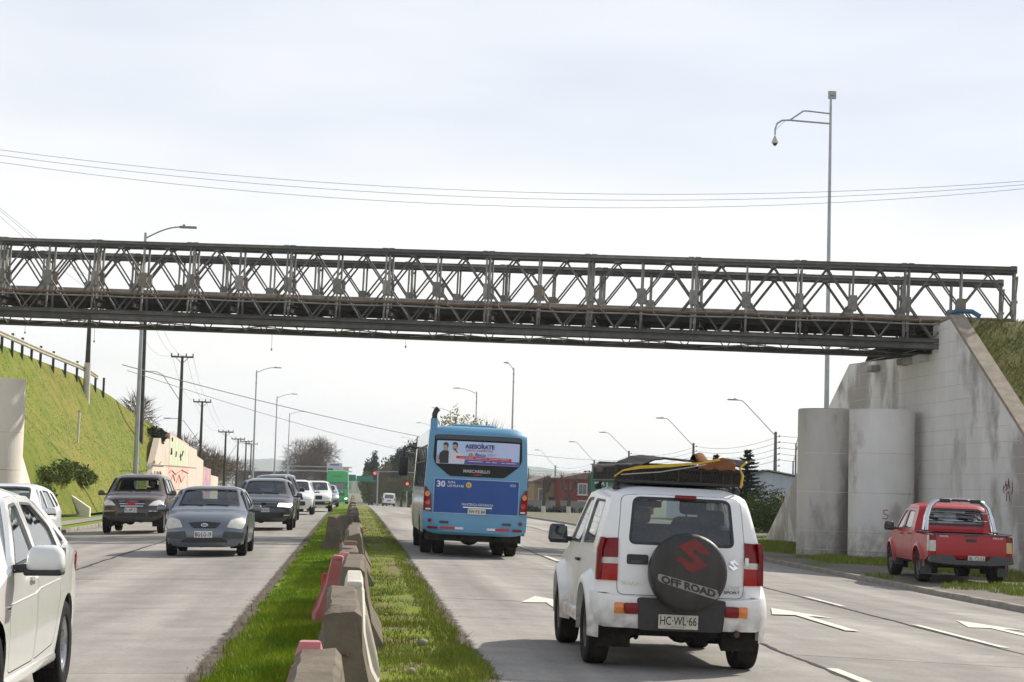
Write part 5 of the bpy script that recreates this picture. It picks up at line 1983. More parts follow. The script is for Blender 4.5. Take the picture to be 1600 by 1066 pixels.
    mb.tube([load_pt(*p) for p in [(-0.58, -1.34, 1.86), (-0.2, -1.375, 1.90), (0.1, -1.41, 1.958), (0.25, -1.42, 1.99)]], 0.005, 5)
    o = mb.build("cord", pm("grey_cord", (0.45, 0.43, 0.38), None, 20, rough=0.8), None, smooth=True)
    tag(o, "thin grey cord stretched below the yellow strap on the roof load", "cord")


build_load()
pdrv = jeep_pt(-0.34, 0.0, 0.80)
person(pdrv, 0.0, M_SHIRT_RED, "driver in a dark red shirt at the wheel of the white four-wheel-drive", ry=0.02)


# ---------------------------------------------------------------- generic passenger car
def traffic_car(name, X, Y, heading, label, cat, prof, W, belt, axles, R, arch, P, side, front, rear_win=None, sill=0.26, tumble=0.3,
                spokes=8, track=None, glass=None, rim=None, tyre=None, hi=True, kw=None, seats=True, handles=True, mirror=None, group=None, low=None, zfl=0.36, mir_y=None, msize=(0.21, 0.12, 0.14)):
    th = place(name, X, Y, heading, label, cat, group)
    sk = Skin(prof, W, belt, tumble=tumble, sill=sill, **(kw or {}))
    glass = glass or M_GLASS
    doors = side.get('doors', [])
    panes = side.get('panes', [])
    holes = [d[0] for d in doors] + panes
    mb = MB()
    sk.build_body(mb, axles, arch, holes, [rear_win] if rear_win else [], [front['screen']], step=0.13 if hi else 0.2, wheel_z=R)
    mb.build("body", P, th, smooth=True, merge=0.002, fix=True, sharp=R_(45))
    for sg in (1, -1):
        for d in doors:
            door(sk, th, sg, d[0], d[1], P, glass, d[2] if handles else None, d[3] if handles else None, d[4] if len(d) > 4 else None)
        for p in panes:
            pane(sk, th, sg, p, glass, "quarter_window")
    windscreen(sk, th, "windscreen", front['screen'], 'front', front.get('glass', glass))
    if rear_win:
        windscreen(sk, th, "rear_window", rear_win, 'rear', glass)
    for nm, m, poly, off, mirrored in front.get('parts', []):
        for sg in ((1, -1) if mirrored else (1,)):
            feature(sk, th, nm, m, [(sg * x, z) for x, z in poly], 'front', off=off, thick=0.03, step=0.09)
    for nm, m, poly, off in side.get('parts', []):
        for sg in (1, -1):
            feature(sk, th, nm, m, poly, 'side', off=off, thick=0.02, sg=sg, step=0.15)
    add_wheels(th, name, axles, track or W - 0.24, R, 0.205, R * 0.62, spokes, tyre, rim)
    underbody(sk, th, axles, arch, R, low or sill - 0.04, 0.5)
    if seats:
        yb = side['cab']
        cabin(sk, th, yb[0], yb[1], zfl, belt - 0.01, ((-0.36, yb[2]), (0.36, yb[2])), yb[3], (-0.36, yb[2] + 0.55, belt + 0.0))
    mirrors(th, sk, mir_y if mir_y is not None else side['cab'][1] - 0.25, belt + 0.02, mirror or P, msize, 0.06, face=-1)
    # wipers
    mb = MB()
    z0 = min(z for x, z in front['screen'])
    f = sk.front(0.012)
    for a, b in ((-0.12, -0.58), (0.42, -0.05)):
        mb.bar(f(-a, z0 + 0.005), f(-b, z0 + 0.03), 0.018, 0.012)
    mb.build("wiper", M_PLASTIC, th)
    return th, sk


PI = math.pi
# --- white saloon in the near left corner (faces the camera side)
P_W1 = paint("pearl_white", (0.80, 0.80, 0.76), rough=0.25, coat=0.9)
prof_sedan = [(-2.16, 0.30), (-2.20, 0.42, 0.06), (-2.17, 0.72, 0.08), (-2.08, 1.02, 0.08), (-1.62, 1.10, 0.1), (-0.95, 1.40, 0.2), (-0.35, 1.475, 0.5), (0.20, 1.44, 0.3),
              (1.10, 1.00, 0.12), (1.86, 0.86, 0.25), (2.13, 0.66, 0.12), (2.18, 0.46, 0.06), (2.12, 0.24, 0.05), (2.05, 0.2)]
dr_f = rounded([(-0.02, 0.32), (0.86, 0.32), (0.94, 0.62), (0.98, 0.93), (0.30, 1.375), (-0.08, 1.395)], 0.06, 3)
dw_f = rounded([(0.0, 0.985), (0.80, 0.955), (0.27, 1.33), (0.0, 1.345)], 0.04, 3)
dr_r = rounded([(-0.80, 0.36), (-0.05, 0.32), (-0.11, 1.395), (-0.55, 1.385), (-0.98, 1.20), (-1.10, 1.0), (-0.98, 0.72)], 0.06, 3)
dw_r = rounded([(-0.96, 1.015), (-0.10, 0.99), (-0.15, 1.345), (-0.52, 1.335), (-0.90, 1.17)], 0.04, 3)
qtr = rounded([(-1.28, 1.06), (-1.14, 1.03), (-1.04, 1.16)], 0.015, 2)
screen_s = rounded([(-0.62, 1.04), (0.62, 1.04), (0.54, 1.41), (-0.54, 1.41)], 0.06, 3)
rwin_s = rounded([(-0.56, 1.13), (0.56, 1.13), (0.50, 1.38), (-0.50, 1.38)], 0.06, 3)
hl_s = rounded([(0.42, 0.62), (0.74, 0.66), (0.78, 0.80), (0.50, 0.74)], 0.02, 2)
cr1, sk1 = traffic_car("white_sedan", -3.06, 13.12, PI, "white saloon car cut off by the left edge in the near lane", "car", prof_sedan, 1.75, 0.93,
                       (-1.33, 1.33), 0.315, 0.365, P_W1,
                       dict(doors=[(dr_f, dw_f, 0.13, 0.86), (dr_r, dw_r, -0.78, 0.90)], panes=[qtr], cab=(-1.5, 1.05, -0.05, -0.85),
                            parts=[]),
                       dict(screen=screen_s, parts=[("headlamp", M_LENS, hl_s, 0.01, True), ("grille", M_PLASTIC, rect(-0.4, 0.62, 0.4, 0.72, 0.03), 0.01, False)]),
                       rwin_s, spokes=10, track=1.53, msize=(0.25, 0.17, 0.17), kw=dict(bow_f=0.16, bow_r=0.12, plan_f=0.1, plan_r=0.09, tum2=0.25, e=0.09))
cr1.scale = (1.06, 1.06, 1.065)
feature(sk1, cr1, "tail_lamp", M_RED, rounded([(-2.02, 0.80), (-1.86, 0.86), (-1.86, 0.94), (-2.02, 0.96)], 0.02, 2), 'side', off=0.008, thick=0.02, sg=-1)
for sg in (1, -1):
    mb = MB()                                    # body crease and side trim
    f = sk1.side(sg, 0.004)
    mb.tube([f(y, 0.74 + 0.02 * (y < 0) + 0.06 * (0.9 - y) / 2.8) for y in np.linspace(0.92, -1.0, 12)], 0.0035, 5)
    mb.build("side_crease", P_W1, cr1, smooth=True)
    mb = MB().rbox((sg * (sk1.w(1.02, 0.72) + 0.006), 1.02, 0.725), (0.012, 0.09, 0.022), 0.004, 1)
    mb.build("side_badge", M_CHROME, cr1)
    mb = MB()
    mb.rbox((sg * (sk1.w(0, 0.3) - 0.012), 0.0, 0.265), (0.05, 1.88, 0.07), 0.024)
    mb.build("sill", P_W1, cr1, smooth=True)
    mb = MB()
    mb.tube([sk1.side(sg, 0.006)(y, z) for y, z in ((0.86, 0.945), (0.0, 0.972), (-0.9, 1.0), (-1.28, 1.05))], 0.005, 5)
    mb.build("window_moulding", M_CHROME, cr1, smooth=True)

# --- second white car behind it
P_W2 = paint("plain_white", (0.78, 0.79, 0.78), rough=0.3, coat=0.8)
prof_hatch = [(-1.98, 0.32), (-2.02, 0.42, 0.06), (-1.99, 0.74, 0.08), (-1.90, 1.04, 0.1), (-1.45, 1.42, 0.12), (-0.85, 1.53, 0.3), (0.15, 1.52, 0.3),
              (1.02, 1.04, 0.12), (1.72, 0.90, 0.2), (1.98, 0.70, 0.12), (2.03, 0.46, 0.06), (1.97, 0.26, 0.05), (1.9, 0.22)]
dr_fh = rounded([(-0.05, 0.34), (0.80, 0.34), (0.90, 0.95), (0.22, 1.42), (-0.10, 1.45)], 0.06, 3)
dw_fh = rounded([(-0.02, 1.0), (0.76, 0.98), (0.20, 1.38), (-0.02, 1.40)], 0.04, 3)
dr_rh = rounded([(-0.80, 0.36), (-0.08, 0.34), (-0.13, 1.45), (-0.75, 1.42), (-1.08, 1.02), (-0.96, 0.74)], 0.06, 3)
dw_rh = rounded([(-0.96, 1.03), (-0.13, 1.0), (-0.16, 1.40), (-0.72, 1.38)], 0.04, 3)
qtr_h = rounded([(-1.38, 1.10), (-1.10, 1.06), (-0.90, 1.36), (-1.1, 1.33)], 0.03, 2)
screen_h = rounded([(-0.62, 1.08), (0.62, 1.08), (0.54, 1.47), (-0.54, 1.47)], 0.06, 3)
rwin_h = rounded([(-0.54, 1.08), (0.54, 1.08), (0.46, 1.40), (-0.46, 1.40)], 0.06, 3)
cr2, sk2 = traffic_car("white_hatchback", -6.62, 36.2, PI, "white hatchback partly hidden behind the near white saloon", "car", prof_hatch, 1.72, 0.95,
                       (-1.25, 1.27), 0.31, 0.36, P_W2,
                       dict(doors=[(dr_fh, dw_fh, 0.10, 0.88), (dr_rh, dw_rh, -0.78, 0.92)], panes=[qtr_h], cab=(-1.4, 1.0, -0.05, -0.85)),
                       dict(screen=screen_h, parts=[("headlamp", M_LENS, hl_s, 0.01, True), ("grille", M_PLASTIC, rect(-0.4, 0.4, 0.4, 0.6, 0.03), 0.01, False)]),
                       rwin_h, kw=dict(bow_f=0.16, bow_r=0.1, plan_f=0.1, plan_r=0.08, tum2=0.2, e=0.09))

# --- slate grey saloon coming towards the camera
P_RIO = paint("slate_grey", (0.145, 0.165, 0.19), rough=0.3, metal=0.35, coat=0.7)
prof_rio = [(-2.08, 0.30), (-2.13, 0.42, 0.05), (-2.10, 0.72, 0.08), (-2.02, 0.98, 0.08), (-1.62, 1.04, 0.1), (-0.98, 1.38, 0.2), (-0.35, 1.47, 0.4), (0.22, 1.435, 0.25),
            (1.06, 1.0, 0.12), (1.72, 0.885, 0.3), (1.98, 0.74, 0.12), (2.08, 0.52, 0.07), (2.07, 0.28, 0.05), (1.98, 0.2)]
hl_rio = rounded([(0.44, 0.605), (0.73, 0.585), (0.80, 0.72), (0.745, 0.85), (0.52, 0.755)], 0.03, 2)
gr_rio = rounded([(-0.33, 0.70), (-0.24, 0.595), (0.24, 0.595), (0.33, 0.70), (0.0, 0.72)], 0.03, 2)
bk_rio = rounded([(0.36, 0.36), (0.81, 0.38), (0.82, 0.50), (0.40, 0.53)], 0.02, 2)
low_rio = rounded([(-0.48, 0.30), (0.48, 0.30), (0.40, 0.40), (-0.40, 0.40)], 0.02, 2)
scr_rio = rounded([(-0.655, 1.04), (0.655, 1.04), (0.555, 1.405), (-0.555, 1.405)], 0.05, 3)
M_GLASS_SKY = glass_mat("windscreen_glass", (0.66, 0.74, 0.71), base=0.07, gloss=0.85)
cr3, sk3 = traffic_car("grey_sedan", -3.02, 40.85, PI, "slate grey saloon with black bumper inserts approaching in the lane beside the median", "car", prof_rio, 1.70, 0.92,
                       (-1.25, 1.25), 0.295, 0.345, P_RIO,
                       dict(doors=[(dr_f, dw_f, 0.10, 0.84), (dr_r, dw_r, -0.74, 0.88)], panes=[qtr], cab=(-1.45, 1.02, -0.02, -0.85)),
                       dict(screen=scr_rio, glass=M_GLASS_SKY, parts=[("headlamp", M_LENS_O, hl_rio, 0.012, True), ("grille", M_PLASTIC, gr_rio, 0.01, False),
                                                   ("bumper_insert", M_PLASTIC_G, bk_rio, 0.012, True), ("lower_intake", M_PLASTIC, low_rio, 0.006, False)]),
                       rwin_s, spokes=7, rim=M_PLASTIC_G, kw=dict(bow_f=0.22, bow_r=0.1, plan_f=0.10, plan_r=0.09, tum2=0.2, e=0.08))
b = feature(sk3, cr3, "oval_badge", M_CHROME, ellipse(0, 0.648, 0.075, 0.036), 'front', off=0.025, thick=0.02, step=0.2)
text_on(sk3, b, "badge_lettering", M_PLASTIC, "KIA", 0, 0.648, 0.034, 'front', 0.028, width=0.10, bold=0.03)
plate(sk3, cr3, 'front', 0.02, 0.465, "BG·LG·19", w=0.37, h=0.13)
person(cr3.matrix_basis @ Vector((-0.36, 0.06, 0.50)), PI, M_SHIRT_DK, "dark clothed driver at the wheel of the slate grey saloon", ry=-0.02)

# --- brown off-roader behind it in the outer lane
P_BRN = paint("dark_brown", (0.058, 0.037, 0.031), rough=0.32, metal=0.1, coat=0.6, dirt=((0.16, 0.12, 0.09), 0.3, 0.8))
prof_suv = [(-2.30, 0.46), (-2.36, 0.56, 0.06), (-2.33, 0.86, 0.08), (-2.28, 1.10, 0.12), (-2.10, 1.62, 0.15), (-1.8, 1.76, 0.15), (-0.6, 1.80, 0.5), (0.15, 1.755, 0.25),
            (0.95, 1.22, 0.12), (1.72, 1.10, 0.3), (2.06, 0.92, 0.14), (2.16, 0.66, 0.1), (2.14, 0.42, 0.08), (2.0, 0.36)]
dr_fs = rounded([(-0.05, 0.46), (0.78, 0.46), (0.84, 1.14), (0.18, 1.67), (-0.10, 1.70)], 0.06, 3)
dw_fs = rounded([(0.0, 1.20), (0.70, 1.18), (0.16, 1.62), (0.0, 1.63)], 0.04, 3)
dr_rs = rounded([(-0.82, 0.48), (-0.09, 0.46), (-0.14, 1.70), (-1.0, 1.68), (-1.08, 1.10), (-0.98, 0.86)], 0.06, 3)
dw_rs = rounded([(-0.99, 1.21), (-0.14, 1.20), (-0.17, 1.63), (-0.96, 1.62)], 0.04, 3)
qtr_s = rounded([(-1.85, 1.24), (-1.16, 1.22), (-1.13, 1.61), (-1.75, 1.58)], 0.05, 3)
scr_suv = rounded([(-0.70, 1.255), (0.70, 1.255), (0.60, 1.68), (-0.60, 1.68)], 0.06, 3)
rwin_suv = rounded([(-0.6, 1.15), (0.6, 1.15), (0.53, 1.6), (-0.53, 1.6)], 0.06, 3)
hl_suv = rounded([(0.47, 0.83), (0.80, 0.86), (0.84, 0.98), (0.78, 1.04), (0.60, 0.96)], 0.03, 2)
gr_suv = rounded([(-0.42, 0.97), (-0.37, 0.80), (-0.15, 0.765), (0.15, 0.765), (0.37, 0.80), (0.42, 0.97), (0, 0.99)], 0.03, 2)
fg_suv = rounded([(0.47, 0.52), (0.82, 0.54), (0.82, 0.66), (0.50, 0.66)], 0.03, 2)
lw_suv = rounded([(-0.42, 0.52), (0.42, 0.52), (0.38, 0.63), (-0.38, 0.63)], 0.03, 2)
cr4, sk4 = traffic_car("brown_suv", -6.5, 57.9, PI, "dark brown off-road car with red lettered chrome grille in the outer lane", "car", prof_suv, 1.84, 1.14,
                       (-1.42, 1.38), 0.38, 0.44, P_BRN,
                       dict(doors=[(dr_fs, dw_fs, 0.10, 1.03), (dr_rs, dw_rs, -0.78, 1.05)], panes=[qtr_s], cab=(-2.1, 0.95, -0.05, -0.95)),
                       dict(screen=scr_suv, glass=M_GLASS_SKY, parts=[("headlamp", M_LENS, hl_suv, 0.012, True), ("grille", M_PLASTIC, gr_suv, 0.012, False),
                                                   ("fog_lamp_bezel", M_PLASTIC, fg_suv, 0.008, True), ("lower_intake", M_PLASTIC, lw_suv, 0.006, False),
                                                   ("bumper_skirt", M_PLASTIC_G, rounded([(-0.8, 0.40), (0.8, 0.40), (0.84, 0.50), (-0.84, 0.50)], 0.03, 2), 0.01, False),
                                                   ("fog_lamp_trim", M_CHROME, rect(0.50, 0.665, 0.80, 0.685), 0.014, True)]),
                       rwin_suv, sill=0.42, spokes=6, mirror=P_BRN, zfl=0.6, low=0.36, kw=dict(bow_f=0.24, bow_r=0.1, plan_f=0.08, plan_r=0.06, tum2=0.1, e=0.10))
for z0 in (0.80, 0.865, 0.935):
    hw_ = 0.34 + 0.06 * (z0 - 0.8) / 0.13
    feature(sk4, cr4, "grille_bar", M_CHROME, rect(-hw_, z0, hw_, z0 + 0.024, 0.008), 'front', off=0.026, thick=0.02)
M_REDL = pm("red_letters", (0.55, 0.02, 0.025), None, 10, rough=0.4)
text_on(sk4, cr4, "grille_lettering", M_REDL, "GMC", 0, 0.878, 0.085, 'front', 0.036, width=0.36, bold=0.05)
plate(sk4, cr4, 'front', 0.02, 0.70, "FL·BP·21", w=0.36, h=0.13)

# --- dark grey crossover with headlamps lit
P_TIG = paint("charcoal_metal", (0.055, 0.06, 0.068), rough=0.3, metal=0.4, coat=0.7)
prof_cro = [(-2.18, 0.40), (-2.24, 0.50, 0.06), (-2.21, 0.82, 0.08), (-2.14, 1.06, 0.12), (-1.85, 1.50, 0.15), (-1.5, 1.63, 0.15), (-0.5, 1.67, 0.5), (0.15, 1.63, 0.25),
            (1.02, 1.12, 0.12), (1.82, 1.0, 0.3), (2.10, 0.82, 0.12), (2.18, 0.60, 0.08), (2.15, 0.36, 0.08), (2.04, 0.28)]
dr_fc = rounded([(-0.05, 0.40), (0.82, 0.40), (0.90, 1.05), (0.22, 1.55), (-0.10, 1.58)], 0.06, 3)
dw_fc = rounded([(0.0, 1.10), (0.74, 1.08), (0.20, 1.51), (0.0, 1.52)], 0.04, 3)
dr_rc = rounded([(-0.86, 0.42), (-0.09, 0.40), (-0.14, 1.58), (-0.95, 1.55), (-1.10, 1.04), (-1.0, 0.80)], 0.06, 3)
dw_rc = rounded([(-0.98, 1.12), (-0.14, 1.10), (-0.17, 1.52), (-0.90, 1.50)], 0.04, 3)
qtr_c = rounded([(-1.55, 1.16), (-1.14, 1.13), (-1.06, 1.48), (-1.4, 1.45)], 0.04, 3)
scr_cro = rounded([(-0.68, 1.155), (0.68, 1.155), (0.58, 1.58), (-0.58, 1.58)], 0.06, 3)
rwin_cro = rounded([(-0.56, 1.10), (0.56, 1.10), (0.5, 1.5), (-0.5, 1.5)], 0.06, 3)
hl_cro = rounded([(0.42, 0.76), (0.80, 0.76), (0.84, 0.88), (0.46, 0.86)], 0.02, 2)
M_BARE = pm("satin_silver", (0.5, 0.51, 0.53), None, 8, rough=0.3, metal=0.8)
cr5, sk5 = traffic_car("grey_crossover", -2.78, 61.3, PI, "charcoal crossover with roof rails and lit headlamp behind the slate grey saloon", "car", prof_cro, 1.84, 1.04,
                       (-1.36, 1.34), 0.345, 0.40, P_TIG,
                       dict(doors=[(dr_fc, dw_fc, 0.10, 0.95), (dr_rc, dw_rc, -0.80, 0.97)], panes=[qtr_c], cab=(-2.0, 1.0, -0.05, -0.95)),
                       dict(screen=scr_cro, glass=M_GLASS_SKY, parts=[("headlamp", M_LAMP_ON, hl_cro, 0.012, True), ("grille", M_PLASTIC, rect(-0.41, 0.74, 0.41, 0.88, 0.02), 0.012, False),
                                                   ("lower_intake", M_PLASTIC, rect(-0.6, 0.40, 0.6, 0.55, 0.04), 0.008, False),
                                                   ("fog_lamp", M_LENS, rect(0.62, 0.46, 0.78, 0.49, 0.01), 0.014, True)]),
                       rwin_cro, sill=0.34, hi=False, zfl=0.5, low=0.28, kw=dict(bow_f=0.22, bow_r=0.1, plan_f=0.09, plan_r=0.07, tum2=0.15, e=0.10))
for z0 in (0.76, 0.805, 0.85):
    feature(sk5, cr5, "grille_bar", M_BARE, rect(-0.40, z0, 0.40, z0 + 0.016), 'front', off=0.022, thick=0.015)
feature(sk5, cr5, "round_badge", M_CHROME, ellipse(0, 0.81, 0.07, 0.07), 'front', off=0.034, thick=0.02, step=0.2)
plate(sk5, cr5, 'front', 0.0, 0.645, "GP·KX·60", w=0.36, h=0.12)
for sg in (1, -1):
    MB().tube([(sg * 0.60, 0.0, 1.66), (sg * 0.60, -0.2, 1.72), (sg * 0.60, -1.2, 1.71), (sg * 0.60, -1.5, 1.63)], 0.018, 6).build("roof_rail", M_CHROME, cr5, smooth=True)

person(cr4.matrix_basis @ Vector((-0.36, 0.0, 0.74)), PI, M_SHIRT_DK, "dark clothed driver of the dark brown off-road car", ry=-0.02)
person(cr5.matrix_basis @ Vector((-0.36, 0.02, 0.64)), PI, M_SHIRT_DK, "dark clothed driver of the charcoal crossover", ry=-0.02)
# --- the rest of the queue
prof_pick = [(-2.55, 0.50), (-2.60, 0.58, 0.05), (-2.58, 0.95, 0.05), (-2.56, 1.12, 0.04), (-1.05, 1.16, 0.04), (-0.95, 1.50, 0.1), (-0.75, 1.79, 0.12), (-0.2, 1.83, 0.3), (0.35, 1.79, 0.2),
             (1.10, 1.24, 0.12), (1.95, 1.14, 0.25), (2.28, 0.98, 0.12), (2.36, 0.70, 0.08), (2.33, 0.46, 0.06), (2.2, 0.4)]
dr_fp = rounded([(0.22, 0.48), (0.98, 0.48), (1.02, 1.16), (0.40, 1.69), (0.18, 1.71)], 0.06, 3)
dw_fp = rounded([(0.27, 1.20), (0.86, 1.19), (0.37, 1.63), (0.27, 1.64)], 0.04, 3)
dr_rp = rounded([(-0.66, 0.50), (0.18, 0.48), (0.14, 1.71), (-0.70, 1.69), (-0.80, 1.15), (-0.72, 0.9)], 0.06, 3)
dw_rp = rounded([(-0.62, 1.22), (0.12, 1.20), (0.10, 1.64), (-0.60, 1.62)], 0.04, 3)
scr_p = rounded([(-0.70, 1.28), (0.70, 1.28), (0.60, 1.72), (-0.60, 1.72)], 0.06, 3)
hl_p = rounded([(0.50, 0.84), (0.82, 0.86), (0.84, 1.02), (0.54, 1.0)], 0.03, 2)
P_DK = paint("graphite", (0.035, 0.04, 0.045), rough=0.3, metal=0.3, coat=0.6)
P_WB = paint("bright_white", (0.80, 0.80, 0.79), rough=0.3, coat=0.8)
P_SI = paint("silver_blue", (0.36, 0.40, 0.46), rough=0.28, metal=0.6, coat=0.7)


def front_set(h, grille, low, fog=None, lens=M_LENS):
    pr = [("headlamp", lens, h, 0.012, True), ("grille", M_PLASTIC, grille, 0.012, False), ("lower_intake", M_PLASTIC, low, 0.008, False)]
    if fog:
        pr.append(("fog_lamp", M_CHROME, fog, 0.014, True))
    return pr


cr6, sk6 = traffic_car("grey_pickup", -3.05, 74.2, PI, "tall graphite pickup close behind the charcoal crossover", "pickup", prof_pick, 1.86, 1.16,
                       (-1.52, 1.55), 0.385, 0.45, P_DK,
                       dict(doors=[(dr_fp, dw_fp, 0.32, 1.05), (dr_rp, dw_rp, -0.5, 1.07)], panes=[], cab=(-0.9, 1.1, 0.15, -0.6)),
                       dict(screen=scr_p, glass=M_GLASS_SKY, parts=front_set(hl_p, rect(-0.45, 0.80, 0.45, 1.02, 0.04), rect(-0.6, 0.50, 0.6, 0.66, 0.03))),
                       None, sill=0.46, spokes=6, hi=False, zfl=0.62, low=0.4, tyre=M_TYRE_D, mirror=M_PLASTIC, kw=dict(bow_f=0.2, bow_r=0.03, plan_f=0.08, plan_r=0.0, tum2=0.1, e=0.07))
cr7, sk7 = traffic_car("white_suv", -2.72, 90.2, PI, "white sport utility vehicle behind the graphite pickup", "car", prof_cro, 1.82, 1.04, (-1.36, 1.34), 0.345, 0.40, P_WB,
                       dict(doors=[(dr_fc, dw_fc, 0.10, 0.95), (dr_rc, dw_rc, -0.80, 0.97)], panes=[qtr_c], cab=(-2.0, 1.0, -0.05, -0.95)),
                       dict(screen=scr_cro, glass=M_GLASS_SKY, parts=front_set(hl_cro, rect(-0.4, 0.72, 0.4, 0.84, 0.04), rect(-0.5, 0.44, 0.5, 0.64, 0.05))),
                       rwin_cro, sill=0.34, hi=False, zfl=0.5, low=0.28, handles=False, kw=dict(bow_f=0.24, bow_r=0.1, plan_f=0.09, plan_r=0.07, tum2=0.15, e=0.10))
cr8, sk8 = traffic_car("white_crossover", -1.98, 101.0, PI, "white crossover with black lower bumper ahead of the silver car", "car", prof_cro, 1.80, 1.04, (-1.36, 1.34), 0.345, 0.40,
                       paint("warm_white", (0.78, 0.77, 0.74), rough=0.3, coat=0.8),
                       dict(doors=[(dr_fc, dw_fc, 0.10, 0.95), (dr_rc, dw_rc, -0.80, 0.97)], panes=[qtr_c], cab=(-2.0, 1.0, -0.05, -0.95)),
                       dict(screen=scr_cro, glass=M_GLASS_SKY, parts=front_set(hl_cro, rect(-0.38, 0.66, 0.38, 0.86, 0.04), rounded([(-0.8, 0.38), (0.8, 0.38), (0.82, 0.56), (-0.82, 0.56)], 0.05, 3), rect(0.5, 0.46, 0.72, 0.54, 0.03))),
                       rwin_cro, sill=0.34, hi=False, zfl=0.5, low=0.28, handles=False, kw=dict(bow_f=0.22, bow_r=0.1, plan_f=0.09, plan_r=0.07, tum2=0.15, e=0.10))
cr9, sk9 = traffic_car("silver_hatchback", -1.75, 124.5, PI, "small silver blue hatchback in front of the green lorry", "car", prof_hatch, 1.72, 0.95, (-1.25, 1.27), 0.31, 0.36, P_SI,
                       dict(doors=[(dr_fh, dw_fh, 0.10, 0.88), (dr_rh, dw_rh, -0.78, 0.92)], panes=[qtr_h], cab=(-1.4, 1.0, -0.05, -0.85)),
                       dict(screen=screen_h, glass=M_GLASS_SKY, parts=front_set(hl_s, rect(-0.42, 0.54, 0.42, 0.70, 0.05), rect(-0.5, 0.32, 0.5, 0.44, 0.03))),
                       rwin_h, hi=False, handles=False, kw=dict(bow_f=0.22, bow_r=0.1, plan_f=0.1, plan_r=0.08, tum2=0.2, e=0.09))
prof_van = [(-2.4, 0.40), (-2.45, 0.5, 0.05), (-2.43, 1.0, 0.1), (-2.36, 1.9, 0.1), (-2.25, 2.04, 0.1), (-0.5, 2.10, 0.5), (0.75, 2.04, 0.3), (1.55, 1.28, 0.15), (2.15, 1.05, 0.2), (2.36, 0.8, 0.1), (2.38, 0.45, 0.06), (2.3, 0.36)]
scr_v = rounded([(-0.74, 1.36), (0.74, 1.36), (0.66, 1.95), (-0.66, 1.95)], 0.08, 3)
dr_v = rounded([(0.35, 0.44), (1.25, 0.44), (1.35, 1.22), (0.85, 1.88), (0.35, 1.92)], 0.06, 3)
dw_v = rounded([(0.42, 1.28), (1.18, 1.27), (0.80, 1.82), (0.42, 1.84)], 0.04, 3)
cr10, sk10 = traffic_car("dark_van", -4.35, 112.0, PI, "dark van whose roof shows above the white queueing cars", "van", prof_van, 1.92, 1.2, (-1.5, 1.5), 0.34, 0.40, P_DK,
                         dict(doors=[(dr_v, dw_v, 0.5, 1.1)], panes=[], cab=(0.0, 1.5, 0.45, None)),
                         dict(screen=scr_v, glass=M_GLASS_SKY, parts=front_set(hl_suv, rect(-0.4, 0.7, 0.4, 0.85, 0.03), rect(-0.6, 0.42, 0.6, 0.55, 0.03))),
                         None, sill=0.36, tumble=0.12, hi=False, handles=False, zfl=0.55, mirror=M_PLASTIC, kw=dict(bow_f=0.18, bow_r=0.02, plan_f=0.08, plan_r=0.02, e=0.1))

# --- small white van driving away on the other carriageway
prof_sv = [(-2.0, 0.40), (-2.06, 0.5, 0.05), (-2.04, 1.0, 0.1), (-1.94, 1.70, 0.1), (-1.8, 1.81, 0.1), (-0.5, 1.84, 0.5), (0.5, 1.78, 0.25), (1.2, 1.15, 0.12), (1.85, 0.98, 0.2), (2.05, 0.75, 0.1), (2.07, 0.45, 0.06), (2.0, 0.36)]
rw_sv = rounded([(-0.62, 1.08), (0.62, 1.08), (0.56, 1.62), (-0.56, 1.62)], 0.07, 3)
cr11, sk11 = traffic_car("white_van", 5.05, 262.0, 0.0, "small white van driving away far down the right carriageway", "van", prof_sv, 1.80, 1.05, (-1.3, 1.35), 0.32, 0.38, P_WB,
                         dict(doors=[(rounded([(0.0, 0.42), (0.85, 0.42), (0.95, 1.06), (0.45, 1.64), (0.0, 1.68)], 0.05, 3), rounded([(0.06, 1.12), (0.84, 1.10), (0.42, 1.58), (0.06, 1.60)], 0.04, 3), 0.1, 0.96)], panes=[], cab=(-0.5, 1.15, 0.1, None)),
                         dict(screen=rounded([(-0.66, 1.2), (0.66, 1.2), (0.58, 1.68), (-0.58, 1.68)], 0.06, 3), parts=[]),
                         rw_sv, sill=0.36, tumble=0.14, hi=False, handles=False, zfl=0.5, kw=dict(bow_f=0.18, bow_r=0.04, plan_f=0.08, plan_r=0.02, e=0.09))
for sg in (1, -1):
    feature(sk11, cr11, "tail_lamp", M_REDLIT, [(sg * 0.72, 0.80), (sg * 0.86, 0.80), (sg * 0.84, 1.12), (sg * 0.74, 1.12)], 'rear', off=0.015, thick=0.03)
feature(sk11, cr11, "number_plate", M_PLASTIC, rect(-0.26, 0.72, 0.26, 0.84), 'rear', off=0.015, thick=0.02)


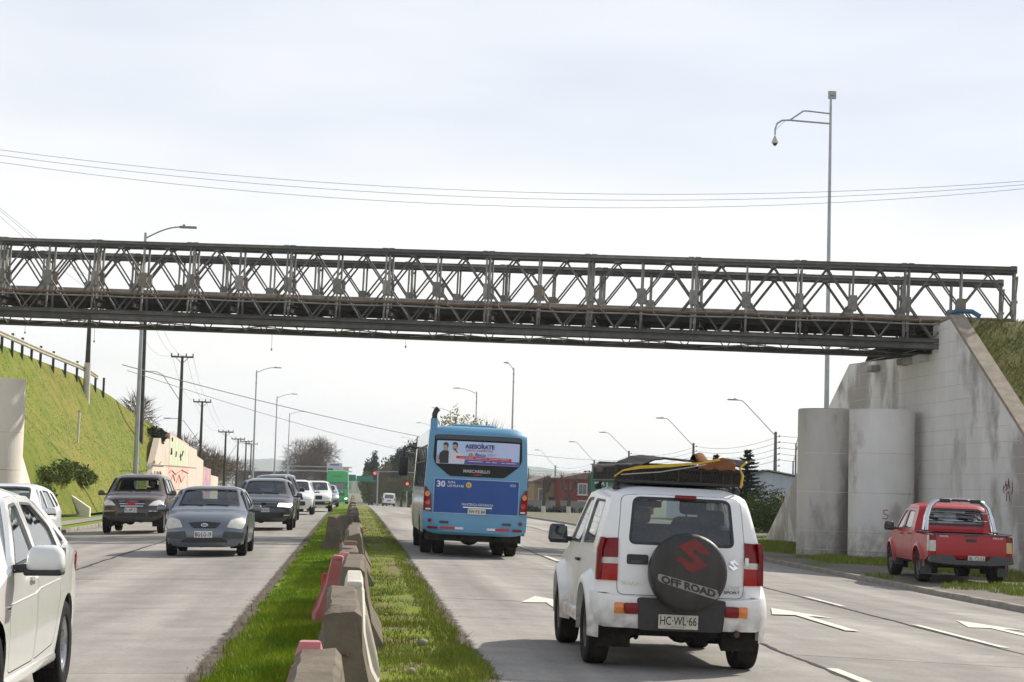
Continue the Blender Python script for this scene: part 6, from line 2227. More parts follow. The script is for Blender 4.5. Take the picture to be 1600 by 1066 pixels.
# ---------------------------------------------------------------- red pickup on the verge
def build_hilux():
    X, Y = 13.30, 40.9
    th = empty("red_pickup", (X, Y, VERGE_Z(X, Y)), R_(-5.5), "red double-cab pickup with chrome roll bar parked on the right verge", "pickup", ry=0.012)
    P = paint("bright_red", (0.40, 0.002, 0.008), rough=0.3, coat=0.12, dirt=((0.28, 0.13, 0.11), 0.30, 0.72))
    ax = (-1.45, 1.635)
    R, arch = 0.38, 0.45
    prof_b = [(-2.50, 0.58), (-2.53, 0.62, 0.02), (-2.53, 0.90, 0.2), (-2.51, 1.14, 0.03), (-1.02, 1.16, 0.02), (-1.00, 1.34, 0.1), (-0.90, 1.66, 0.1), (-0.72, 1.795, 0.12), (-0.1, 1.83, 0.3), (0.42, 1.79, 0.2),
              (1.22, 1.22, 0.12), (2.02, 1.10, 0.25), (2.36, 0.94, 0.12), (2.44, 0.66, 0.08), (2.40, 0.46, 0.06), (2.25, 0.42)]
    sk = Skin(prof_b, 1.80, 1.12, tumble=0.2, e=0.05, pw=8, sill=0.46, bow_f=0.2, bow_r=0.02, plan_f=0.08, plan_r=0.0, bulge=0.03, tum2=0.12)
    drf = rounded([(0.22, 0.50), (1.08, 0.50), (1.14, 1.14), (0.50, 1.68), (0.18, 1.70)], 0.06, 3)
    dwf = rounded([(0.27, 1.19), (0.98, 1.17), (0.46, 1.62), (0.27, 1.63)], 0.04, 3)
    drr = rounded([(-0.72, 0.52), (0.18, 0.50), (0.14, 1.70), (-0.66, 1.68), (-0.86, 1.14), (-0.80, 0.86)], 0.06, 3)
    dwr = rounded([(-0.64, 1.21), (0.12, 1.19), (0.10, 1.63), (-0.56, 1.61)], 0.04, 3)
    scr = rounded([(-0.70, 1.28), (0.70, 1.28), (0.60, 1.72), (-0.60, 1.72)], 0.06, 3)
    bw = rounded([(-0.66, 1.30), (0.66, 1.30), (0.60, 1.70), (-0.60, 1.70)], 0.07, 3)
    bedS0, bedS1 = sk.s_rear(1.139) + 0.06, sk.s_rear(1.162) - 0.06
    bed = [(bedS0, -0.80), (bedS1, -0.80), (bedS1, 0.80), (bedS0, 0.80)]
    mb = MB()
    sk.build_body(mb, ax, arch, [drf, drr], [bw], [scr], step=0.12, wheel_z=R, roof_holes=[bed])
    mb.build("body", P, th, smooth=True, merge=0.002, fix=True, sharp=R_(42))
    mb = MB()
    mb.box((0, -1.75, 0.66), (1.5, 1.44, 0.04))
    for sg in (1, -1):
        mb.box((sg * 0.76, -1.75, 0.89), (0.04, 1.44, 0.46))
    mb.box((0, -2.47, 0.88), (1.5, 0.04, 0.46))
    mb.box((0, -1.03, 0.89), (1.5, 0.04, 0.46))
    mb.build("load_bed", M_PLASTIC, th)
    windscreen(sk, th, "rear_window", bw, 'rear', M_GLASS, rim=0.05)
    windscreen(sk, th, "windscreen", scr, 'front', M_GLASS)
    for sg in (1, -1):
        door(sk, th, sg, drf, dwf, P, M_GLASS, 0.36, 1.06, M_PLASTIC)
        door(sk, th, sg, drr, dwr, P, M_GLASS, -0.50, 1.08, M_PLASTIC)
        arch_flare(sk, th, -1.45, R, arch, 0.10, 0.05, P, -0.02, PI + 0.02) if sg > 0 else arch_flare(sk, th, 1.635, R, arch, 0.10, 0.05, P, -0.02, PI + 0.02)
        feature(sk, th, "tail_lamp", M_RED, [(sg * 0.745, 0.985), (sg * 0.885, 0.985), (sg * 0.885, 1.105), (sg * 0.745, 1.105)], 'rear', off=0.02, thick=0.05, step=0.08)
        feature(sk, th, "turn_lamp", M_LENS_O if sg < 0 else pm("straw_lens", (0.62, 0.40, 0.16), (0.5, 0.3, 0.1), 20, rough=0.2, coat=0.6), [(sg * 0.745, 0.74), (sg * 0.885, 0.74), (sg * 0.885, 0.98), (sg * 0.745, 0.98)], 'rear', off=0.02, thick=0.05, step=0.08)
        feature(sk, th, "lamp_side", M_LENS_O, rect(-2.50, 0.74, -2.40, 1.10, 0.02), 'side', off=0.01, thick=0.02, sg=sg)
        mb = MB()
        mb.rbox((sg * 0.82, -1.95, 0.36), (0.24, 0.02, 0.34), 0.008)
        mb.build("mud_flap", M_PLASTIC_G, th)
        if sg:
            mb = MB()
            mb.rbox((sg * 0.80, 1.12, 0.40), (0.22, 0.02, 0.24), 0.008)
            mb.build("mud_flap", M_PLASTIC_G, th)
    tg = rounded([(-0.735, 0.66), (0.735, 0.66), (0.735, 1.115), (-0.735, 1.115)], 0.02, 2)
    t = feature(sk, th, "tailgate", P, tg, 'rear', off=0.018, thick=0.03, step=0.15)
    feature(sk, t, "tailgate_handle", M_PLASTIC, rect(-0.11, 0.965, 0.11, 1.03, 0.015), 'rear', off=0.03, thick=0.02)
    feature(sk, t, "emblem_strip", M_PLASTIC_G, rect(-0.15, 1.08, 0.15, 1.105, 0.008), 'rear', off=0.026, thick=0.02)
    text_on(sk, t, "tailgate_lettering", M_WHITE_INK, "TOYOTA", -0.58, 1.075, 0.035, 'rear', 0.022, width=0.19, bold=0.02)
    text_on(sk, t, "tailgate_lettering", M_WHITE_INK, "HILUX", 0.57, 1.065, 0.035, 'rear', 0.022, width=0.22, bold=0.02)
    mb = MB()                                   # stepped bumper
    pts = [(-0.90, 0.50), (-0.86, 0.66), (-0.40, 0.665), (-0.34, 0.56), (0.34, 0.56), (0.40, 0.665), (0.86, 0.66), (0.90, 0.50), (0.62, 0.47), (0.40, 0.455), (-0.40, 0.455), (-0.62, 0.47)]
    add_sheet(mb, rounded(pts, 0.04, 3), lambda x, z: (x, -2.66 + 0.10 * abs(x) ** 3, z), (), 0.12, 0.1, lambda x, z: (x, -2.44, z))
    mb.build("rear_bumper", M_PLASTIC_G, th, smooth=True, sharp=R_(40))
    mb = MB().rbox((0.10, -2.60, 0.60), (0.36, 0.012, 0.12), 0.004, 1)
    po = mb.build("number_plate", M_PLATE, th)
    text_flat("BL·CJ·53", M_INK, po, "plate_lettering", (0.10, -2.6075, 0.605), (1, 0, 0), (0, 0, 1), 0.07, 0.32, 0.01)
    # roll bar
    rb = MB()
    for dy, r in ((-1.22, 0.038), (-1.42, 0.038)):
        rb.tube([(-0.74, dy - 0.14 * (dy < -1.3), 1.18), (-0.70, dy, 1.50), (-0.62, dy + 0.04, 1.74), (-0.50, dy + 0.06, 1.86), (-0.3, dy + 0.06, 1.90), (0.3, dy + 0.06, 1.90), (0.50, dy + 0.06, 1.86), (0.62, dy + 0.04, 1.74), (0.70, dy, 1.50), (0.74, dy - 0.14 * (dy < -1.3), 1.18)], r, 10)
    ro = rb.build("roll_bar", M_CHROME, th, smooth=True)
    mb = MB()
    for z in (1.42, 1.60):
        mb.tube([(-0.66, -1.24, z), (0.66, -1.24, z)], 0.014, 6)
    mb.build("cross_tube", M_CHROME, ro, smooth=True)
    mb = MB()
    for x in (-0.33, 0.33):
        mb.rbox((x, -1.43, 1.88), (0.22, 0.12, 0.09), 0.02)
    mb.build("lamp_pod", M_PLASTIC, ro)
    MB().rbox((0, -1.42, 1.90), (0.34, 0.04, 0.045), 0.012).build("high_brake_lamp", M_RED, ro)
    mb = MB()
    for sg in (1, -1):
        mb.rbox((sg * 0.75, -1.4, 1.175), (0.1, 0.4, 0.03), 0.01)
    mb.build("bar_foot", M_PLASTIC, ro)
    for sg in (1, -1):
        MB().box((sg * 0.85, -1.76, 1.155), (0.06, 1.44, 0.018)).build("bed_rail", M_PLASTIC_G, th)
    MB().box((0, -2.515, 1.13), (1.6, 0.05, 0.02)).build("gate_rail", M_PLASTIC_G, th)
    add_wheels(th, "red_pickup", ax, 1.56, R, 0.255, 0.225, 6, M_TYRE_D, M_ALLOY_D)
    underbody(sk, th, ax, arch, R, 0.40, 0.66)
    cabin(sk, th, -0.88, 1.2, 0.62, 1.14, ((-0.38, 0.2), (0.38, 0.2)), -0.55, (-0.38, 0.75, 1.15))
    mirrors(th, sk, 0.98, 1.16, M_PLASTIC, (0.23, 0.13, 0.2), 0.06)
    th.scale.z = 0.94
    return th


# ---------------------------------------------------------------- city bus seen from behind
def build_bus():
    th = place("city_bus", 2.72, 45.9, 0.0, "light blue city bus with advert in its rear window, driving away", "bus")
    P = paint("bus_blue", (0.115, 0.30, 0.465), rough=0.4, coat=0.12, c2=(0.10, 0.275, 0.43))
    P_SIDE = paint("bus_silver", (0.55, 0.57, 0.58), rough=0.16, metal=0.65, coat=0.6)
    W, y0, y1 = 2.34, -4.62, 4.5
    ax = (-2.35, 2.3)
    R, arch = 0.40, 0.50
    prof = [(y0 + 0.1, 0.50), (y0 + 0.02, 0.55, 0.03), (y0, 0.86, 0.04), (y0 + 0.035, 0.95, 0.04), (y0 + 0.03, 1.6, 0.2), (y0 + 0.10, 2.62, 0.3), (y0 + 0.22, 2.90, 0.14), (y0 + 0.8, 2.945, 0.3), (0, 2.96, 0.4), (y1 - 0.7, 2.93, 0.3),
            (y1 - 0.12, 2.62, 0.25), (y1, 1.5, 0.3), (y1, 0.6, 0.1), (y1 - 0.1, 0.42)]
    sk = Skin(prof, W, 1.25, tumble=0.045, e=0.12, pw=9, sill=0.50, bow_f=0.2, bow_r=0.10, plan_f=0.02, plan_r=0.0, bulge=0.03)
    scr = rounded([(-1.0, 1.25), (1.0, 1.25), (0.95, 2.45), (-0.95, 2.45)], 0.1, 3)
    wins = []
    ys = np.linspace(-4.05, 2.9, 8)
    for a, b in zip(ys[:-1], ys[1:]):
        wins.append(rect(a + 0.05, 1.52, b - 0.05, 2.50, 0.06, 3))
    mb = MB()
    sk.build_body(mb, ax, arch, wins, [], [scr], step=0.2, wheel_z=R)
    mb.cur = 0
    me = mb.mesh("body", [P, P_SIDE], True, merge=0.002, fix=True, sharp=R_(45))
    lst = []
    for p in me.polygons:
        c = p.center
        lst.append(1 if abs(p.normal.x) > 0.8 and c.y > y0 + 0.42 else 0)
    me.polygons.foreach_set("material_index", lst)
    link("body", me, th)
    M_BG = glass_mat("bus_glass", (0.10, 0.11, 0.12), base=0.10)
    for sg in (1, -1):
        for wpoly in wins:
            p = pane(sk, th, sg, wpoly, M_BG, "side_window")
            f = sk.side(sg, 0.006)
            ym = (min(q[0] for q in wpoly) + max(q[0] for q in wpoly)) / 2
            MB().bar(f(min(q[0] for q in wpoly), 2.12), f(max(q[0] for q in wpoly), 2.12), 0.02, 0.03).build("window_bar", M_PLASTIC, p)
            MB().bar(f(ym, 1.54), f(ym, 2.48), 0.02, 0.025).build("window_bar", M_PLASTIC, p)
        for a, b in ((-4.1, -2.95), (-1.75, -0.6), (-0.55, 0.6), (0.65, 1.75)):   # lower skirt panels
            feature(sk, th, "skirt_panel", pm("skirt_greenish", (0.42, 0.45, 0.40), (0.34, 0.36, 0.32), 4, rough=0.4, coat=0.3), rect(a, 0.52, b, 0.98, 0.02), 'side', off=0.012, thick=0.02, sg=sg)
    windscreen(sk, th, "windscreen", scr, 'front', M_GLASS)
    # black rear window surround
    sur = rounded([(-0.98, 2.72), (0.98, 2.72), (1.0, 2.2), (0.93, 2.06), (0.60, 1.80), (-0.62, 1.80), (-0.95, 2.06), (-1.0, 2.2)], 0.05, 3)
    f = sk.rear
    so = feature(sk, th, "rear_window", pm("black_glass", (0.010, 0.010, 0.011), (0.016, 0.016, 0.018), 5, rough=0.3, spec=0.2), sur, 'rear', off=0.012, thick=0.03, step=0.2)
    feature(sk, so, "window_header", M_PLASTIC_G, rect(-0.96, 2.62, 0.96, 2.71, 0.02), 'rear', off=0.02, thick=0.01, step=0.2)
    ad = rect(-0.93, 2.07, 0.93, 2.58, 0.02, 2)
    m = pm("advert_print", (0.36, 0.60, 0.80), (0.60, 0.52, 0.78), 0.7, rough=0.35, stretch=(1, 0.2, 0.6))
    ao = feature(sk, so, "advert_panel", m, ad, 'rear', off=0.026, thick=0.008, step=0.2)
    D = lambda nm, c, poly, off=0.031: feature(sk, ao, nm, pm("print_" + nm, c, None, 20, rough=0.4), poly, 'rear', off=off, thick=0, step=0.2)
    D("purple_field", (0.105, 0.075, 0.30), [(-0.31, 2.075), (0.925, 2.075), (0.925, 2.175), (0.80, 2.17), (-0.29, 2.18)], 0.029)
    # two printed figures, flat as on the poster
    D("black_shirt", (0.02, 0.02, 0.024), [(-0.86, 2.08), (-0.66, 2.08), (-0.66, 2.34), (-0.70, 2.375), (-0.78, 2.37), (-0.86, 2.31), (-0.88, 2.2)])
    D("bare_arm", (0.48, 0.27, 0.19), [(-0.92, 2.10), (-0.86, 2.08), (-0.855, 2.14), (-0.885, 2.20), (-0.895, 2.28), (-0.92, 2.22)], 0.033)
    D("white_coat", (0.66, 0.66, 0.72), [(-0.66, 2.08), (-0.34, 2.08), (-0.30, 2.16), (-0.32, 2.26), (-0.40, 2.34), (-0.50, 2.39), (-0.60, 2.385), (-0.66, 2.34)], 0.033)
    for k, (cx, cz, aa) in enumerate(((-0.735, 2.44, 0.052), (-0.53, 2.455, 0.056))):
        D("face_%s" % "ab"[k], (0.50, 0.29, 0.21), ellipse(cx, cz, aa, 0.078), 0.035)
        D("hair_%s" % "ab"[k], (0.02, 0.015, 0.013), [(cx - aa, cz + 0.02), (cx - aa * 0.8, cz + 0.045), (cx + aa * 0.5, cz + 0.05), (cx + aa * 0.75, cz - 0.02), (cx + aa * 1.15, cz + 0.03), (cx + aa * 1.0, cz + 0.085), (cx, cz + 0.105), (cx - aa * 0.9, cz + 0.085)], 0.037)
        D("neck_%s" % "ab"[k], (0.46, 0.26, 0.18), rect(cx - 0.03, 2.36, cx + 0.03, 2.40), 0.034)
    D("beard", (0.06, 0.035, 0.03), [(-0.575, 2.41), (-0.485, 2.41), (-0.50, 2.385), (-0.53, 2.375), (-0.56, 2.385)], 0.038)
    D("shirt_collar", (0.05, 0.05, 0.09), [(-0.53, 2.36), (-0.48, 2.37), (-0.46, 2.31)], 0.036)
    M_NAVY = pm("navy_print", (0.045, 0.045, 0.20), None, 20, rough=0.4)
    M_PINK = pm("crimson_print", (0.50, 0.04, 0.10), None, 20, rough=0.4)
    T = lambda txt, cx, cz, h, w, mt, b=0.02, o=0.034: text_on(sk, ao, "advert_lettering", mt, txt, cx, cz, h, 'rear', o, width=w, bold=b)
    T("ASESORATE", 0.025, 2.475, 0.085, 0.66, M_NAVY, 0.04)
    feature(sk, ao, "accent_stroke", M_NAVY, [(0.045, 2.525), (0.075, 2.525), (0.105, 2.552), (0.075, 2.552)], 'rear', off=0.034, thick=0)
    T("JUNTO A EXPERTOS", 0.02, 2.385, 0.045, 0.60, M_PINK, 0.01)
    T("finco", 0.045, 2.295, 0.075, 0.24, pm("blue_print", (0.03, 0.09, 0.33), None, 20, rough=0.4), 0.03)
    for k, (cc, xx, hh) in enumerate((((0.05, 0.35, 0.30), -0.20, 0.055), ((0.6, 0.12, 0.10), -0.155, 0.075), ((0.65, 0.35, 0.05), -0.115, 0.05))):
        D("logo_bar_%s" % "abc"[k], cc, rect(xx - 0.018, 2.258, xx + 0.018, 2.258 + hh, 0.008, 2), 0.034)
    M_SM = pm("small_blue_print", (0.10, 0.16, 0.45), None, 20, rough=0.4)
    T("COOPERATIVA", 0.30, 2.315, 0.02, 0.20, M_SM, 0.0)
    T("DE CREDITO", 0.285, 2.285, 0.02, 0.17, M_SM, 0.0)
    D("red_band", (0.55, 0.03, 0.06), rounded([(-0.49, 2.195), (0.75, 2.175), (0.75, 2.235), (-0.49, 2.255)], 0.01, 2), 0.036)
    T("18 AL 20 ABRIL   SURACTIVO   ENTRADA LIBERADA", 0.14, 2.216, 0.026, 1.10, M_WHITE_INK, 0.0, 0.039)
    for a_, b_ in ((-0.22, 0.10), (0.18, 0.27), (0.31, 0.42), (0.52, 0.60), (0.63, 0.86)):
        D("small_print", (0.62, 0.62, 0.72), rect(a_, 2.133 - 0.01 * a_, b_, 2.147 - 0.01 * a_), 0.034)
    M_GREYL = pm("maker_letters", (0.42, 0.42, 0.40), None, 10, rough=0.4)
    text_on(sk, so, "maker_lettering", M_GREYL, "MASCARELLO", -0.02, 1.925, 0.062, 'rear', 0.016, width=0.60, bold=0.04)
    feature(sk, so, "high_brake_lamp", M_REDLIT, rect(-0.10, 1.835, 0.10, 1.86, 0.008), 'rear', off=0.018, thick=0.01)
    # dark blue engine cover with thin pale frame
    cv = rect(-0.96, 0.97, 0.96, 1.745)
    co = feature(sk, th, "engine_cover", pm("cover_rim", (0.38, 0.52, 0.66), None, 6, rough=0.4), cv, 'rear', off=0.014, thick=0.02, step=0.25)
    feature(sk, co, "cover_panel", paint("deep_blue", (0.012, 0.068, 0.29), rough=0.5, coat=0.05, c2=(0.010, 0.058, 0.25)), rect(-0.945, 0.985, 0.945, 1.73), 'rear', off=0.019, thick=0.01, step=0.25)
    for txt, cx, cz, h, w, b in (("30", -0.80, 1.62, 0.125, 0.185, 0.03), ("RUTA", -0.565, 1.66, 0.05, 0.16, 0.015), ("LAS PLAYAS", -0.475, 1.585, 0.05, 0.36, 0.015), ("055", 0.81, 1.645, 0.05, 0.125, 0.0), ("MANTENGA DISTANCIA", 0.03, 1.185, 0.055, 0.70, 0.0)):
        text_on(sk, co, "route_lettering", M_WHITE_INK, txt, cx, cz, h, 'rear', 0.023, width=w, bold=b)
    hx = [(-0.185 + 0.07 * math.cos(k * PI / 3 + PI / 6), 1.615 + 0.07 * math.sin(k * PI / 3 + PI / 6)) for k in range(6)]
    ho = feature(sk, co, "hexagon_badge", pm("badge_yellow", (0.75, 0.50, 0.08), None, 10, rough=0.4), hx, 'rear', off=0.024, thick=0)
    for a, b in ((-0.215, -0.195), (-0.175, -0.155)):
        feature(sk, ho, "badge_mark", pm("badge_brown", (0.30, 0.16, 0.03), None, 10, rough=0.4), [(a, 1.585), (b, 1.585), (b, 1.635), ((a + b) / 2 + 0.008, 1.65), (a, 1.635)], 'rear', off=0.027, thick=0)
    MB().rbox((0.03, y0 + 0.005, 1.118), (0.66, 0.03, 0.04), 0.015).build("lift_handle", M_CHROME, co, smooth=True)
    plate(sk, co, 'rear', 0.02, 1.02 + 0.01, "SW·PX·84", w=0.40, h=0.13, off=0.04)
    # lamps
    for sg in (1, -1):
        lp = rounded([(sg * 1.0, 0.985), (sg * 1.16, 1.01), (sg * 1.165, 1.50), (sg * 1.12, 1.52), (sg * 1.0, 1.18)] if sg < 0 else [(1.0, 0.985), (1.16, 1.01), (1.165, 1.50), (1.12, 1.52), (1.0, 1.18)], 0.02, 2)
        lp = [(sg * 0.985, 1.0), (sg * 1.165, 1.02), (sg * 1.168, 1.56), (sg * 1.12, 1.545), (sg * 1.02, 1.36)]
        lo = feature(sk, th, "tail_lamp", M_RED, lp, 'rear', off=0.02, thick=0.05, step=0.07)
        feature(sk, lo, "turn_lamp", M_AMBER, ellipse(sg * 1.09, 1.385, 0.055, 0.06), 'rear', off=0.032, thick=0.02)
        feature(sk, lo, "stop_lamp", pm("red_round_lens", (0.6, 0.02, 0.02), (0.5, 0.015, 0.015), 30, rough=0.2, coat=0.8), ellipse(sg * 1.07, 1.20, 0.055, 0.06), 'rear', off=0.032, thick=0.02)
        feature(sk, lo, "reversing_lamp", M_LENS, rect(min(sg * 1.0, sg * 1.12), 1.035, max(sg * 1.0, sg * 1.12), 1.065, 0.01), 'rear', off=0.03, thick=0.02)
        feature(sk, th, "round_reflector", M_RED, ellipse(sg * 1.02, 0.80, 0.04, 0.042), 'rear', off=0.02, thick=0.02)
        feature(sk, th, "vent", M_PLASTIC_G, rect(sg * 0.70 - 0.10, 0.745, sg * 0.70 + 0.10, 0.80, 0.01), 'rear', off=0.016, thick=0.02)
        feature(sk, th, "marker_lamp", M_RED, rect(min(sg * 0.84, sg * 1.06), 0.615, max(sg * 0.84, sg * 1.06), 0.665, 0.02), 'rear', off=0.018, thick=0.02)
        feature(sk, th, "red_reflector", pm("reflector_red", (0.55, 0.03, 0.03), None, 20, rough=0.4), rect(min(sg * 0.45, sg * 0.77), 0.625, max(sg * 0.45, sg * 0.77), 0.675), 'rear', off=0.016, thick=0.01)
        feature(sk, th, "white_reflector", M_WHITE_INK, rect(min(sg * 0.26, sg * 0.45), 0.625, max(sg * 0.26, sg * 0.45), 0.675), 'rear', off=0.016, thick=0.01)
    add_wheels(th, "bus", ax, 1.98, R, 0.26, 0.25, 6, M_TYRE_D, M_ALLOY_D, dual=(-2.35,))
    underbody(sk, th, ax, arch, R, 0.36, 0.62)
    mb = MB()
    mb.box((0, -3.95, 0.50), (1.9, 0.9, 0.14))
    mb.tube([(-0.55, -3.7, 0.45), (0.1, -3.7, 0.43)], 0.11, 10)
    mb.ball((0.02, -2.35, 0.42), (0.5, 0.4, 0.42))
    for x in (-0.35, 0.45):
        mb.box((x, -3.2, 0.46), (0.10, 2.4, 0.16))
    mb.build("chassis", M_UNDER, th)
    mb = MB()
    mb.tube([(-1.0, y0 + 0.5, 2.75), (-1.0, y0 + 0.5, 3.08)], 0.085, 12)
    mb.build("stack_base", P, th, smooth=True)
    mb = MB()
    mb.tube([(-1.0, y0 + 0.5, 3.04), (-1.0, y0 + 0.5, 3.18), (-0.97, y0 + 0.5, 3.26), (-0.92, y0 + 0.5, 3.31)], 0.062, 12)
    mb.build("exhaust_stack", M_PLASTIC, th, smooth=True)
    MB().rbox((-0.05, y0 + 2.0, 2.95), (1.0, 1.2, 0.12), 0.05).build("roof_hatch", P, th, smooth=True)
    for sg in (1, -1):
        mb = MB()
        mb.tube([(sg * 1.05, y1 - 0.1, 2.55), (sg * 1.3, y1 + 0.1, 2.6), (sg * 1.42, y1 + 0.05, 2.5), (sg * 1.42, y1 + 0.05, 2.3)], 0.03, 8)
        mb.rbox((sg * 1.42, y1 + 0.05, 2.05), (0.26, 0.12, 0.52), 0.05)
        mb.build("mirror", M_PLASTIC, th, smooth=True)
    mb = MB()
    for y in np.arange(-3.4, 2.9, 0.8):
        for x in (-0.65, 0.65):
            mb.rbox((x, y, 1.45), (0.85, 0.12, 0.7), 0.05)
    mb.box((0, 0, 0.9), (2.0, 8.0, 0.06))
    mb.build("bus_seats", M_SEAT, th)
    return th


# ---------------------------------------------------------------- green lorry
def build_lorry():
    th = place("green_lorry", -1.75, 214.0, PI, "bright green lorry at the far end of the queue", "lorry")
    P = paint("lorry_green", (0.045, 0.44, 0.12), rough=0.35, coat=0.5)
    prof = [(-2.0, 0.9), (-2.0, 1.0, 0.05), (-2.0, 3.6, 0.1), (-1.6, 3.9, 0.2), (-0.2, 3.92, 0.2), (0.02, 3.3, 0.2), (0.16, 2.55, 0.1), (0.26, 1.7, 0.2), (0.30, 0.9, 0.1), (0.26, 0.35, 0.05), (0.2, 0.3)]
    sk = Skin(prof, 2.5, 1.8, tumble=0.02, e=0.12, pw=8, sill=0.6, bow_f=0.12, bow_r=0.0, plan_f=0.02, plan_r=0.0, bulge=0.02)
    scr = rounded([(-1.08, 1.78), (1.08, 1.78), (1.05, 2.5), (-1.05, 2.5)], 0.08, 3)
    dw = rounded([(-0.9, 1.75), (-0.05, 1.70), (-0.10, 2.40), (-0.9, 2.45)], 0.05, 3)
    mb = MB()
    sk.build_body(mb, (-0.75,), 0.58, [dw], [], [scr], step=0.25, wheel_z=0.5)
    mb.build("cab", P, th, smooth=True, merge=0.002, fix=True, sharp=R_(45))
    windscreen(sk, th, "windscreen", scr, 'front', glass_mat("lorry_glass", (0.2, 0.22, 0.24), base=0.12))
    for sg in (1, -1):
        pane(sk, th, sg, dw, M_GLASS_D, "side_window")
        feature(sk, th, "headlamp", M_LAMP_ON, [(sg * 0.8, 0.62), (sg * 1.12, 0.62), (sg * 1.14, 0.78), (sg * 0.84, 0.76)], 'front', off=0.02, thick=0.03)
        MB().rbox((sg * 1.42, 0.2, 2.15), (0.22, 0.14, 0.75), 0.05).bar((sg * 1.2, 0.15, 2.5), (sg * 1.42, 0.2, 2.5), 0.05).build("mirror", P, th, smooth=True)
    feature(sk, th, "sun_visor", P, rect(-1.08, 2.56, 1.08, 2.78, 0.05), 'front', off=0.16, thick=0.15, step=0.3)
    feature(sk, th, "roof_sign", pm("dark_lettering", (0.03, 0.10, 0.05), (0.2, 0.4, 0.2), 30, rough=0.5), rect(-0.62, 3.18, 0.62, 3.32), 'front', off=0.02, thick=0.02)
    feature(sk, th, "grille", M_PLASTIC, rect(-0.8, 1.05, 0.8, 1.55, 0.05), 'front', off=0.02, thick=0.02, step=0.3)
    for z in (1.15, 1.28, 1.41):
        feature(sk, th, "grille_bar", P, rect(-0.78, z, 0.78, z + 0.05), 'front', off=0.035, thick=0.02, step=0.3)
    t, r = wheel_meshes("lorry", 0.5, 0.3, 0.3, 6)
    for y in (-0.75, -4.4, -9.0, -10.3):
        for sg in (1, -1):
            o = link("wheel", t, th, (sg * 1.05, y, 0.5), (0, 0, 0 if sg > 0 else PI))
            link("rim", r, o)
    MB().rbox((0, -7.2, 2.45), (2.5, 9.6, 2.7), 0.06).build("trailer", pm("trailer_skin", (0.5, 0.52, 0.5), None, 2, rough=0.5), th)
    mb = MB()
    mb.box((0, -6, 0.85), (1.0, 11.5, 0.3))
    mb.box((0, -0.8, 0.6), (1.6, 1.8, 0.5))
    mb.box((0, -1.9, 2.2), (2.2, 0.1, 2.4))
    mb.build("chassis", M_UNDER, th)
build_hilux()
build_bus()
build_lorry()

# ---------------------------------------------------------------- median barriers
M_CONC = pm("barrier_concrete", (0.205, 0.172, 0.13), (0.13, 0.108, 0.082), 3, rough=0.95, bump=0.6, bscale=30, c3=(0.075, 0.058, 0.042), s3=4, lo3=0.55, hi3=0.72, detail=9)
M_PINK_P = pm("faded_red_plastic", (0.40, 0.105, 0.10), (0.46, 0.19, 0.175), 2.5, rough=0.6, c3=(0.42, 0.06, 0.06), s3=3, lo3=0.55, hi3=0.75)
M_WHITE_P = pm("dirty_white_plastic", (0.66, 0.61, 0.52), (0.55, 0.50, 0.42), 3, rough=0.6)


def jersey_profile(w0=0.30, w1=0.105, h=0.80):
    return [(-w0, 0.0), (w0, 0.0), (w0, 0.07), (w0 * 0.62, 0.27), (w1 * 1.15, 0.62), (w1, h - 0.03), (w1 - 0.03, h), (-w1 + 0.03, h), (-w1, h - 0.03), (-w1 * 1.15, 0.62), (-w0 * 0.62, 0.27), (-w0, 0.07)]


def barrier_mesh(seed, L):
    r = random.Random(seed)
    prof = jersey_profile(h=0.80 + r.uniform(-0.02, 0.02))
    n = 14
    vs, fs = [], []
    k = len(prof)
    for i in range(n + 1):
        y = L * i / n
        for j, (x, z) in enumerate(prof):
            ch = 1.0
            jx, jz = r.uniform(-0.006, 0.006), r.uniform(-0.006, 0.006)
            if i in (0, n) and z > 0.5:
                jz -= r.uniform(0.0, 0.05)
                jx *= 2
            yy = y + (r.uniform(0, 0.035) if i == 0 else -r.uniform(0, 0.035) if i == n else 0)
            vs.append((x + jx, yy, z + jz))
    for i in range(n):
        for j in range(k):
            fs.append((i * k + j, i * k + (j + 1) % k, (i + 1) * k + (j + 1) % k, (i + 1) * k + j))
    fs.append(tuple(range(k)))
    fs.append(tuple(reversed([n * k + j for j in range(k)])))
    return MB().add(vs, fs).mesh("barrier", M_CONC, True, sharp=R_(28), fix=True)


def concrete_barrier(x, y, L, rz, label, seed, tilt=0.0, steel=True):
    z = float(med_z(np.array(x), np.array(y + L / 2))) - 0.03
    o = link("concrete_barrier", barrier_mesh(seed, L), None, (x, y, z), (0, tilt, rz))
    tag(o, label, "barrier", "concrete barriers along the median")
    mb = MB()
    for zz in (0.25, 0.55):                    # connecting loops at the ends
        mb.tube([(-0.03, 0.02, zz), (-0.03, -0.06, zz), (0.03, -0.06, zz), (0.03, 0.02, zz)], 0.01, 5)
    mb.build("steel_loop", M_RUST, o)
    return o


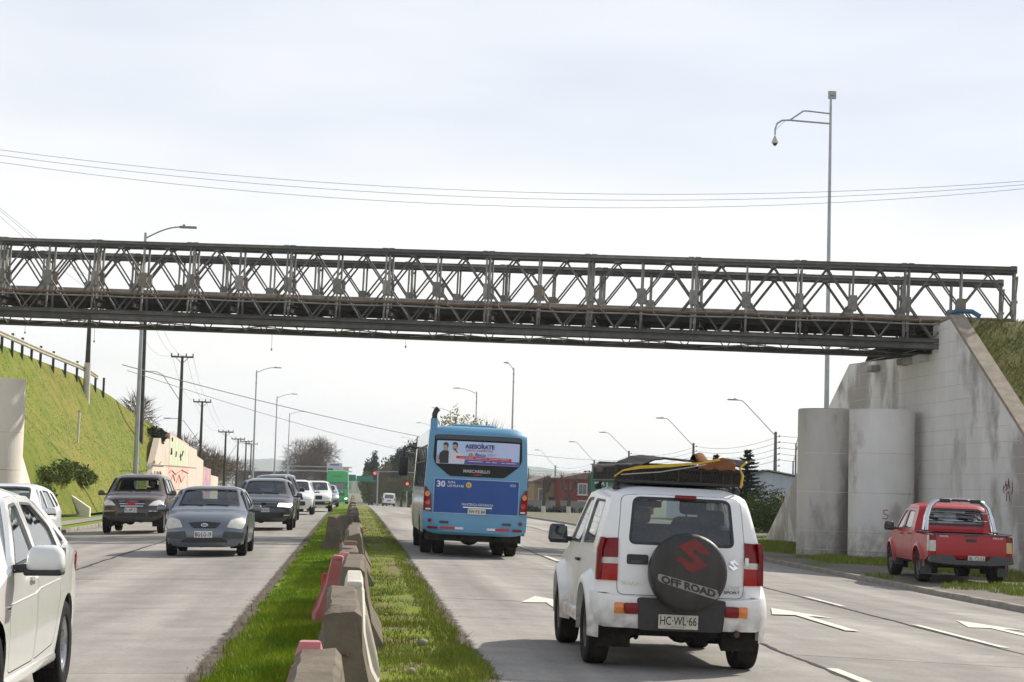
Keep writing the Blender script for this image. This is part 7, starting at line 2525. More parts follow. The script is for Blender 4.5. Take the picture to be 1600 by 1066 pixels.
BAR = [(-0.13, 6.1, 2.75, 0.0, "nearest concrete median barrier, cut by the bottom edge beside a pink barrier", 1),
       (-0.03, 11.0, 2.6, 0.01, "second concrete barrier showing its dark end face above the nearest one", 2),
       (0.02, 17.2, 2.7, -0.01, "concrete barrier with a chipped top just beyond the white plastic barrier", 3),
       (-0.02, 21.6, 2.6, 0.01, "concrete barrier carrying a loose brick on its top", 4),
       (0.05, 27.0, 2.6, 0.015, "concrete barrier next beyond the one with the loose brick", 5),
       (0.02, 30.2, 2.6, -0.01, "concrete barrier two beyond the one with the loose brick", 6),
       (0.08, 33.4, 2.6, 0.0, "last of the straight concrete barriers before the one standing askew", 7),
       (0.05, 46.5, 2.6, 0.0, "first concrete barrier beyond the one standing askew", 9),
       (0.02, 50.5, 2.6, 0.01, "concrete barrier a short gap beyond the askew one", 10),
       (0.05, 55.0, 2.6, 0.0, "concrete barrier under the bridge's near edge on the median", 11),
       (0.03, 61.0, 2.6, 0.0, "concrete barrier just past the bridge on the median", 12)]
for x, y, L, rz, lab, sd in BAR:
    concrete_barrier(x, y, L, rz, lab, sd)
concrete_barrier(-0.42, 41.5, 1.4, R_(-22), "tall dark concrete barrier turned askew across the median", 8, tilt=-0.05)
FAR = [66, 71.5, 77, 84, 92, 100, 110, 121, 133, 146]
for k, y in enumerate(FAR):
    o = concrete_barrier(0.03, y, 2.6, 0.0, "%s of the distant concrete barriers dwindling from the bridge towards the green lorry" % ("nearest", "second", "third", "fourth", "fifth", "sixth", "seventh", "eighth", "ninth", "farthest")[k], 20 + k % 3)
mb = MB().rbox((0, 0, 0.025), (0.15, 0.09, 0.05), 0.012, 2, rz=0.3)
o = mb.build("brick", pm("old_brick", (0.30, 0.20, 0.13), (0.24, 0.17, 0.12), 10, rough=0.9, bump=0.4, bscale=40), None, loc=(-0.01, 21.85, 0.865))
tag(o, "loose brick lying on top of a concrete median barrier", "brick")


def plastic_barrier(x, y, L, rz, mat, label, tilt=0.0, h=0.82):
    z = float(med_z(np.array(x), np.array(y + L / 2))) - 0.02
    th = empty("plastic_barrier", (x, y, z), rz, label, "barrier", ry=tilt)
    prof = [(-0.20, 0.0), (0.20, 0.0), (0.21, 0.12), (0.17, 0.2), (0.10, 0.46), (0.075, h - 0.06), (0.055, h), (-0.055, h), (-0.075, h - 0.06), (-0.10, 0.46), (-0.17, 0.2), (-0.21, 0.12)]
    n = 20
    vs, fs = [], []
    k = len(prof)
    for i in range(n + 1):
        t = i / n
        pinch = 0.78 if i in (0, n) else 1.0
        rib = 1.0 if (i % 5) in (0, 1, 4) else 0.86
        top = 1.0 - (0.09 if 0.12 < t < 0.88 else 0.0)
        for (px, pz) in prof:
            s = pinch * (rib if 0.15 < pz < h - 0.1 else 1)
            vs.append((px * s, L * t, pz * (top if pz > 0.6 else 1)))
    for i in range(n):
        for j in range(k):
            fs.append((i * k + j, i * k + (j + 1) % k, (i + 1) * k + (j + 1) % k, (i + 1) * k + j))
    fs.append(tuple(range(k)))
    fs.append(tuple(reversed([n * k + j for j in range(k)])))
    MB().add(vs, fs).build("shell", mat, th, smooth=True, sharp=R_(38), fix=True)
    for sg in (1, -1):                          # ribs on both flanks
        for yy in np.linspace(0.12, L - 0.12, 5):
            MB().add([(sg * 0.215, yy - 0.04, 0.13), (sg * 0.215, yy + 0.04, 0.13), (sg * 0.095, yy + 0.03, 0.58), (sg * 0.095, yy - 0.03, 0.58),
                    (sg * 0.19, yy - 0.04, 0.10), (sg * 0.19, yy + 0.04, 0.10), (sg * 0.05, yy + 0.03, 0.62), (sg * 0.05, yy - 0.03, 0.62)],
                   [(0, 1, 2, 3), (0, 4, 5, 1), (1, 5, 6, 2), (2, 6, 7, 3), (3, 7, 4, 0)]).build("rib", mat, th)
    mb = MB()
    mb.rbox((0, 0.06, h - 0.015), (0.125, 0.15, 0.06), 0.025, 2)
    mb.build("filler_cap", mat, th, smooth=True)
    MB().rbox((-0.13, 0.2, h - 0.28), (0.05, 0.08, 0.16), 0.015).build("reflector", pm("bright_red_plastic", (0.60, 0.03, 0.04), None, 5, rough=0.5), th)
    return th


plastic_barrier(-0.175, 8.75, 1.25, 0.02, M_PINK_P, "faded pink plastic barrier beside the nearest concrete barrier", h=0.71)
plastic_barrier(0.035, 13.9, 1.9, 0.0, M_WHITE_P, "dirty white plastic barrier between two concrete barriers")
plastic_barrier(-0.20, 20.1, 1.35, R_(-3), M_PINK_P, "faded red plastic barrier leaning on the left of the concrete row", tilt=0.08, h=0.75)

# ---------------------------------------------------------------- left retaining wall with painted panels
M_GW = pm("painted_wall_cream", (0.60, 0.50, 0.40), (0.66, 0.56, 0.46), 0.7, rough=0.85, c3=(0.56, 0.40, 0.32), s3=0.55, lo3=0.56, hi3=0.7, bump=0.1, bscale=20, detail=9)
M_GW2 = pm("painted_wall_pink", (0.62, 0.42, 0.34), (0.66, 0.55, 0.46), 0.6, rough=0.85, c3=(0.56, 0.20, 0.18), s3=1.3, lo3=0.55, hi3=0.66, detail=10)
M_GREEN_G = pm("pastel_green", (0.46, 0.62, 0.42), (0.62, 0.66, 0.50), 1.4, rough=0.85, stretch=(1, 1, 0.1))
M_PURP = pm("purple_mural", (0.30, 0.18, 0.46), (0.62, 0.40, 0.22), 0.9, rough=0.85, c3=(0.25, 0.42, 0.55), s3=1.2)
th = empty("graffiti_wall", (-11.0, 104, 0), 0, "stepped cream retaining wall with faded graffiti along the left embankment", "wall")
pans = [(100.2, 106.2, 0.35, 3.72, M_GW), (106.2, 111.9, 3.72, 3.80, M_GW), (112.0, 124.9, 4.15, 3.72, M_GW2), (125.0, 131.6, 3.62, 3.46, M_GW), (131.7, 137.4, 3.05, 2.78, M_GW), (137.5, 145, 2.35, 2.2, M_PURP), (145.1, 153, 1.75, 1.6, M_GW)]
for a, b, za, zb_, mt in pans:
    wall_prism("wall_panel", mt, [(a - 104, -0.9), (b - 104, -0.9), (b - 104, zb_), (a - 104, za)], (0, 0, 0), (0, 1, 0), (-1, 0, 0), 0.35, th)
MB().box((0.012, 8, 2.2), (0.03, 39, 0.03)).build("string_course", M_STAIN, th)
MB().box((0.012, 11, 0.75), (0.03, 45, 0.02)).build("string_course", M_STAIN, th)
for k in range(7):
    mt = M_GREEN_G if k % 2 == 0 else pm("pastel_yellow", (0.66, 0.62, 0.42), None, 2, rough=0.85)
    a, b = 112.2 + k * 1.75, 112.2 + (k + 1) * 1.75 - 0.1
    wall_prism("painted_stripe", mt, [(a - 104, 2.26), (b - 104, 2.26), (b - 104, 4.02 - 0.033 * (b - 112)), (a - 104, 4.02 - 0.033 * (a - 112))], (0.01, 0, 0), (0, 1, 0), (-1, 0, 0), 0.005, th)
dk = pm("dark_spray", (0.05, 0.05, 0.07), None, 5, rough=0.8)
spray(th, (0.02, 0, 0), [[(0, 8.6 + u, 2.9 + v) for u, v in st] for st in ([(0, 0), (0.2, 0.35), (0.5, 0.0)], [(3.2, -0.1), (3.4, 0.2)], [(6.0, -0.1), (6.2, 0.1), (6.6, -0.3)], [(7.2, 0.0), (7.8, 0.3), (8.2, 0.25)], [(0.4, 1.0), (0.6, 0.8)])], 0.06, dk)
spray(th, (0.02, 0, 0), [[(0, -1.4 + u * 1.5, 1.35 + v * 0.8) for u, v in st] for st in ([(0, 0.5), (0, 0), (0.3, 0)], [(0.7, 0), (1.0, 0.6), (1.3, 0)], [(1.8, 0), (1.8, 0.6), (2.2, 0.2), (2.5, 0.6), (2.5, 0)], [(3.0, 0), (3.0, 0.6), (3.4, 0.3)], [(0, 1.0), (4, 1.0)], [(0.5, 1.15), (0.7, 1.35), (0.9, 1.15)], [(2.6, 1.15), (3.3, 1.3)])], 0.035, pm("faint_spray", (0.22, 0.2, 0.2), None, 5, rough=0.8))
spray(th, (0.02, 0, 0), [[(0, 8.2 + u * 1.6, 1.2 + v) for u, v in st] for st in ([(0, 0.6), (1, 0.75), (2.5, 0.5), (5, 0.8), (8, 0.6)], [(0.5, 0), (1.5, 0.5), (2.3, 0.1)], [(3, 0), (4, 0.5), (5, 0.0), (6.4, 0.4)])], 0.03, pm("red_spray", (0.5, 0.12, 0.12), None, 5, rough=0.8))
MB().box((-0.6, 6.9, 3.9), (0.9, 1.0, 0.5)).build("dark_end_block", M_STAIN, th)

th = empty("low_wall", (-10.9, 70, 0), 0, "short low beige wall at the foot of the left embankment", "wall")
wall_prism("wall_face", M_ABUT_L, [(-2.6, -0.2), (0.5, -0.2), (0.5, 0.25), (-0.5, 0.9), (-2.6, 1.25)], (0, 5, 0), (1, 0, 0), (0, 1, 0), 0.3, th)
MB().bar((-2.6, 5.12, 1.29), (-0.48, 5.12, 0.95), 0.42, 0.07).build("wall_cap", M_COPE, th)


# ---------------------------------------------------------------- vegetation
def leaf_cloud(blobs, n, size, seed, flat=0.0):
    """n small leaf faces spread through ellipsoid blobs [(cx, cy, cz, rx, ry, rz)]: vertices, faces."""
    r = np.random.default_rng(seed)
    vol = np.array([b[3] * b[4] * b[5] for b in blobs]) ** 0.75
    which = r.choice(len(blobs), n, p=vol / vol.sum())
    B = np.array(blobs)[which]
    d = r.normal(size=(n, 3))
    d /= np.linalg.norm(d, axis=1)[:, None]
    rad = r.random(n) ** 0.45 * r.uniform(0.85, 1.12, n)
    P = B[:, :3] + d * rad[:, None] * B[:, 3:]
    a = r.normal(size=(n, 3))
    a /= np.linalg.norm(a, axis=1)[:, None]
    b = np.cross(a, r.normal(size=(n, 3)))
    b /= np.linalg.norm(b, axis=1)[:, None]
    s = size * r.uniform(0.5, 1.4, n)[:, None]
    V = np.stack([P - a * s, P + b * s * 0.5, P + a * s, P - b * s * 0.5], 1).reshape(-1, 3)
    return V, np.arange(4 * n).reshape(-1, 4)


def twig_cloud(blobs, n, ln, wd, seed, up=0.6):
    """Thin twig slivers pointing outwards: reads as a leafless crown."""
    r = np.random.default_rng(seed)
    vol = np.array([b[3] * b[4] * b[5] for b in blobs]) ** 0.75
    which = r.choice(len(blobs), n, p=vol / vol.sum())
    B = np.array(blobs)[which]
    d = r.normal(size=(n, 3))
    d[:, 2] += up
    d /= np.linalg.norm(d, axis=1)[:, None]
    rad = r.random(n) ** 0.5
    P = B[:, :3] + d * rad[:, None] * B[:, 3:]
    t = d + 0.5 * r.normal(size=(n, 3))
    t /= np.linalg.norm(t, axis=1)[:, None]
    L_ = ln * r.uniform(0.5, 1.5, n)[:, None]
    c = np.cross(t, r.normal(size=(n, 3)))
    c /= np.linalg.norm(c, axis=1)[:, None]
    V = np.stack([P - c * wd, P + c * wd, P + t * L_], 1).reshape(-1, 3)
    return V, np.arange(3 * n).reshape(-1, 3)


M_BARK = pm("bark", (0.11, 0.085, 0.065), (0.07, 0.055, 0.045), 6, rough=0.95, bump=0.6, bscale=20, stretch=(1, 1, 0.3))
M_TWIG = pm("bare_twigs", (0.13, 0.095, 0.065), (0.17, 0.125, 0.08), 0.25, rough=0.95)
M_TWIG2 = pm("olive_twigs", (0.15, 0.14, 0.06), (0.19, 0.15, 0.08), 0.25, rough=0.95)
M_EVER = pm("evergreen_leaf", (0.022, 0.036, 0.02), (0.04, 0.055, 0.026), 0.3, rough=0.85)
M_SPRUCE = pm("spruce_needle", (0.018, 0.032, 0.022), (0.032, 0.046, 0.028), 0.8, rough=0.9)
M_HEDGE = pm("hedge_leaf", (0.05, 0.085, 0.02), (0.085, 0.115, 0.03), 0.8, rough=0.85)
M_SHRUB = pm("shrub_leaf", (0.085, 0.13, 0.022), (0.15, 0.175, 0.04), 0.9, rough=0.85, c3=(0.13, 0.12, 0.05), s3=1.5)
M_POPLAR = pm("pale_leaf", (0.28, 0.29, 0.09), (0.36, 0.33, 0.13), 1.0, rough=0.85)


def tree(name, x, y, h, blobs, label, mat, kind='leaf', n=4000, size=0.25, seed=1, trunk_r=None, z=None, group=None, limbs=5, cat="tree"):
    z = float(zc(y)) - 0.5 if z is None else z
    th = empty(name, (x, y, z), 0, label, cat, group)
    r = random.Random(seed)
    tr = trunk_r or h * 0.022
    mb = MB()
    top = h * 0.72
    pts = [(r.uniform(-0.02, 0.02) * h * t, r.uniform(-0.02, 0.02) * h * t, top * t) for t in (0, 0.25, 0.5, 0.75, 1)]
    mb.tube(pts, [tr * 1.25, tr, tr * 0.8, tr * 0.55, tr * 0.25], 7)
    for k in range(limbs):
        b = blobs[k % len(blobs)]
        t = r.uniform(0.25, 0.7)
        p0 = Vector((0, 0, top * t))
        p2 = Vector((b[0] + r.uniform(-0.5, 0.5) * b[3], b[1], b[2] + r.uniform(-0.2, 0.5) * b[5]))
        p1 = p0.lerp(p2, 0.5) + Vector((0, 0, -0.05 * h))
        mb.tube([p0, p1, p2], [tr * 0.5, tr * 0.35, tr * 0.12], 5)
    mb.build("trunk", M_BARK, th, smooth=True)
    V, F = (leaf_cloud if kind == 'leaf' else twig_cloud)(blobs, n, *((size,) if kind == 'leaf' else (size, size * 0.03)), seed)
    link("crown", np_mesh("crown", V, F, mat), th)
    return th


def blob_ring(R, H, zc0, k, seed, s=0.55):
    r = random.Random(seed)
    out = [(0, 0, zc0, R * 0.75, R * 0.7, H * 0.42)]
    for i in range(k):
        a = 2 * math.pi * i / k + r.uniform(-0.4, 0.4)
        q = R * r.uniform(0.35, 0.7)
        out.append((q * math.cos(a), q * math.sin(a), zc0 + H * r.uniform(-0.3, 0.3), R * s * r.uniform(0.7, 1.2), R * s * r.uniform(0.7, 1.1), H * 0.32 * r.uniform(0.7, 1.2)))
    return out


# row of leafless trees behind the graffiti wall and farther along the left
for k, (x, y, h, R, lab) in enumerate([(-17.0, 138, 7.6, 2.6, "leafless brown tree rising behind the left embankment crest"),
                                       (-17.0, 158, 6.0, 3.4, "leafless brown tree beside the second crossarm pole"),
                                       (-17.5, 176, 6.4, 4.0, "broad leafless tree between the second and third crossarm poles"),
                                       (-18.0, 200, 6.0, 4.5, "leafless tree left of the third crossarm pole"),
                                       (-19.0, 230, 6.2, 4.5, "leafless tree behind the far cluster of crossarm poles"),
                                       (-20.0, 265, 6.6, 5.0, "farthest leafless tree of the brown row on the left")]):
    tree("bare_tree", x, y, h, blob_ring(R, h * 0.75, h * 0.58, 6, 30 + k), lab, M_TWIG, 'twig', 5200, 0.9, 30 + k, group="leafless trees left of the road")
tree("bare_tree", -7.8, 384, 12.6, blob_ring(5.6, 10.5, 7.0, 9, 51, 0.6), "big rounded leafless tree above the queue of cars", M_TWIG, 'twig', 12000, 1.3, 51)
# dense trees closing the road view
for k, (x, y, h, R, mt, kd, lab) in enumerate([
        (6.0, 330, 8.0, 2.8, M_TWIG2, 'twig', "pale olive leafless tree at the left of the far wood"),
        (9.6, 318, 12.6, 3.2, M_EVER, 'leaf', "dark ragged evergreen towering over the far wood"),
        (3.2, 360, 10.0, 2.0, M_EVER, 'leaf', "small dark evergreen left of the pale olive tree"),
        (13.5, 312, 11.6, 3.6, M_EVER, 'leaf', "dark evergreen seen beside the bus mirror"),
        (11.0, 300, 8.0, 3.4, M_TWIG, 'twig', "brown leafless tree in front of the dark evergreens"),
        (7.8, 296, 5.2, 2.6, M_TWIG2, 'twig', "low olive brown bush behind the hanging red traffic light"),
        (3.6, 345, 6.2, 2.4, M_SHRUB, 'leaf', "low green bush where the far road disappears"),
        (15.0, 290, 6.5, 3.0, M_TWIG2, 'twig', "brownish bush next to the far white van"),
        (9.0, 345, 11.0, 4.2, M_EVER, 'leaf', "broad dark tree filling the back of the far wood"),
        (5.0, 372, 8.5, 3.2, M_EVER, 'leaf', "round dark tree left of the broad one in the far wood"),
        (16.5, 335, 10.0, 4.0, M_EVER, 'leaf', "dark tree right of the broad one, towards the bus"),
        (10.5, 286, 4.2, 3.2, M_SHRUB, 'leaf', "low green thicket under the far wood beside the road")]):
    tree("wood_tree", x, y, h, blob_ring(R, h * 0.85, h * 0.56, 7, 60 + k), lab, mt, kd, 6500 if kd == 'twig' else 6500, 0.8 if kd == 'twig' else 0.30, 60 + k)
for k in range(7):                               # trees farther right, behind the bus
    x, y = 20 + 7 * k, 330 + 12 * (k % 3)
    tree("wood_tree", x, y, 7.0 + (k % 3), blob_ring(3.6, 6.0, 4.2, 6, 80 + k), "%s from the left in the distant tree belt behind the bus and houses" % ("first tree", "second tree", "third tree", "fourth tree", "fifth tree", "sixth tree", "last tree")[k], M_EVER if k % 2 else M_TWIG2, 'leaf' if k % 2 else 'twig', 2600, 0.35 if k % 2 else 0.8, 80 + k, group="distant tree belt")
# autumn poplar over the bus roof
tree("poplar", 10.5, 180, 10.6, [(-1.7, 0, 8.0, 0.9, 0.8, 1.6), (-0.8, 0, 8.9, 0.5, 0.5, 1.8), (0.3, 0, 8.3, 0.9, 0.8, 1.3), (1.3, 0, 8.5, 0.7, 0.6, 1.0), (2.2, 0, 8.0, 0.5, 0.5, 1.0), (0, 0, 5.5, 2.2, 1.5, 2.0)], "pale yellow-green tree with thin foliage above the bus roof", M_POPLAR, 'leaf', 1900, 0.15, 5, trunk_r=0.12, limbs=9)
th = tree("bare_poplar", 13.6, 184, 9.2, [(0, 0, 6.2, 1.6, 1.0, 2.2)], "leafless upright twigs beside the yellow-green tree over the bus", M_TWIG, 'twig', 260, 1.6, 6, trunk_r=0.08)


def conifer(x, y, h, R, label, seed, z=None):
    z = float(zc(y)) - 0.4 if z is None else z
    th = empty("conifer", (x, y, z), 0, label, "tree")
    MB().tube([(0, 0, 0), (0, 0, h)], 0.14, 7, r1=0.02).build("trunk", M_BARK, th)
    r = np.random.default_rng(seed)
    V, F = [], []
    n = 0
    for zz in np.arange(0.9, h - 0.1, 0.22):
        rr = R * (1 - zz / h) ** 0.8 * r.uniform(0.6, 1.2)
        k = int(9 + 22 * rr / R)
        for i in range(k):
            a = r.uniform(0, 2 * np.pi)
            L_ = rr * r.uniform(0.45, 1.25)
            dx, dy = np.cos(a), np.sin(a)
            for j in range(9):
                t = (j + 1) / 9
                p = np.array([dx * L_ * t, dy * L_ * t, zz + 0.12 * L_ * t * t * 2 - 0.18 * L_ * t])
                s = 0.20 * (1.15 - 0.6 * t)
                q = r.normal(size=3) * s
                w_ = np.array([-dy, dx, 0]) * s
                V += [p - w_, p + q * 0.4 + np.array([dx, dy, 0]) * s, p + w_, p + np.array([0, 0, -0.10]) - np.array([dx, dy, 0]) * s * 0.5]
                F.append((n, n + 1, n + 2, n + 3))
                n += 4
    link("crown", np_mesh("crown", np.array(V), np.array(F), M_SPRUCE), th)
    return th


conifer(22.75, 106, 4.55, 2.5, "dark spruce standing behind the white four-wheel-drive's roof load", 3)
conifer(21.7, 110, 4.3, 1.2, "slim spruce just left of the bigger dark spruce", 4)


def bush(name, x, y, z, rx, ry, rz, label, mat, n, size, seed, group=None):
    th = empty(name, (x, y, z), 0, label, "bush", group)
    V, F = leaf_cloud([(0, 0, rz * 0.5, rx, ry, rz * 0.62), (rx * 0.5, 0, rz * 0.4, rx * 0.6, ry * 0.8, rz * 0.5), (-rx * 0.5, 0, rz * 0.45, rx * 0.6, ry * 0.8, rz * 0.55)], n, size, seed)
    link("foliage", np_mesh("foliage", V, F, mat), th)
    MB().tube([(0, 0, -0.1), (0.02, 0, rz * 0.5)], 0.04, 6).build("stem", M_BARK, th)
    return th


bush("hedge", 19.0, 84, -0.5, 1.5, 1.2, 2.0, "clipped green hedge between the white four-wheel-drive and the right wing wall", M_HEDGE, 5000, 0.07, 1)
bush("hedge", 20.3, 87, -0.5, 0.9, 0.9, 2.0, "reddish brown bush at the end of the green hedge", pm("russet_leaf", (0.16, 0.075, 0.03), (0.11, 0.07, 0.03), 1, rough=0.85), 2500, 0.07, 2)
bush("hedge", 22.5, 98, -0.6, 3.0, 1.2, 1.6, "long low hedge in front of the pale warehouse", M_HEDGE, 5000, 0.09, 3)
r_ = random.Random(5)
for k in range(7):
    y = 70.2 + 1.55 * k
    X0 = -12.25 + 0.13 * k + 0.15 * (k % 2)
    (ta, tb), (ca, cb) = interp3(toe, np.array(y)), interp3(crest, np.array(y))
    Z0 = float(tb + max(0.0, (ta - X0) / (ta - ca)) * (cb - tb))
    bush("shrub", X0 + 0.1, y, Z0 - 0.15, 0.6, 0.9, 0.55 + 0.3 * (k % 2), "%s shrub from the bridge at the foot of the left embankment" % ("first", "second", "third", "fourth", "fifth", "sixth", "seventh")[k], M_SHRUB, 1300, 0.07, 40 + k, "shrubs at the foot of the left embankment")
bush("shrub", -11.4, 107.5, 3.5, 0.6, 1.0, 0.8, "dark shrub at the upper corner of the graffiti wall", M_EVER, 1500, 0.10, 60)

# ---------------------------------------------------------------- poles, lamps, wires
M_GALV = pm("galvanised_steel", (0.42, 0.44, 0.46), (0.34, 0.355, 0.37), 3, rough=0.45, metal=0.5)
M_POLE_D = pm("dark_timber_pole", (0.055, 0.05, 0.047), (0.08, 0.072, 0.065), 4, rough=0.9)
M_POLE_C = pm("concrete_pole", (0.16, 0.15, 0.14), (0.12, 0.115, 0.11), 4, rough=0.9)
M_LAMPH = pm("lamp_housing", (0.20, 0.21, 0.22), (0.26, 0.27, 0.28), 6, rough=0.5)
M_WIRE = pm("cable", (0.09, 0.09, 0.095), None, 5, rough=0.7)


def street_lamp(x, y, h, arm, label, rz=0.0, rise=0.55, group="street lamps"):
    z = gzf(min(max(x, -9), 11), y)
    th = empty("street_lamp", (x, y, z), rz, label, "street lamp", group)
    MB().tube([(0, 0, 0), (0, 0, h)], 0.12, 10, r1=0.055).build("post", M_GALV, th, smooth=True)
    pts = [(arm * t, 0, h - 0.25 + rise * math.sin(t * math.pi / 2)) for t in np.linspace(0, 1, 8)]
    MB().tube(pts, 0.035, 6).build("arm", M_GALV, th, smooth=True)
    s = 1 if arm > 0 else -1
    mb = MB().rbox((arm + s * 0.3, 0, h - 0.25 + rise), (0.75, 0.28, 0.09), 0.035)
    mb.box((arm + s * 0.12, 0, h - 0.17 + rise), (0.1, 0.1, 0.07))
    mb.build("lamp_head", M_LAMPH, th, smooth=True)
    mb = MB()
    for zz in (h - 0.6, h - 1.3):
        mb.tube([(0, 0, zz), (0, 0, zz + 0.12)], 0.1, 8)
    mb.build("clamp", M_GALV, th)
    return th


for x, y, arm, lab in ((-9.25, 80, 1.5, "tall grey street lamp in front of the graffiti wall, its head above the bridge"),
                       (-9.66, 180, 1.7, "first tall grey street lamp past the bridge on the left"),
                       (-9.93, 235, 1.9, "second tall street lamp past the bridge on the left"),
                       (-10.4, 295, 2.0, "third and most distant tall street lamp on the left")):
    street_lamp(x, y, 12.0 - gzf(-9, y), arm, lab)
for x, y, arm, rz, lab in ((13.75, 162, -1.6, R_(65), "tall street lamp rising behind the right half of the bus roof"),
                           (13.4, 206, -2.0, 0, "street lamp rising behind the middle of the bus roof"),
                           (13.4, 262, -2.0, 0, "street lamp behind the yellow-green tree over the bus"),
                           (13.5, 330, -2.0, 0, "street lamp just left of the bus roof front"),
                           (13.6, 440, -2.0, 0, "far street lamp right of the distant white van"),
                           (13.4, 560, -2.0, 0, "farthest street lamp above the distant white van")):
    street_lamp(x, y, 11.9 - gzf(11, y), arm, lab, rz)


def arm_pole(x, y, top, tipz, reach, label, k):
    """Concrete pole with a raked pipe arm."""
    z = float(zc(y)) - 0.5
    th = empty("lamp_pole", (x, y, z), 0, label, "lamp pole", "raked-arm lamp poles on the right")
    H = top - z
    MB().tube([(0, 0, 0), (0, 0, H)], 0.17, 8, r1=0.10).build("pole", M_POLE_C, th, smooth=True)
    dz = tipz - top
    MB().tube([(0, 0, H - 0.3), (-reach * 0.78, 0, H + dz * 0.92), (-reach * 0.86, 0, H + dz * 1.0), (-reach, 0, H + dz * 1.02)], 0.035, 6).build("arm", M_GALV, th, smooth=True)
    MB().rbox((-reach - 0.25, 0, H + dz * 1.02), (0.75, 0.26, 0.10), 0.04).box((-reach - 0.1, 0, H + dz * 1.02 + 0.08), (0.1, 0.1, 0.07)).build("lamp_head", M_LAMPH, th, smooth=True)
    mb = MB()
    for q in range(9):
        zz = H - 0.35 - 0.42 * q
        if zz > 1.5:
            mb.bar((0.05, 0, zz), (0.30, 0, zz), 0.03)
            mb.tube([(0.28, 0, zz), (0.28, 0, zz + 0.1)], 0.05, 6)
    mb.build("insulator", M_POLE_D, th)
    return th


ARM = [(29.9, 130, 5.9, 8.05, 2.9), (31.0, 168, 5.9, 8.05, 2.9), (31.6, 212, 5.9, 7.9, 2.9), (32.4, 249, 5.3, 7.6, 2.9), (33.0, 303, 5.0, 7.4, 2.9), (33.5, 355, 4.9, 7.2, 2.9)]
ORD = ["nearest raked-arm lamp pole, before the pale warehouse", "second raked-arm lamp pole, above the brown cloth on the roof load", "third raked-arm lamp pole, above the left end of the roof load", "fourth raked-arm lamp pole, behind the green road sign", "fifth raked-arm lamp pole, over the red house", "farthest raked-arm lamp pole, just right of the bus"]
for k, (x, y, a, b, c_) in enumerate(ARM):
    arm_pole(x, y, a, b, c_, ORD[k], k)
mb = MB()


def wire_thing(name, paths, r, label, group=None):
    mb = MB()
    for p in paths:
        mb.tube(p, r, 4, cap=False)
    o = mb.build(name, M_WIRE)
    return tag(o, label, "cable", group)


for k in range(5):
    pts = []
    for (x, y, a, b, c_) in [(28.9, 95, 6.2, 0, 0)] + ARM:
        pts.append((x + 0.28, y, a - 0.3 - 0.42 * k))
    full = []
    for p, q in zip(pts[:-1], pts[1:]):
        full += sag(p, q, 0.5, 8)
    wire_thing("overhead_cable", [full], 0.014, "%s of the thin cables strung between the raked-arm lamp poles" % ("topmost", "second from the top", "middle one", "fourth from the top", "lowest")[k], "cables on the right-hand poles")
for x, y, h, lab in ((33.8, 140, 6.2, "small lamp on a thin post right of the nearest raked-arm pole"), (36.0, 150, 5.0, "short dark post near the pale warehouse's right end")):
    th = empty("lamp_post", (x, y, -0.8), 0, lab, "lamp post")
    MB().tube([(0, 0, 0), (0, 0, h)], 0.10, 8, r1=0.06).build("post", M_POLE_C, th)
    MB().tube([(0, 0, h - 0.2), (0.5, 0, h + 1.8)], 0.03, 6).rbox((0.75, 0, h + 1.85), (0.7, 0.3, 0.12), 0.04).build("lamp_head", M_LAMPH, th)


def crossarm_pole(x, y, top, base, arm, label, pale=0.0, k=0):
    th = empty("utility_pole", (x, y, base), 0, label, "utility pole", "crossarm utility poles on the left")
    H = top - base
    MB().tube([(0, 0, 0), (0, 0, H)], 0.17, 8, r1=0.09).build("pole", M_POLE_D, th, smooth=True)
    if arm:
        MB().box((0, -0.12, H - 0.08), (arm, 0.1, 0.12)).build("crossarm", M_POLE_D, th)
        mb = MB()
        for u in (-0.48, -0.18, 0.18, 0.48):
            mb.tube([(u * arm, -0.12, H - 0.02), (u * arm, -0.12, H + 0.16)], 0.045, 6)
        mb.build("insulator", M_POLE_D, th)
        MB().bar((-arm * 0.3, -0.12, H - 0.1), (0, -0.1, H - 0.55), 0.04).bar((arm * 0.3, -0.12, H - 0.1), (0, -0.1, H - 0.55), 0.04).build("brace", M_POLE_D, th)
    if pale:
        MB().lathe([(0.185, 0.0), (0.165, pale)], 12).build("white_band", pm("whitewash", (0.62, 0.58, 0.52), (0.5, 0.46, 0.4), 4, rough=0.9), th, smooth=True)
    return th


CP = [(-12.14, 130, 9.95, 2.9, 1.55, "first crossarm pole, rising above the painted end of the graffiti wall"), (-13.1, 160, 8.05, -0.6, 1.5, "second crossarm pole from the bridge, right of the graffiti wall"), (-13.75, 200, 6.5, -1.2, 1.6, "third crossarm pole from the bridge on the left"),
      (-14.9, 240, 6.6, -1.8, 1.7, "fourth crossarm pole from the bridge on the left"), (-15.6, 270, 6.9, -2.2, 1.8, "fifth crossarm pole, leftmost of the far pair"), (-16.5, 300, 7.1, -2.6, 2.0, "farthest crossarm pole beside the far street lamp")]
for k, (x, y, t, b, a, lab) in enumerate(CP):
    crossarm_pole(x, y, t, b, a, lab)
crossarm_pole(-13.6, 95, 9.6, 4.9, 0, "dark pole with whitewashed foot on the left embankment", pale=2.3)
crossarm_pole(-11.95, 105, 10.4, 2.6, 1.5, "dark utility pole close behind the near left street lamp")
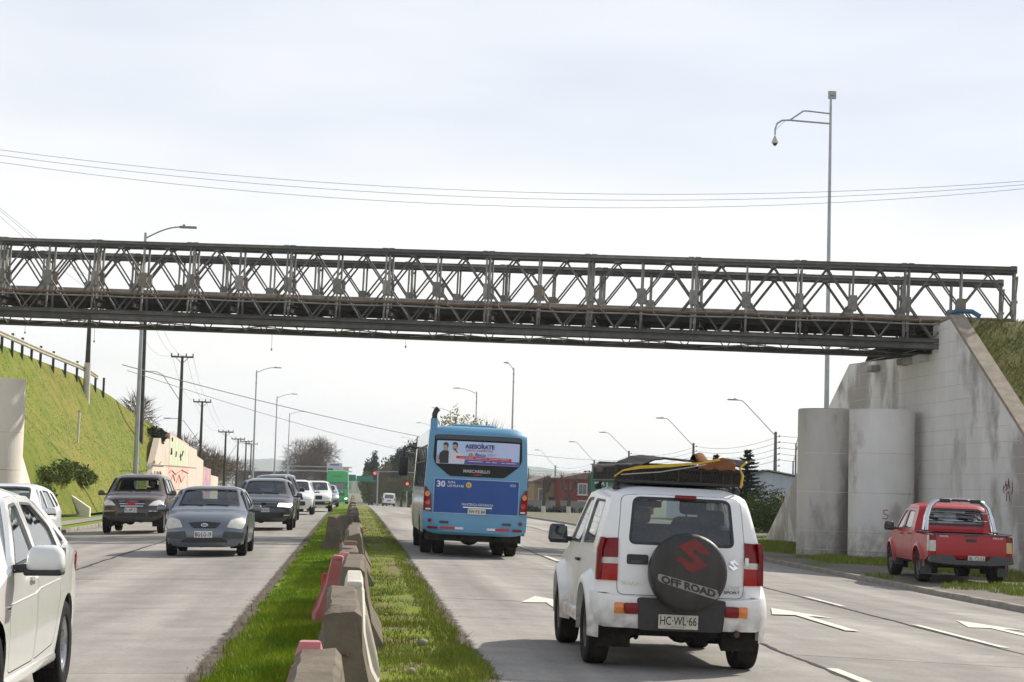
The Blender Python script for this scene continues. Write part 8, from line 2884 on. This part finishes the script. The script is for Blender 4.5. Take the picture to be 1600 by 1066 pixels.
for u, uw in ((-0.48, "left-hand"), (0.18, "middle"), (0.48, "right-hand")):
    pts = [(-11.95, 105, 10.4)] + [(x, y, t) for (x, y, t, b, a, l) in CP]
    full = []
    for p, q in zip(pts[:-1], pts[1:]):
        full += sag((p[0] + u * 1.5, p[1], p[2] + 0.1), (q[0] + u * 1.5, q[1], q[2] + 0.1), 0.9, 8)
    wire_thing("overhead_cable", [sag((-14.5, 60, 12.5), (-11.95 + u * 1.5, 105, 10.5), 0.6, 8) + full], 0.008, "%s one of the three cables along the left crossarm poles" % uw, "cables on the left-hand poles")
for x, y, z0, reach, nw in ((-12.1, 130, 6.7, -1.8, "first"), (-13.1, 160, 4.4, -2.0, "second"), (-13.75, 200, 3.2, 1.6, "third")):
    th = empty("lamp_bracket", (x, y, z0), 0, "slanting lamp arm fixed to the %s crossarm pole" % nw, "lamp", "lamp arms on the crossarm poles")
    s = -1 if reach < 0 else 1
    MB().tube([(0, 0, 0), (reach * 0.75, 0, 1.9), (reach, 0, 2.1), (reach * 1.3, 0, 2.1)], 0.03, 6).build("arm", M_GALV, th)
    MB().rbox((reach * 1.3 + s * 0.3, 0, 2.1), (0.6, 0.22, 0.09), 0.03).build("lamp_head", M_LAMPH, th)
# cables crossing the sky above the bridge, and one low across the road
for k, (za, zb_, dr) in enumerate(((9.85, 10.15, 1.05), (9.75, 10.1, 1.12), (9.62, 10.05, 1.22))):
    wire_thing("overhead_cable", [sag((-12.2, 46.0 + 0.1 * k, za), (20.2, 46.0 + 0.1 * k, zb_ + 0.05), dr, 30)], 0.005, "%s of the three bundled cables sagging across the sky above the bridge" % ("topmost", "middle one", "lowest")[k], "cables above the bridge")
wire_thing("overhead_cable", [sag((-11.0, 88, 6.75), (32, 215, 4.8), 1.2, 24)], 0.022, "thick cable slanting over the road from the near left lamp to the right poles")
wire_thing("overhead_cable", [sag((-11.0, 90, 6.6), (33, 250, 4.0), 1.9, 24)], 0.014, "thinner cable below the thick one slanting over the road")

# CCTV mast
th = empty("camera_mast", (20.66, 80, -0.5), 0, "very tall slim mast carrying a dome camera, behind the right abutment", "mast")
MB().tube([(0, 0, 0), (0, 0, 19.7)], 0.14, 10, r1=0.055).build("mast", M_GALV, th, smooth=True)
MB().tube([(0, 0, 18.55), (-1.9, 0, 18.63), (-2.2, 0, 18.6), (-2.42, 0, 18.45), (-2.5, 0, 18.2), (-2.5, 0, 17.95)], 0.04, 8).build("arm", M_GALV, th, smooth=True)
MB().tube([(0, 0, 19.0), (-1.1, 0, 19.08), (-1.25, 0, 19.06), (-1.8, 0, 18.66)], 0.035, 8).build("brace", M_GALV, th, smooth=True)
MB().tube([(-2.48, 0, 18.15), (-2.05, 0, 18.6)], 0.008, 4).build("camera_cable", M_WIRE, th)
mb = MB()
mb.lathe([(0.03, 0.42), (0.05, 0.36), (0.14, 0.16), (0.15, 0.08), (0.12, 0.05)], 14, c=(-2.5, 0, 17.5))
cm = mb.build("camera_housing", pm("camera_white", (0.55, 0.54, 0.48), None, 6, rough=0.5), th, smooth=True)
MB().ball((-2.5, 0, 17.54), (0.2, 0.2, 0.2), 12, 8).build("camera_dome", pm("dark_dome", (0.02, 0.02, 0.03), None, 6, rough=0.1), cm, smooth=True)
mb = MB().rbox((0.06, 0, 19.85), (0.36, 0.1, 0.36), 0.02)
mb.build("antenna_panel", pm("panel_grey", (0.36, 0.37, 0.36), (0.42, 0.42, 0.4), 6, rough=0.6), th)
MB().box((0.06, -0.055, 19.80), (0.2, 0.01, 0.03)).build("panel_slot", M_POLE_D, th)

# guard rail on top of the left embankment
th = empty("guard_rail", (-15.2, 70, 6.9), 0, "pale guard rail on dark posts along the top of the left embankment", "guard rail")
pts = []
for y in np.arange(56, 101, 2.0):
    cx_, cz_ = (float(v) for v in interp3(crest, np.array(y)))
    pts.append(Vector((cx_ + 0.12 + 15.2, y - 70, cz_ - 6.9)))
for i, p in enumerate(pts):
    h = 0.66 if i % 3 else 0.5
    MB().box((p.x, p.y, p.z + h / 2 - 0.2), (0.11, 0.11, h + 0.4)).build("post", M_POLE_D, th)
mb = MB()
rp = [p + Vector((0.10, 0, 0.40)) for p in pts[:22]]
vs, fs = [], []
sec = [(0.0, -0.13), (0.05, -0.09), (0.05, -0.04), (0.0, 0.0), (0.05, 0.04), (0.05, 0.09), (0.0, 0.13)]
for p in rp:
    vs += [(p.x + a, p.y, p.z + b) for a, b in sec]
for i in range(len(rp) - 1):
    for j in range(6):
        fs.append((7 * i + j, 7 * i + j + 1, 7 * i + j + 8, 7 * i + j + 7))
mb.add(vs, fs).build("rail", pm("pale_rail", (0.50, 0.47, 0.36), (0.36, 0.35, 0.30), 2, rough=0.6, metal=0.2), th)
M_WPOST = pm("white_stake", (0.70, 0.68, 0.60), None, 5, rough=0.7)
for x, y, h, lab in ((-12.62, 86.0, 0.75, "short white stake on the left embankment, the farther of two"), (-12.38, 84.5, 1.10, "taller white stake on the left embankment, the right-hand one of two")):
    u = (-10.6 - x) / 4.35
    th = empty("marker_stake", (x, y, 7.0 * u + 0.1), 0, lab, "stake")
    MB().tube([(0, 0, 0), (0.03, 0, h + 0.35)], 0.045, 8).build("stake", M_WPOST, th)
    MB().tube([(0.03, 0, h + 0.28), (0.03, 0, h + 0.37)], 0.05, 8).build("cap", M_GALV, th)

# ---------------------------------------------------------------- signs and signals
M_SIGN_G = pm("sign_green", (0.012, 0.20, 0.125), (0.01, 0.17, 0.105), 2, rough=0.5)
M_SIGN_W = pm("sign_white", (0.72, 0.74, 0.72), None, 5, rough=0.5)
th = empty("road_sign", (12.25, 95, -0.3), 0, "green road sign with white letters beyond the white four-wheel-drive's roof", "road sign")
MB().rbox((1.3, 0, 2.12), (2.7, 0.04, 1.16), 0.02).build("board", M_SIGN_G, th)
bd = MB()
for a, b, c_, d in ((-0.0, 1.58, 2.6, 1.60), (0.0, 2.65, 2.6, 2.67)):
    pass
for x in (0.5, 2.1):
    MB().tube([(x, 0.05, 0), (x, 0.05, 2.6)], 0.04, 8).build("post", M_GALV, th)
text_flat("PER", M_SIGN_W, th, "sign_lettering", (0.42, -0.026, 2.14), (1, 0, 0), (0, 0, 1), 0.24, 0.52, 0.02)
text_flat("OLO", M_SIGN_W, th, "sign_lettering", (1.9, -0.026, 1.86), (1, 0, 0), (0, 0, 1), 0.24, 0.5, 0.02)
mb = MB().tube([(0.80, -0.026, 1.75), (0.80, -0.026, 2.38), (0.86, -0.026, 2.46), (1.0, -0.026, 2.5)], 0.03, 6)
mb.build("arrow_line", M_SIGN_W, th)
th = empty("yield_sign", (26.8, 150, -1.5), 0, "red and white give-way triangle seen through the white four-wheel-drive", "road sign")
MB().tube([(0, 0, 0), (0, 0, 2.4)], 0.035, 8).build("post", M_GALV, th)
MB().prism([(0, -0.45), (0.5, 0.42), (-0.5, 0.42)], lambda u, v: (u, -0.06, 2.1 + v), lambda u, v: (u, -0.03, 2.1 + v)).build("triangle", pm("sign_red", (0.5, 0.02, 0.03), None, 5, rough=0.5), th)
MB().prism([(0, -0.25), (0.30, 0.28), (-0.30, 0.28)], lambda u, v: (u, -0.075, 2.12 + v), lambda u, v: (u, -0.062, 2.12 + v)).build("triangle_centre", M_SIGN_W, th)

# overhead gantry signs far ahead
th = empty("sign_gantry", (-11.6, 330, -3.4), 0, "grey gantry with a white and blue direction board beyond the green lorry", "gantry")
for z in (6.55, 7.3):
    MB().box((5.6, 0, z), (11.4, 0.2, 0.16)).build("beam", M_GALV, th)
MB().box((0.1, 0, 3.2), (0.3, 0.3, 8.2)).build("post", M_GALV, th)
MB().box((8.2, -0.16, 7.2), (2.7, 0.08, 1.7)).build("board", pm("board_pale", (0.62, 0.62, 0.66), None, 2, rough=0.5), th)
MB().box((8.2, -0.22, 7.7), (1.6, 0.02, 0.22)).build("blue_line", pm("board_blue", (0.04, 0.14, 0.5), None, 2, rough=0.5), th)
MB().box((7.5, -0.22, 6.9), (1.0, 0.02, 0.3)).build("green_patch", M_SIGN_G, th)
MB().box((10.2, -0.16, 6.95), (1.1, 0.08, 0.9)).build("side_board", pm("board_pale2", (0.55, 0.5, 0.55), (0.6, 0.3, 0.3), 1.2, rough=0.5), th)
th = empty("overhead_sign", (-1.6, 290, -2.7), 0, "long green overhead sign right of the green lorry", "road sign")
MB().box((1.0, 0, 4.75), (2.0, 0.1, 0.95)).build("board", M_SIGN_G, th)
MB().box((3.7, 0, 4.65), (3.2, 0.1, 0.85)).build("board", M_SIGN_G, th)
MB().box((5.4, 0.1, 2.8), (0.2, 0.2, 6.0)).build("post", M_GALV, th)
MB().box((2.7, 0.12, 4.75), (5.6, 0.12, 0.12)).build("beam", M_GALV, th)
M_SIGRED = pm("lit_red_signal", (0.8, 0.02, 0.03), None, 5, rough=0.3, emis=(1, 0.05, 0.08), estr=3.0)
for x, y, z, lab, hang in ((2.75, 240, 2.75, "hanging traffic light showing red over the far road", True), (6.95, 240, 1.50, "traffic light showing red beside the bus mirror", False)):
    b0 = float(zc(y)) - 0.15
    th = empty("traffic_light", (x, y, b0), 0, lab, "traffic light")
    MB().rbox((0, 0, z - b0 - 0.45), (0.42, 0.25, 1.1), 0.05).build("housing", M_PLASTIC, th)
    MB().tube([(0, -0.16, z - b0 - 0.12), (0, -0.126, z - b0 - 0.12)], 0.16, 14).build("red_lens", M_SIGRED, th)
    for dz in (0.46, 0.80):
        MB().tube([(0, -0.15, z - b0 - dz), (0, -0.126, z - b0 - dz)], 0.12, 12).build("dark_lens", M_PLASTIC_G, th)
    if hang:
        MB().tube([(0, 0.05, z - b0 + 0.1), (3.0, 0.05, z - b0 + 0.15), (6.6, 0.05, z - b0 + 0.05)], 0.05, 6).tube([(6.6, 0.05, 0), (6.6, 0.05, z - b0 + 0.1)], 0.09, 8).build("mast_arm", M_GALV, th)
    else:
        MB().tube([(0, 0.12, 0), (0, 0.12, z - b0 - 0.2)], 0.06, 8).build("post", M_GALV, th)

# ---------------------------------------------------------------- buildings on the right
M_RWALL = pm("red_cladding", (0.24, 0.055, 0.045), (0.19, 0.045, 0.04), 1.2, rough=0.8, stretch=(1, 1, 6))
M_YWALL = pm("ochre_wall", (0.36, 0.27, 0.14), (0.30, 0.22, 0.12), 1, rough=0.85)
M_GWALL = pm("grey_wall", (0.27, 0.26, 0.25), (0.22, 0.21, 0.2), 1, rough=0.85)
M_ROOF = pm("rusty_zinc_roof", (0.22, 0.13, 0.10), (0.15, 0.11, 0.10), 1, rough=0.7, stretch=(4, 1, 1))
M_ROOF_G = pm("zinc_roof", (0.30, 0.30, 0.31), (0.24, 0.24, 0.25), 1, rough=0.6, stretch=(4, 1, 1))
M_WINF = pm("white_frame", (0.62, 0.62, 0.6), None, 4, rough=0.6)
M_PANE = pm("dark_pane", (0.10, 0.12, 0.14), (0.16, 0.18, 0.2), 2, rough=0.12)


def house(x, y, w_, d, h, wall, roof, label, wins, z=None, pitch=0.6, chimney=None, door=None):
    z = float(zc(y)) - 0.55 if z is None else z
    th = empty("house", (x, y, z), R_(4), label, "house", "houses along the right side street")
    MB().box((0, d / 2, h / 2), (w_, d, h)).build("wall", wall, th)
    rf = MB().prism([(-w_ / 2 - 0.3, h - 0.02), (w_ / 2 + 0.3, h - 0.02), (w_ / 2 + 0.3, h + 0.1), (0, h + pitch + 0.1), (-w_ / 2 - 0.3, h + 0.1)], lambda u, v: (u, -0.35, v), lambda u, v: (u, d + 0.3, v)).build("roof", roof, th)
    if chimney is not None:
        MB().box((chimney, 1.6, h + 0.9), (0.7, 0.6, 1.4)).box((chimney, 1.6, h + 1.65), (0.9, 0.8, 0.14)).build("chimney", M_GWALL, rf)
    for (wx, wz, ww, wh) in wins:
        f = MB().box((wx, -0.03, wz), (ww + 0.16, 0.06, wh + 0.16)).build("window", M_WINF, th)
        for k in (-1, 1):
            MB().box((wx + k * ww / 4, -0.075, wz), (ww / 2 - 0.05, 0.03, wh - 0.05)).build("pane", M_PANE, f)
        MB().box((wx, -0.09, wz - wh / 2 - 0.1), (ww + 0.3, 0.18, 0.07)).build("sill", M_WINF, f)
    if door is not None:
        dd = MB().box((door, -0.035, 1.0), (0.9, 0.07, 2.0)).build("door", M_POLE_D, th)
        MB().box((door + 0.3, -0.09, 1.0), (0.05, 0.05, 0.12)).build("handle", M_GALV, dd)
    return th


house(25.1, 200, 4.9, 6, 4.0, M_RWALL, M_ROOF, "red clad two-storey house left of the green road sign", [(-0.3, 2.9, 0.9, 1.1), (-0.3, 1.1, 0.9, 1.0)], chimney=1.4, door=-1.8)
house(21.4, 205, 2.8, 6, 3.6, M_YWALL, M_ROOF, "narrow ochre house joined to the red clad one", [(-0.5, 2.2, 0.7, 1.3)], door=0.7)
house(18.8, 212, 2.3, 6, 3.3, M_GWALL, M_ROOF_G, "small grey house next to the ochre one", [(0, 1.9, 0.8, 1.0)], door=-0.7)
house(31.0, 205, 5.0, 6, 3.6, M_RWALL, M_ROOF, "dark red house hidden mostly behind the green road sign", [(-1.2, 2.4, 0.9, 1.0), (1.2, 2.4, 0.9, 1.0)], door=0.0)
house(16.0, 236, 3.0, 6, 3.2, pm("orange_wall", (0.34, 0.17, 0.08), None, 2, rough=0.85), M_ROOF_G, "small orange brown house just right of the bus", [(0.2, 1.8, 0.8, 1.0)], door=-0.9)
th = empty("warehouse", (26.9, 122, -0.8), 0, "pale grey-blue warehouse behind the spruce and lamp pole", "building")
MB().prism([(-3.4, 0), (4.8, 0), (4.8, 3.1), (0.6, 3.75), (-3.4, 2.9)], lambda u, v: (u, 0, v), lambda u, v: (u, 16, v)).build("wall", pm("pale_cladding", (0.46, 0.50, 0.56), (0.40, 0.44, 0.50), 1, rough=0.6, stretch=(8, 1, 0.2)), th)
mb = MB()
for (a, za), (b, zb_) in (((-3.6, 2.92), (0.6, 3.82)), ((0.6, 3.82), (5.0, 3.14))):
    mb.add([(a, -0.3, za), (b, -0.3, zb_), (b, 16.3, zb_), (a, 16.3, za), (a, -0.3, za + 0.08), (b, -0.3, zb_ + 0.08), (b, 16.3, zb_ + 0.08), (a, 16.3, za + 0.08)], [(0, 1, 2, 3), (4, 5, 6, 7), (0, 1, 5, 4), (3, 2, 6, 7)])
mb.build("roof", M_ROOF_G, th)
MB().box((3.7, 3, 3.9), (0.5, 0.5, 1.3)).build("chimney", pm("brick_red", (0.25, 0.11, 0.07), None, 4, rough=0.9), th)
# front-garden walls and pollarded street trees before the houses
for k, (x, y, w_) in enumerate(((19.5, 192, 3.0), (23.0, 190, 3.4), (26.6, 188, 3.2))):
    th = empty("garden_wall", (x, y, float(zc(y)) - 0.55), 0, ["low grey garden wall before the ochre house", "low grey garden wall before the red clad house", "low dark garden wall right of the red clad house"][k], "wall")
    MB().box((0, 0, 0.75), (w_, 0.2, 1.5)).build("wall_face", M_GWALL if k < 2 else M_POLE_D, th)
    MB().box((0, 0, 1.52), (w_ + 0.1, 0.3, 0.06)).build("coping", M_COPE, th)


def pollard(x, y, h, label, seed):
    th = empty("pollarded_tree", (x, y, float(zc(y)) - 0.5), 0, label, "tree", "pollarded street trees")
    r = random.Random(seed)
    mb = MB()
    mb.tube([(0, 0, 0), (0.05, 0, h * 0.45), (0, 0, h * 0.6)], [0.2, 0.16, 0.17], 7)
    for k in range(5):
        a = r.uniform(-1.2, 1.2)
        p = Vector((0, 0, h * 0.55))
        q = p + Vector((math.sin(a) * 0.6, r.uniform(-0.3, 0.3), math.cos(a) * 0.5))
        s = q + Vector((math.sin(a) * 0.2, 0, r.uniform(0.5, 1.1)))
        mb.tube([p, q, s], [0.12, 0.11, 0.13], 6)
        for j in range(5):
            mb.tube([s, s + Vector((r.uniform(-0.35, 0.35), r.uniform(-0.3, 0.3), r.uniform(0.2, 0.7)))], [0.04, 0.01], 4)
    mb.build("trunk", M_BARK, th, smooth=True)
    MB().lathe([(0.215, 0.0), (0.20, 0.9)], 10).build("white_band", pm("whitewash", (0.62, 0.58, 0.52)), th)
    return th


for k, (x, y, h) in enumerate(((17.5, 170, 3.6), (19.6, 168, 4.0), (22.2, 172, 3.8), (24.2, 165, 4.0), (16.0, 178, 3.4))):
    pollard(x, y, h, ["pollarded tree below the grey house", "thick pollarded tree before the ochre house", "pollarded tree before the red clad house", "dark pollarded tree left of the green road sign", "small pollarded tree just right of the bus"][k], k)
for k in range(4):
    bush("hedge", 17.5 + 3.2 * k, 184, float(zc(184)) - 0.5, 1.5, 0.6, 0.9, "%s low dark hedge in front of the houses, counted from the bus" % ("first", "second", "third", "fourth")[k], M_EVER, 900, 0.12, 90 + k, "low hedges before the houses")

# flat roofed building far left and the distant hills
th = empty("shed", (-22, 420, -4.2), 0, "long low grey building under the distant hill on the left", "building")
MB().box((3, 4, 3.6), (15, 8, 7.2)).build("wall", pm("shed_wall", (0.10, 0.10, 0.11), (0.13, 0.13, 0.14), 1, rough=0.8), th)
MB().box((3, 4, 7.3), (15.6, 8.6, 0.25)).build("roof", M_ROOF_G, th)
for k in range(5):
    MB().box((-3 + 3 * k, -0.03, 4.5), (1.6, 0.06, 1.0)).build("window", M_PANE, th)


def ridge(name, x0, x1, y, base, peaks, seed, mat, depth=500):
    xs_ = np.linspace(x0, x1, 160)
    prof = np.interp(xs_, [p[0] for p in peaks], [p[1] for p in peaks])
    r = np.random.default_rng(seed)
    prof = prof + np.convolve(r.normal(0, 2.6, len(xs_)), np.ones(3) / 3, 'same') + 1.5 * r.random(len(xs_))
    rows = []
    for t in np.linspace(0, 1, 10):
        zz = base + (prof - base) * math.sin(t * math.pi / 2) * (0.97 + 0.03 * t)
        rows.append(np.stack([xs_, np.full_like(xs_, y + depth * t), zz], -1))
    G_ = np.stack(rows, 0)
    ny_, nx_ = G_.shape[:2]
    i_ = np.arange((ny_ - 1) * (nx_ - 1))
    r_2, c_2 = i_ // (nx_ - 1), i_ % (nx_ - 1)
    a_ = r_2 * nx_ + c_2
    o_ = link(name, np_mesh(name, G_.reshape(-1, 3), np.stack([a_, a_ + 1, a_ + nx_ + 1, a_ + nx_], -1), mat))
    return tag(o_, kind="structure")


M_HILL = pm("wooded_hill", (0.045, 0.06, 0.035), (0.07, 0.075, 0.045), 0.01, rough=0.95)
ridge("hill", -1800, 120, 5000, -14, [(-1800, 10), (-660, 24), (-420, 36), (-330, 51), (-240, 57), (-190, 53), (-140, 38), (-60, 18), (40, 0), (120, -14)], 3, M_HILL, 500)
ridge("hill", -120, 3000, 5000, -14, [(-120, -14), (80, 10), (240, 28), (400, 48), (500, 60), (600, 48), (700, 36), (900, 28), (1400, 28), (3000, 8)], 4, M_HILL, 500)
ridge("hill", -60, 90, 1500, -14, [(-60, -13), (0, 2), (25, 7), (50, 4), (90, -13)], 8, M_HILL, 160)

# ---------------------------------------------------------------- haze: one closed box of thin air
mh = bpy.data.materials.new("thin_haze")
mh.use_nodes = True
t = mh.node_tree
t.nodes.clear()
out = t.nodes.new("ShaderNodeOutputMaterial")
pv = t.nodes.new("ShaderNodeVolumePrincipled")
pv.inputs["Color"].default_value = (0.86, 0.93, 1.0, 1)
pv.inputs["Density"].default_value = 0.00017
pv.inputs["Anisotropy"].default_value = 0.0
t.links.new(pv.outputs[0], out.inputs["Volume"])
HAZE = True
if HAZE:
    o = MB().box((0, 2990, 18), (9000, 6060, 96)).build("haze", mh)
    tag(o, "thin pale haze in the air over the whole road", "haze", kind="stuff")
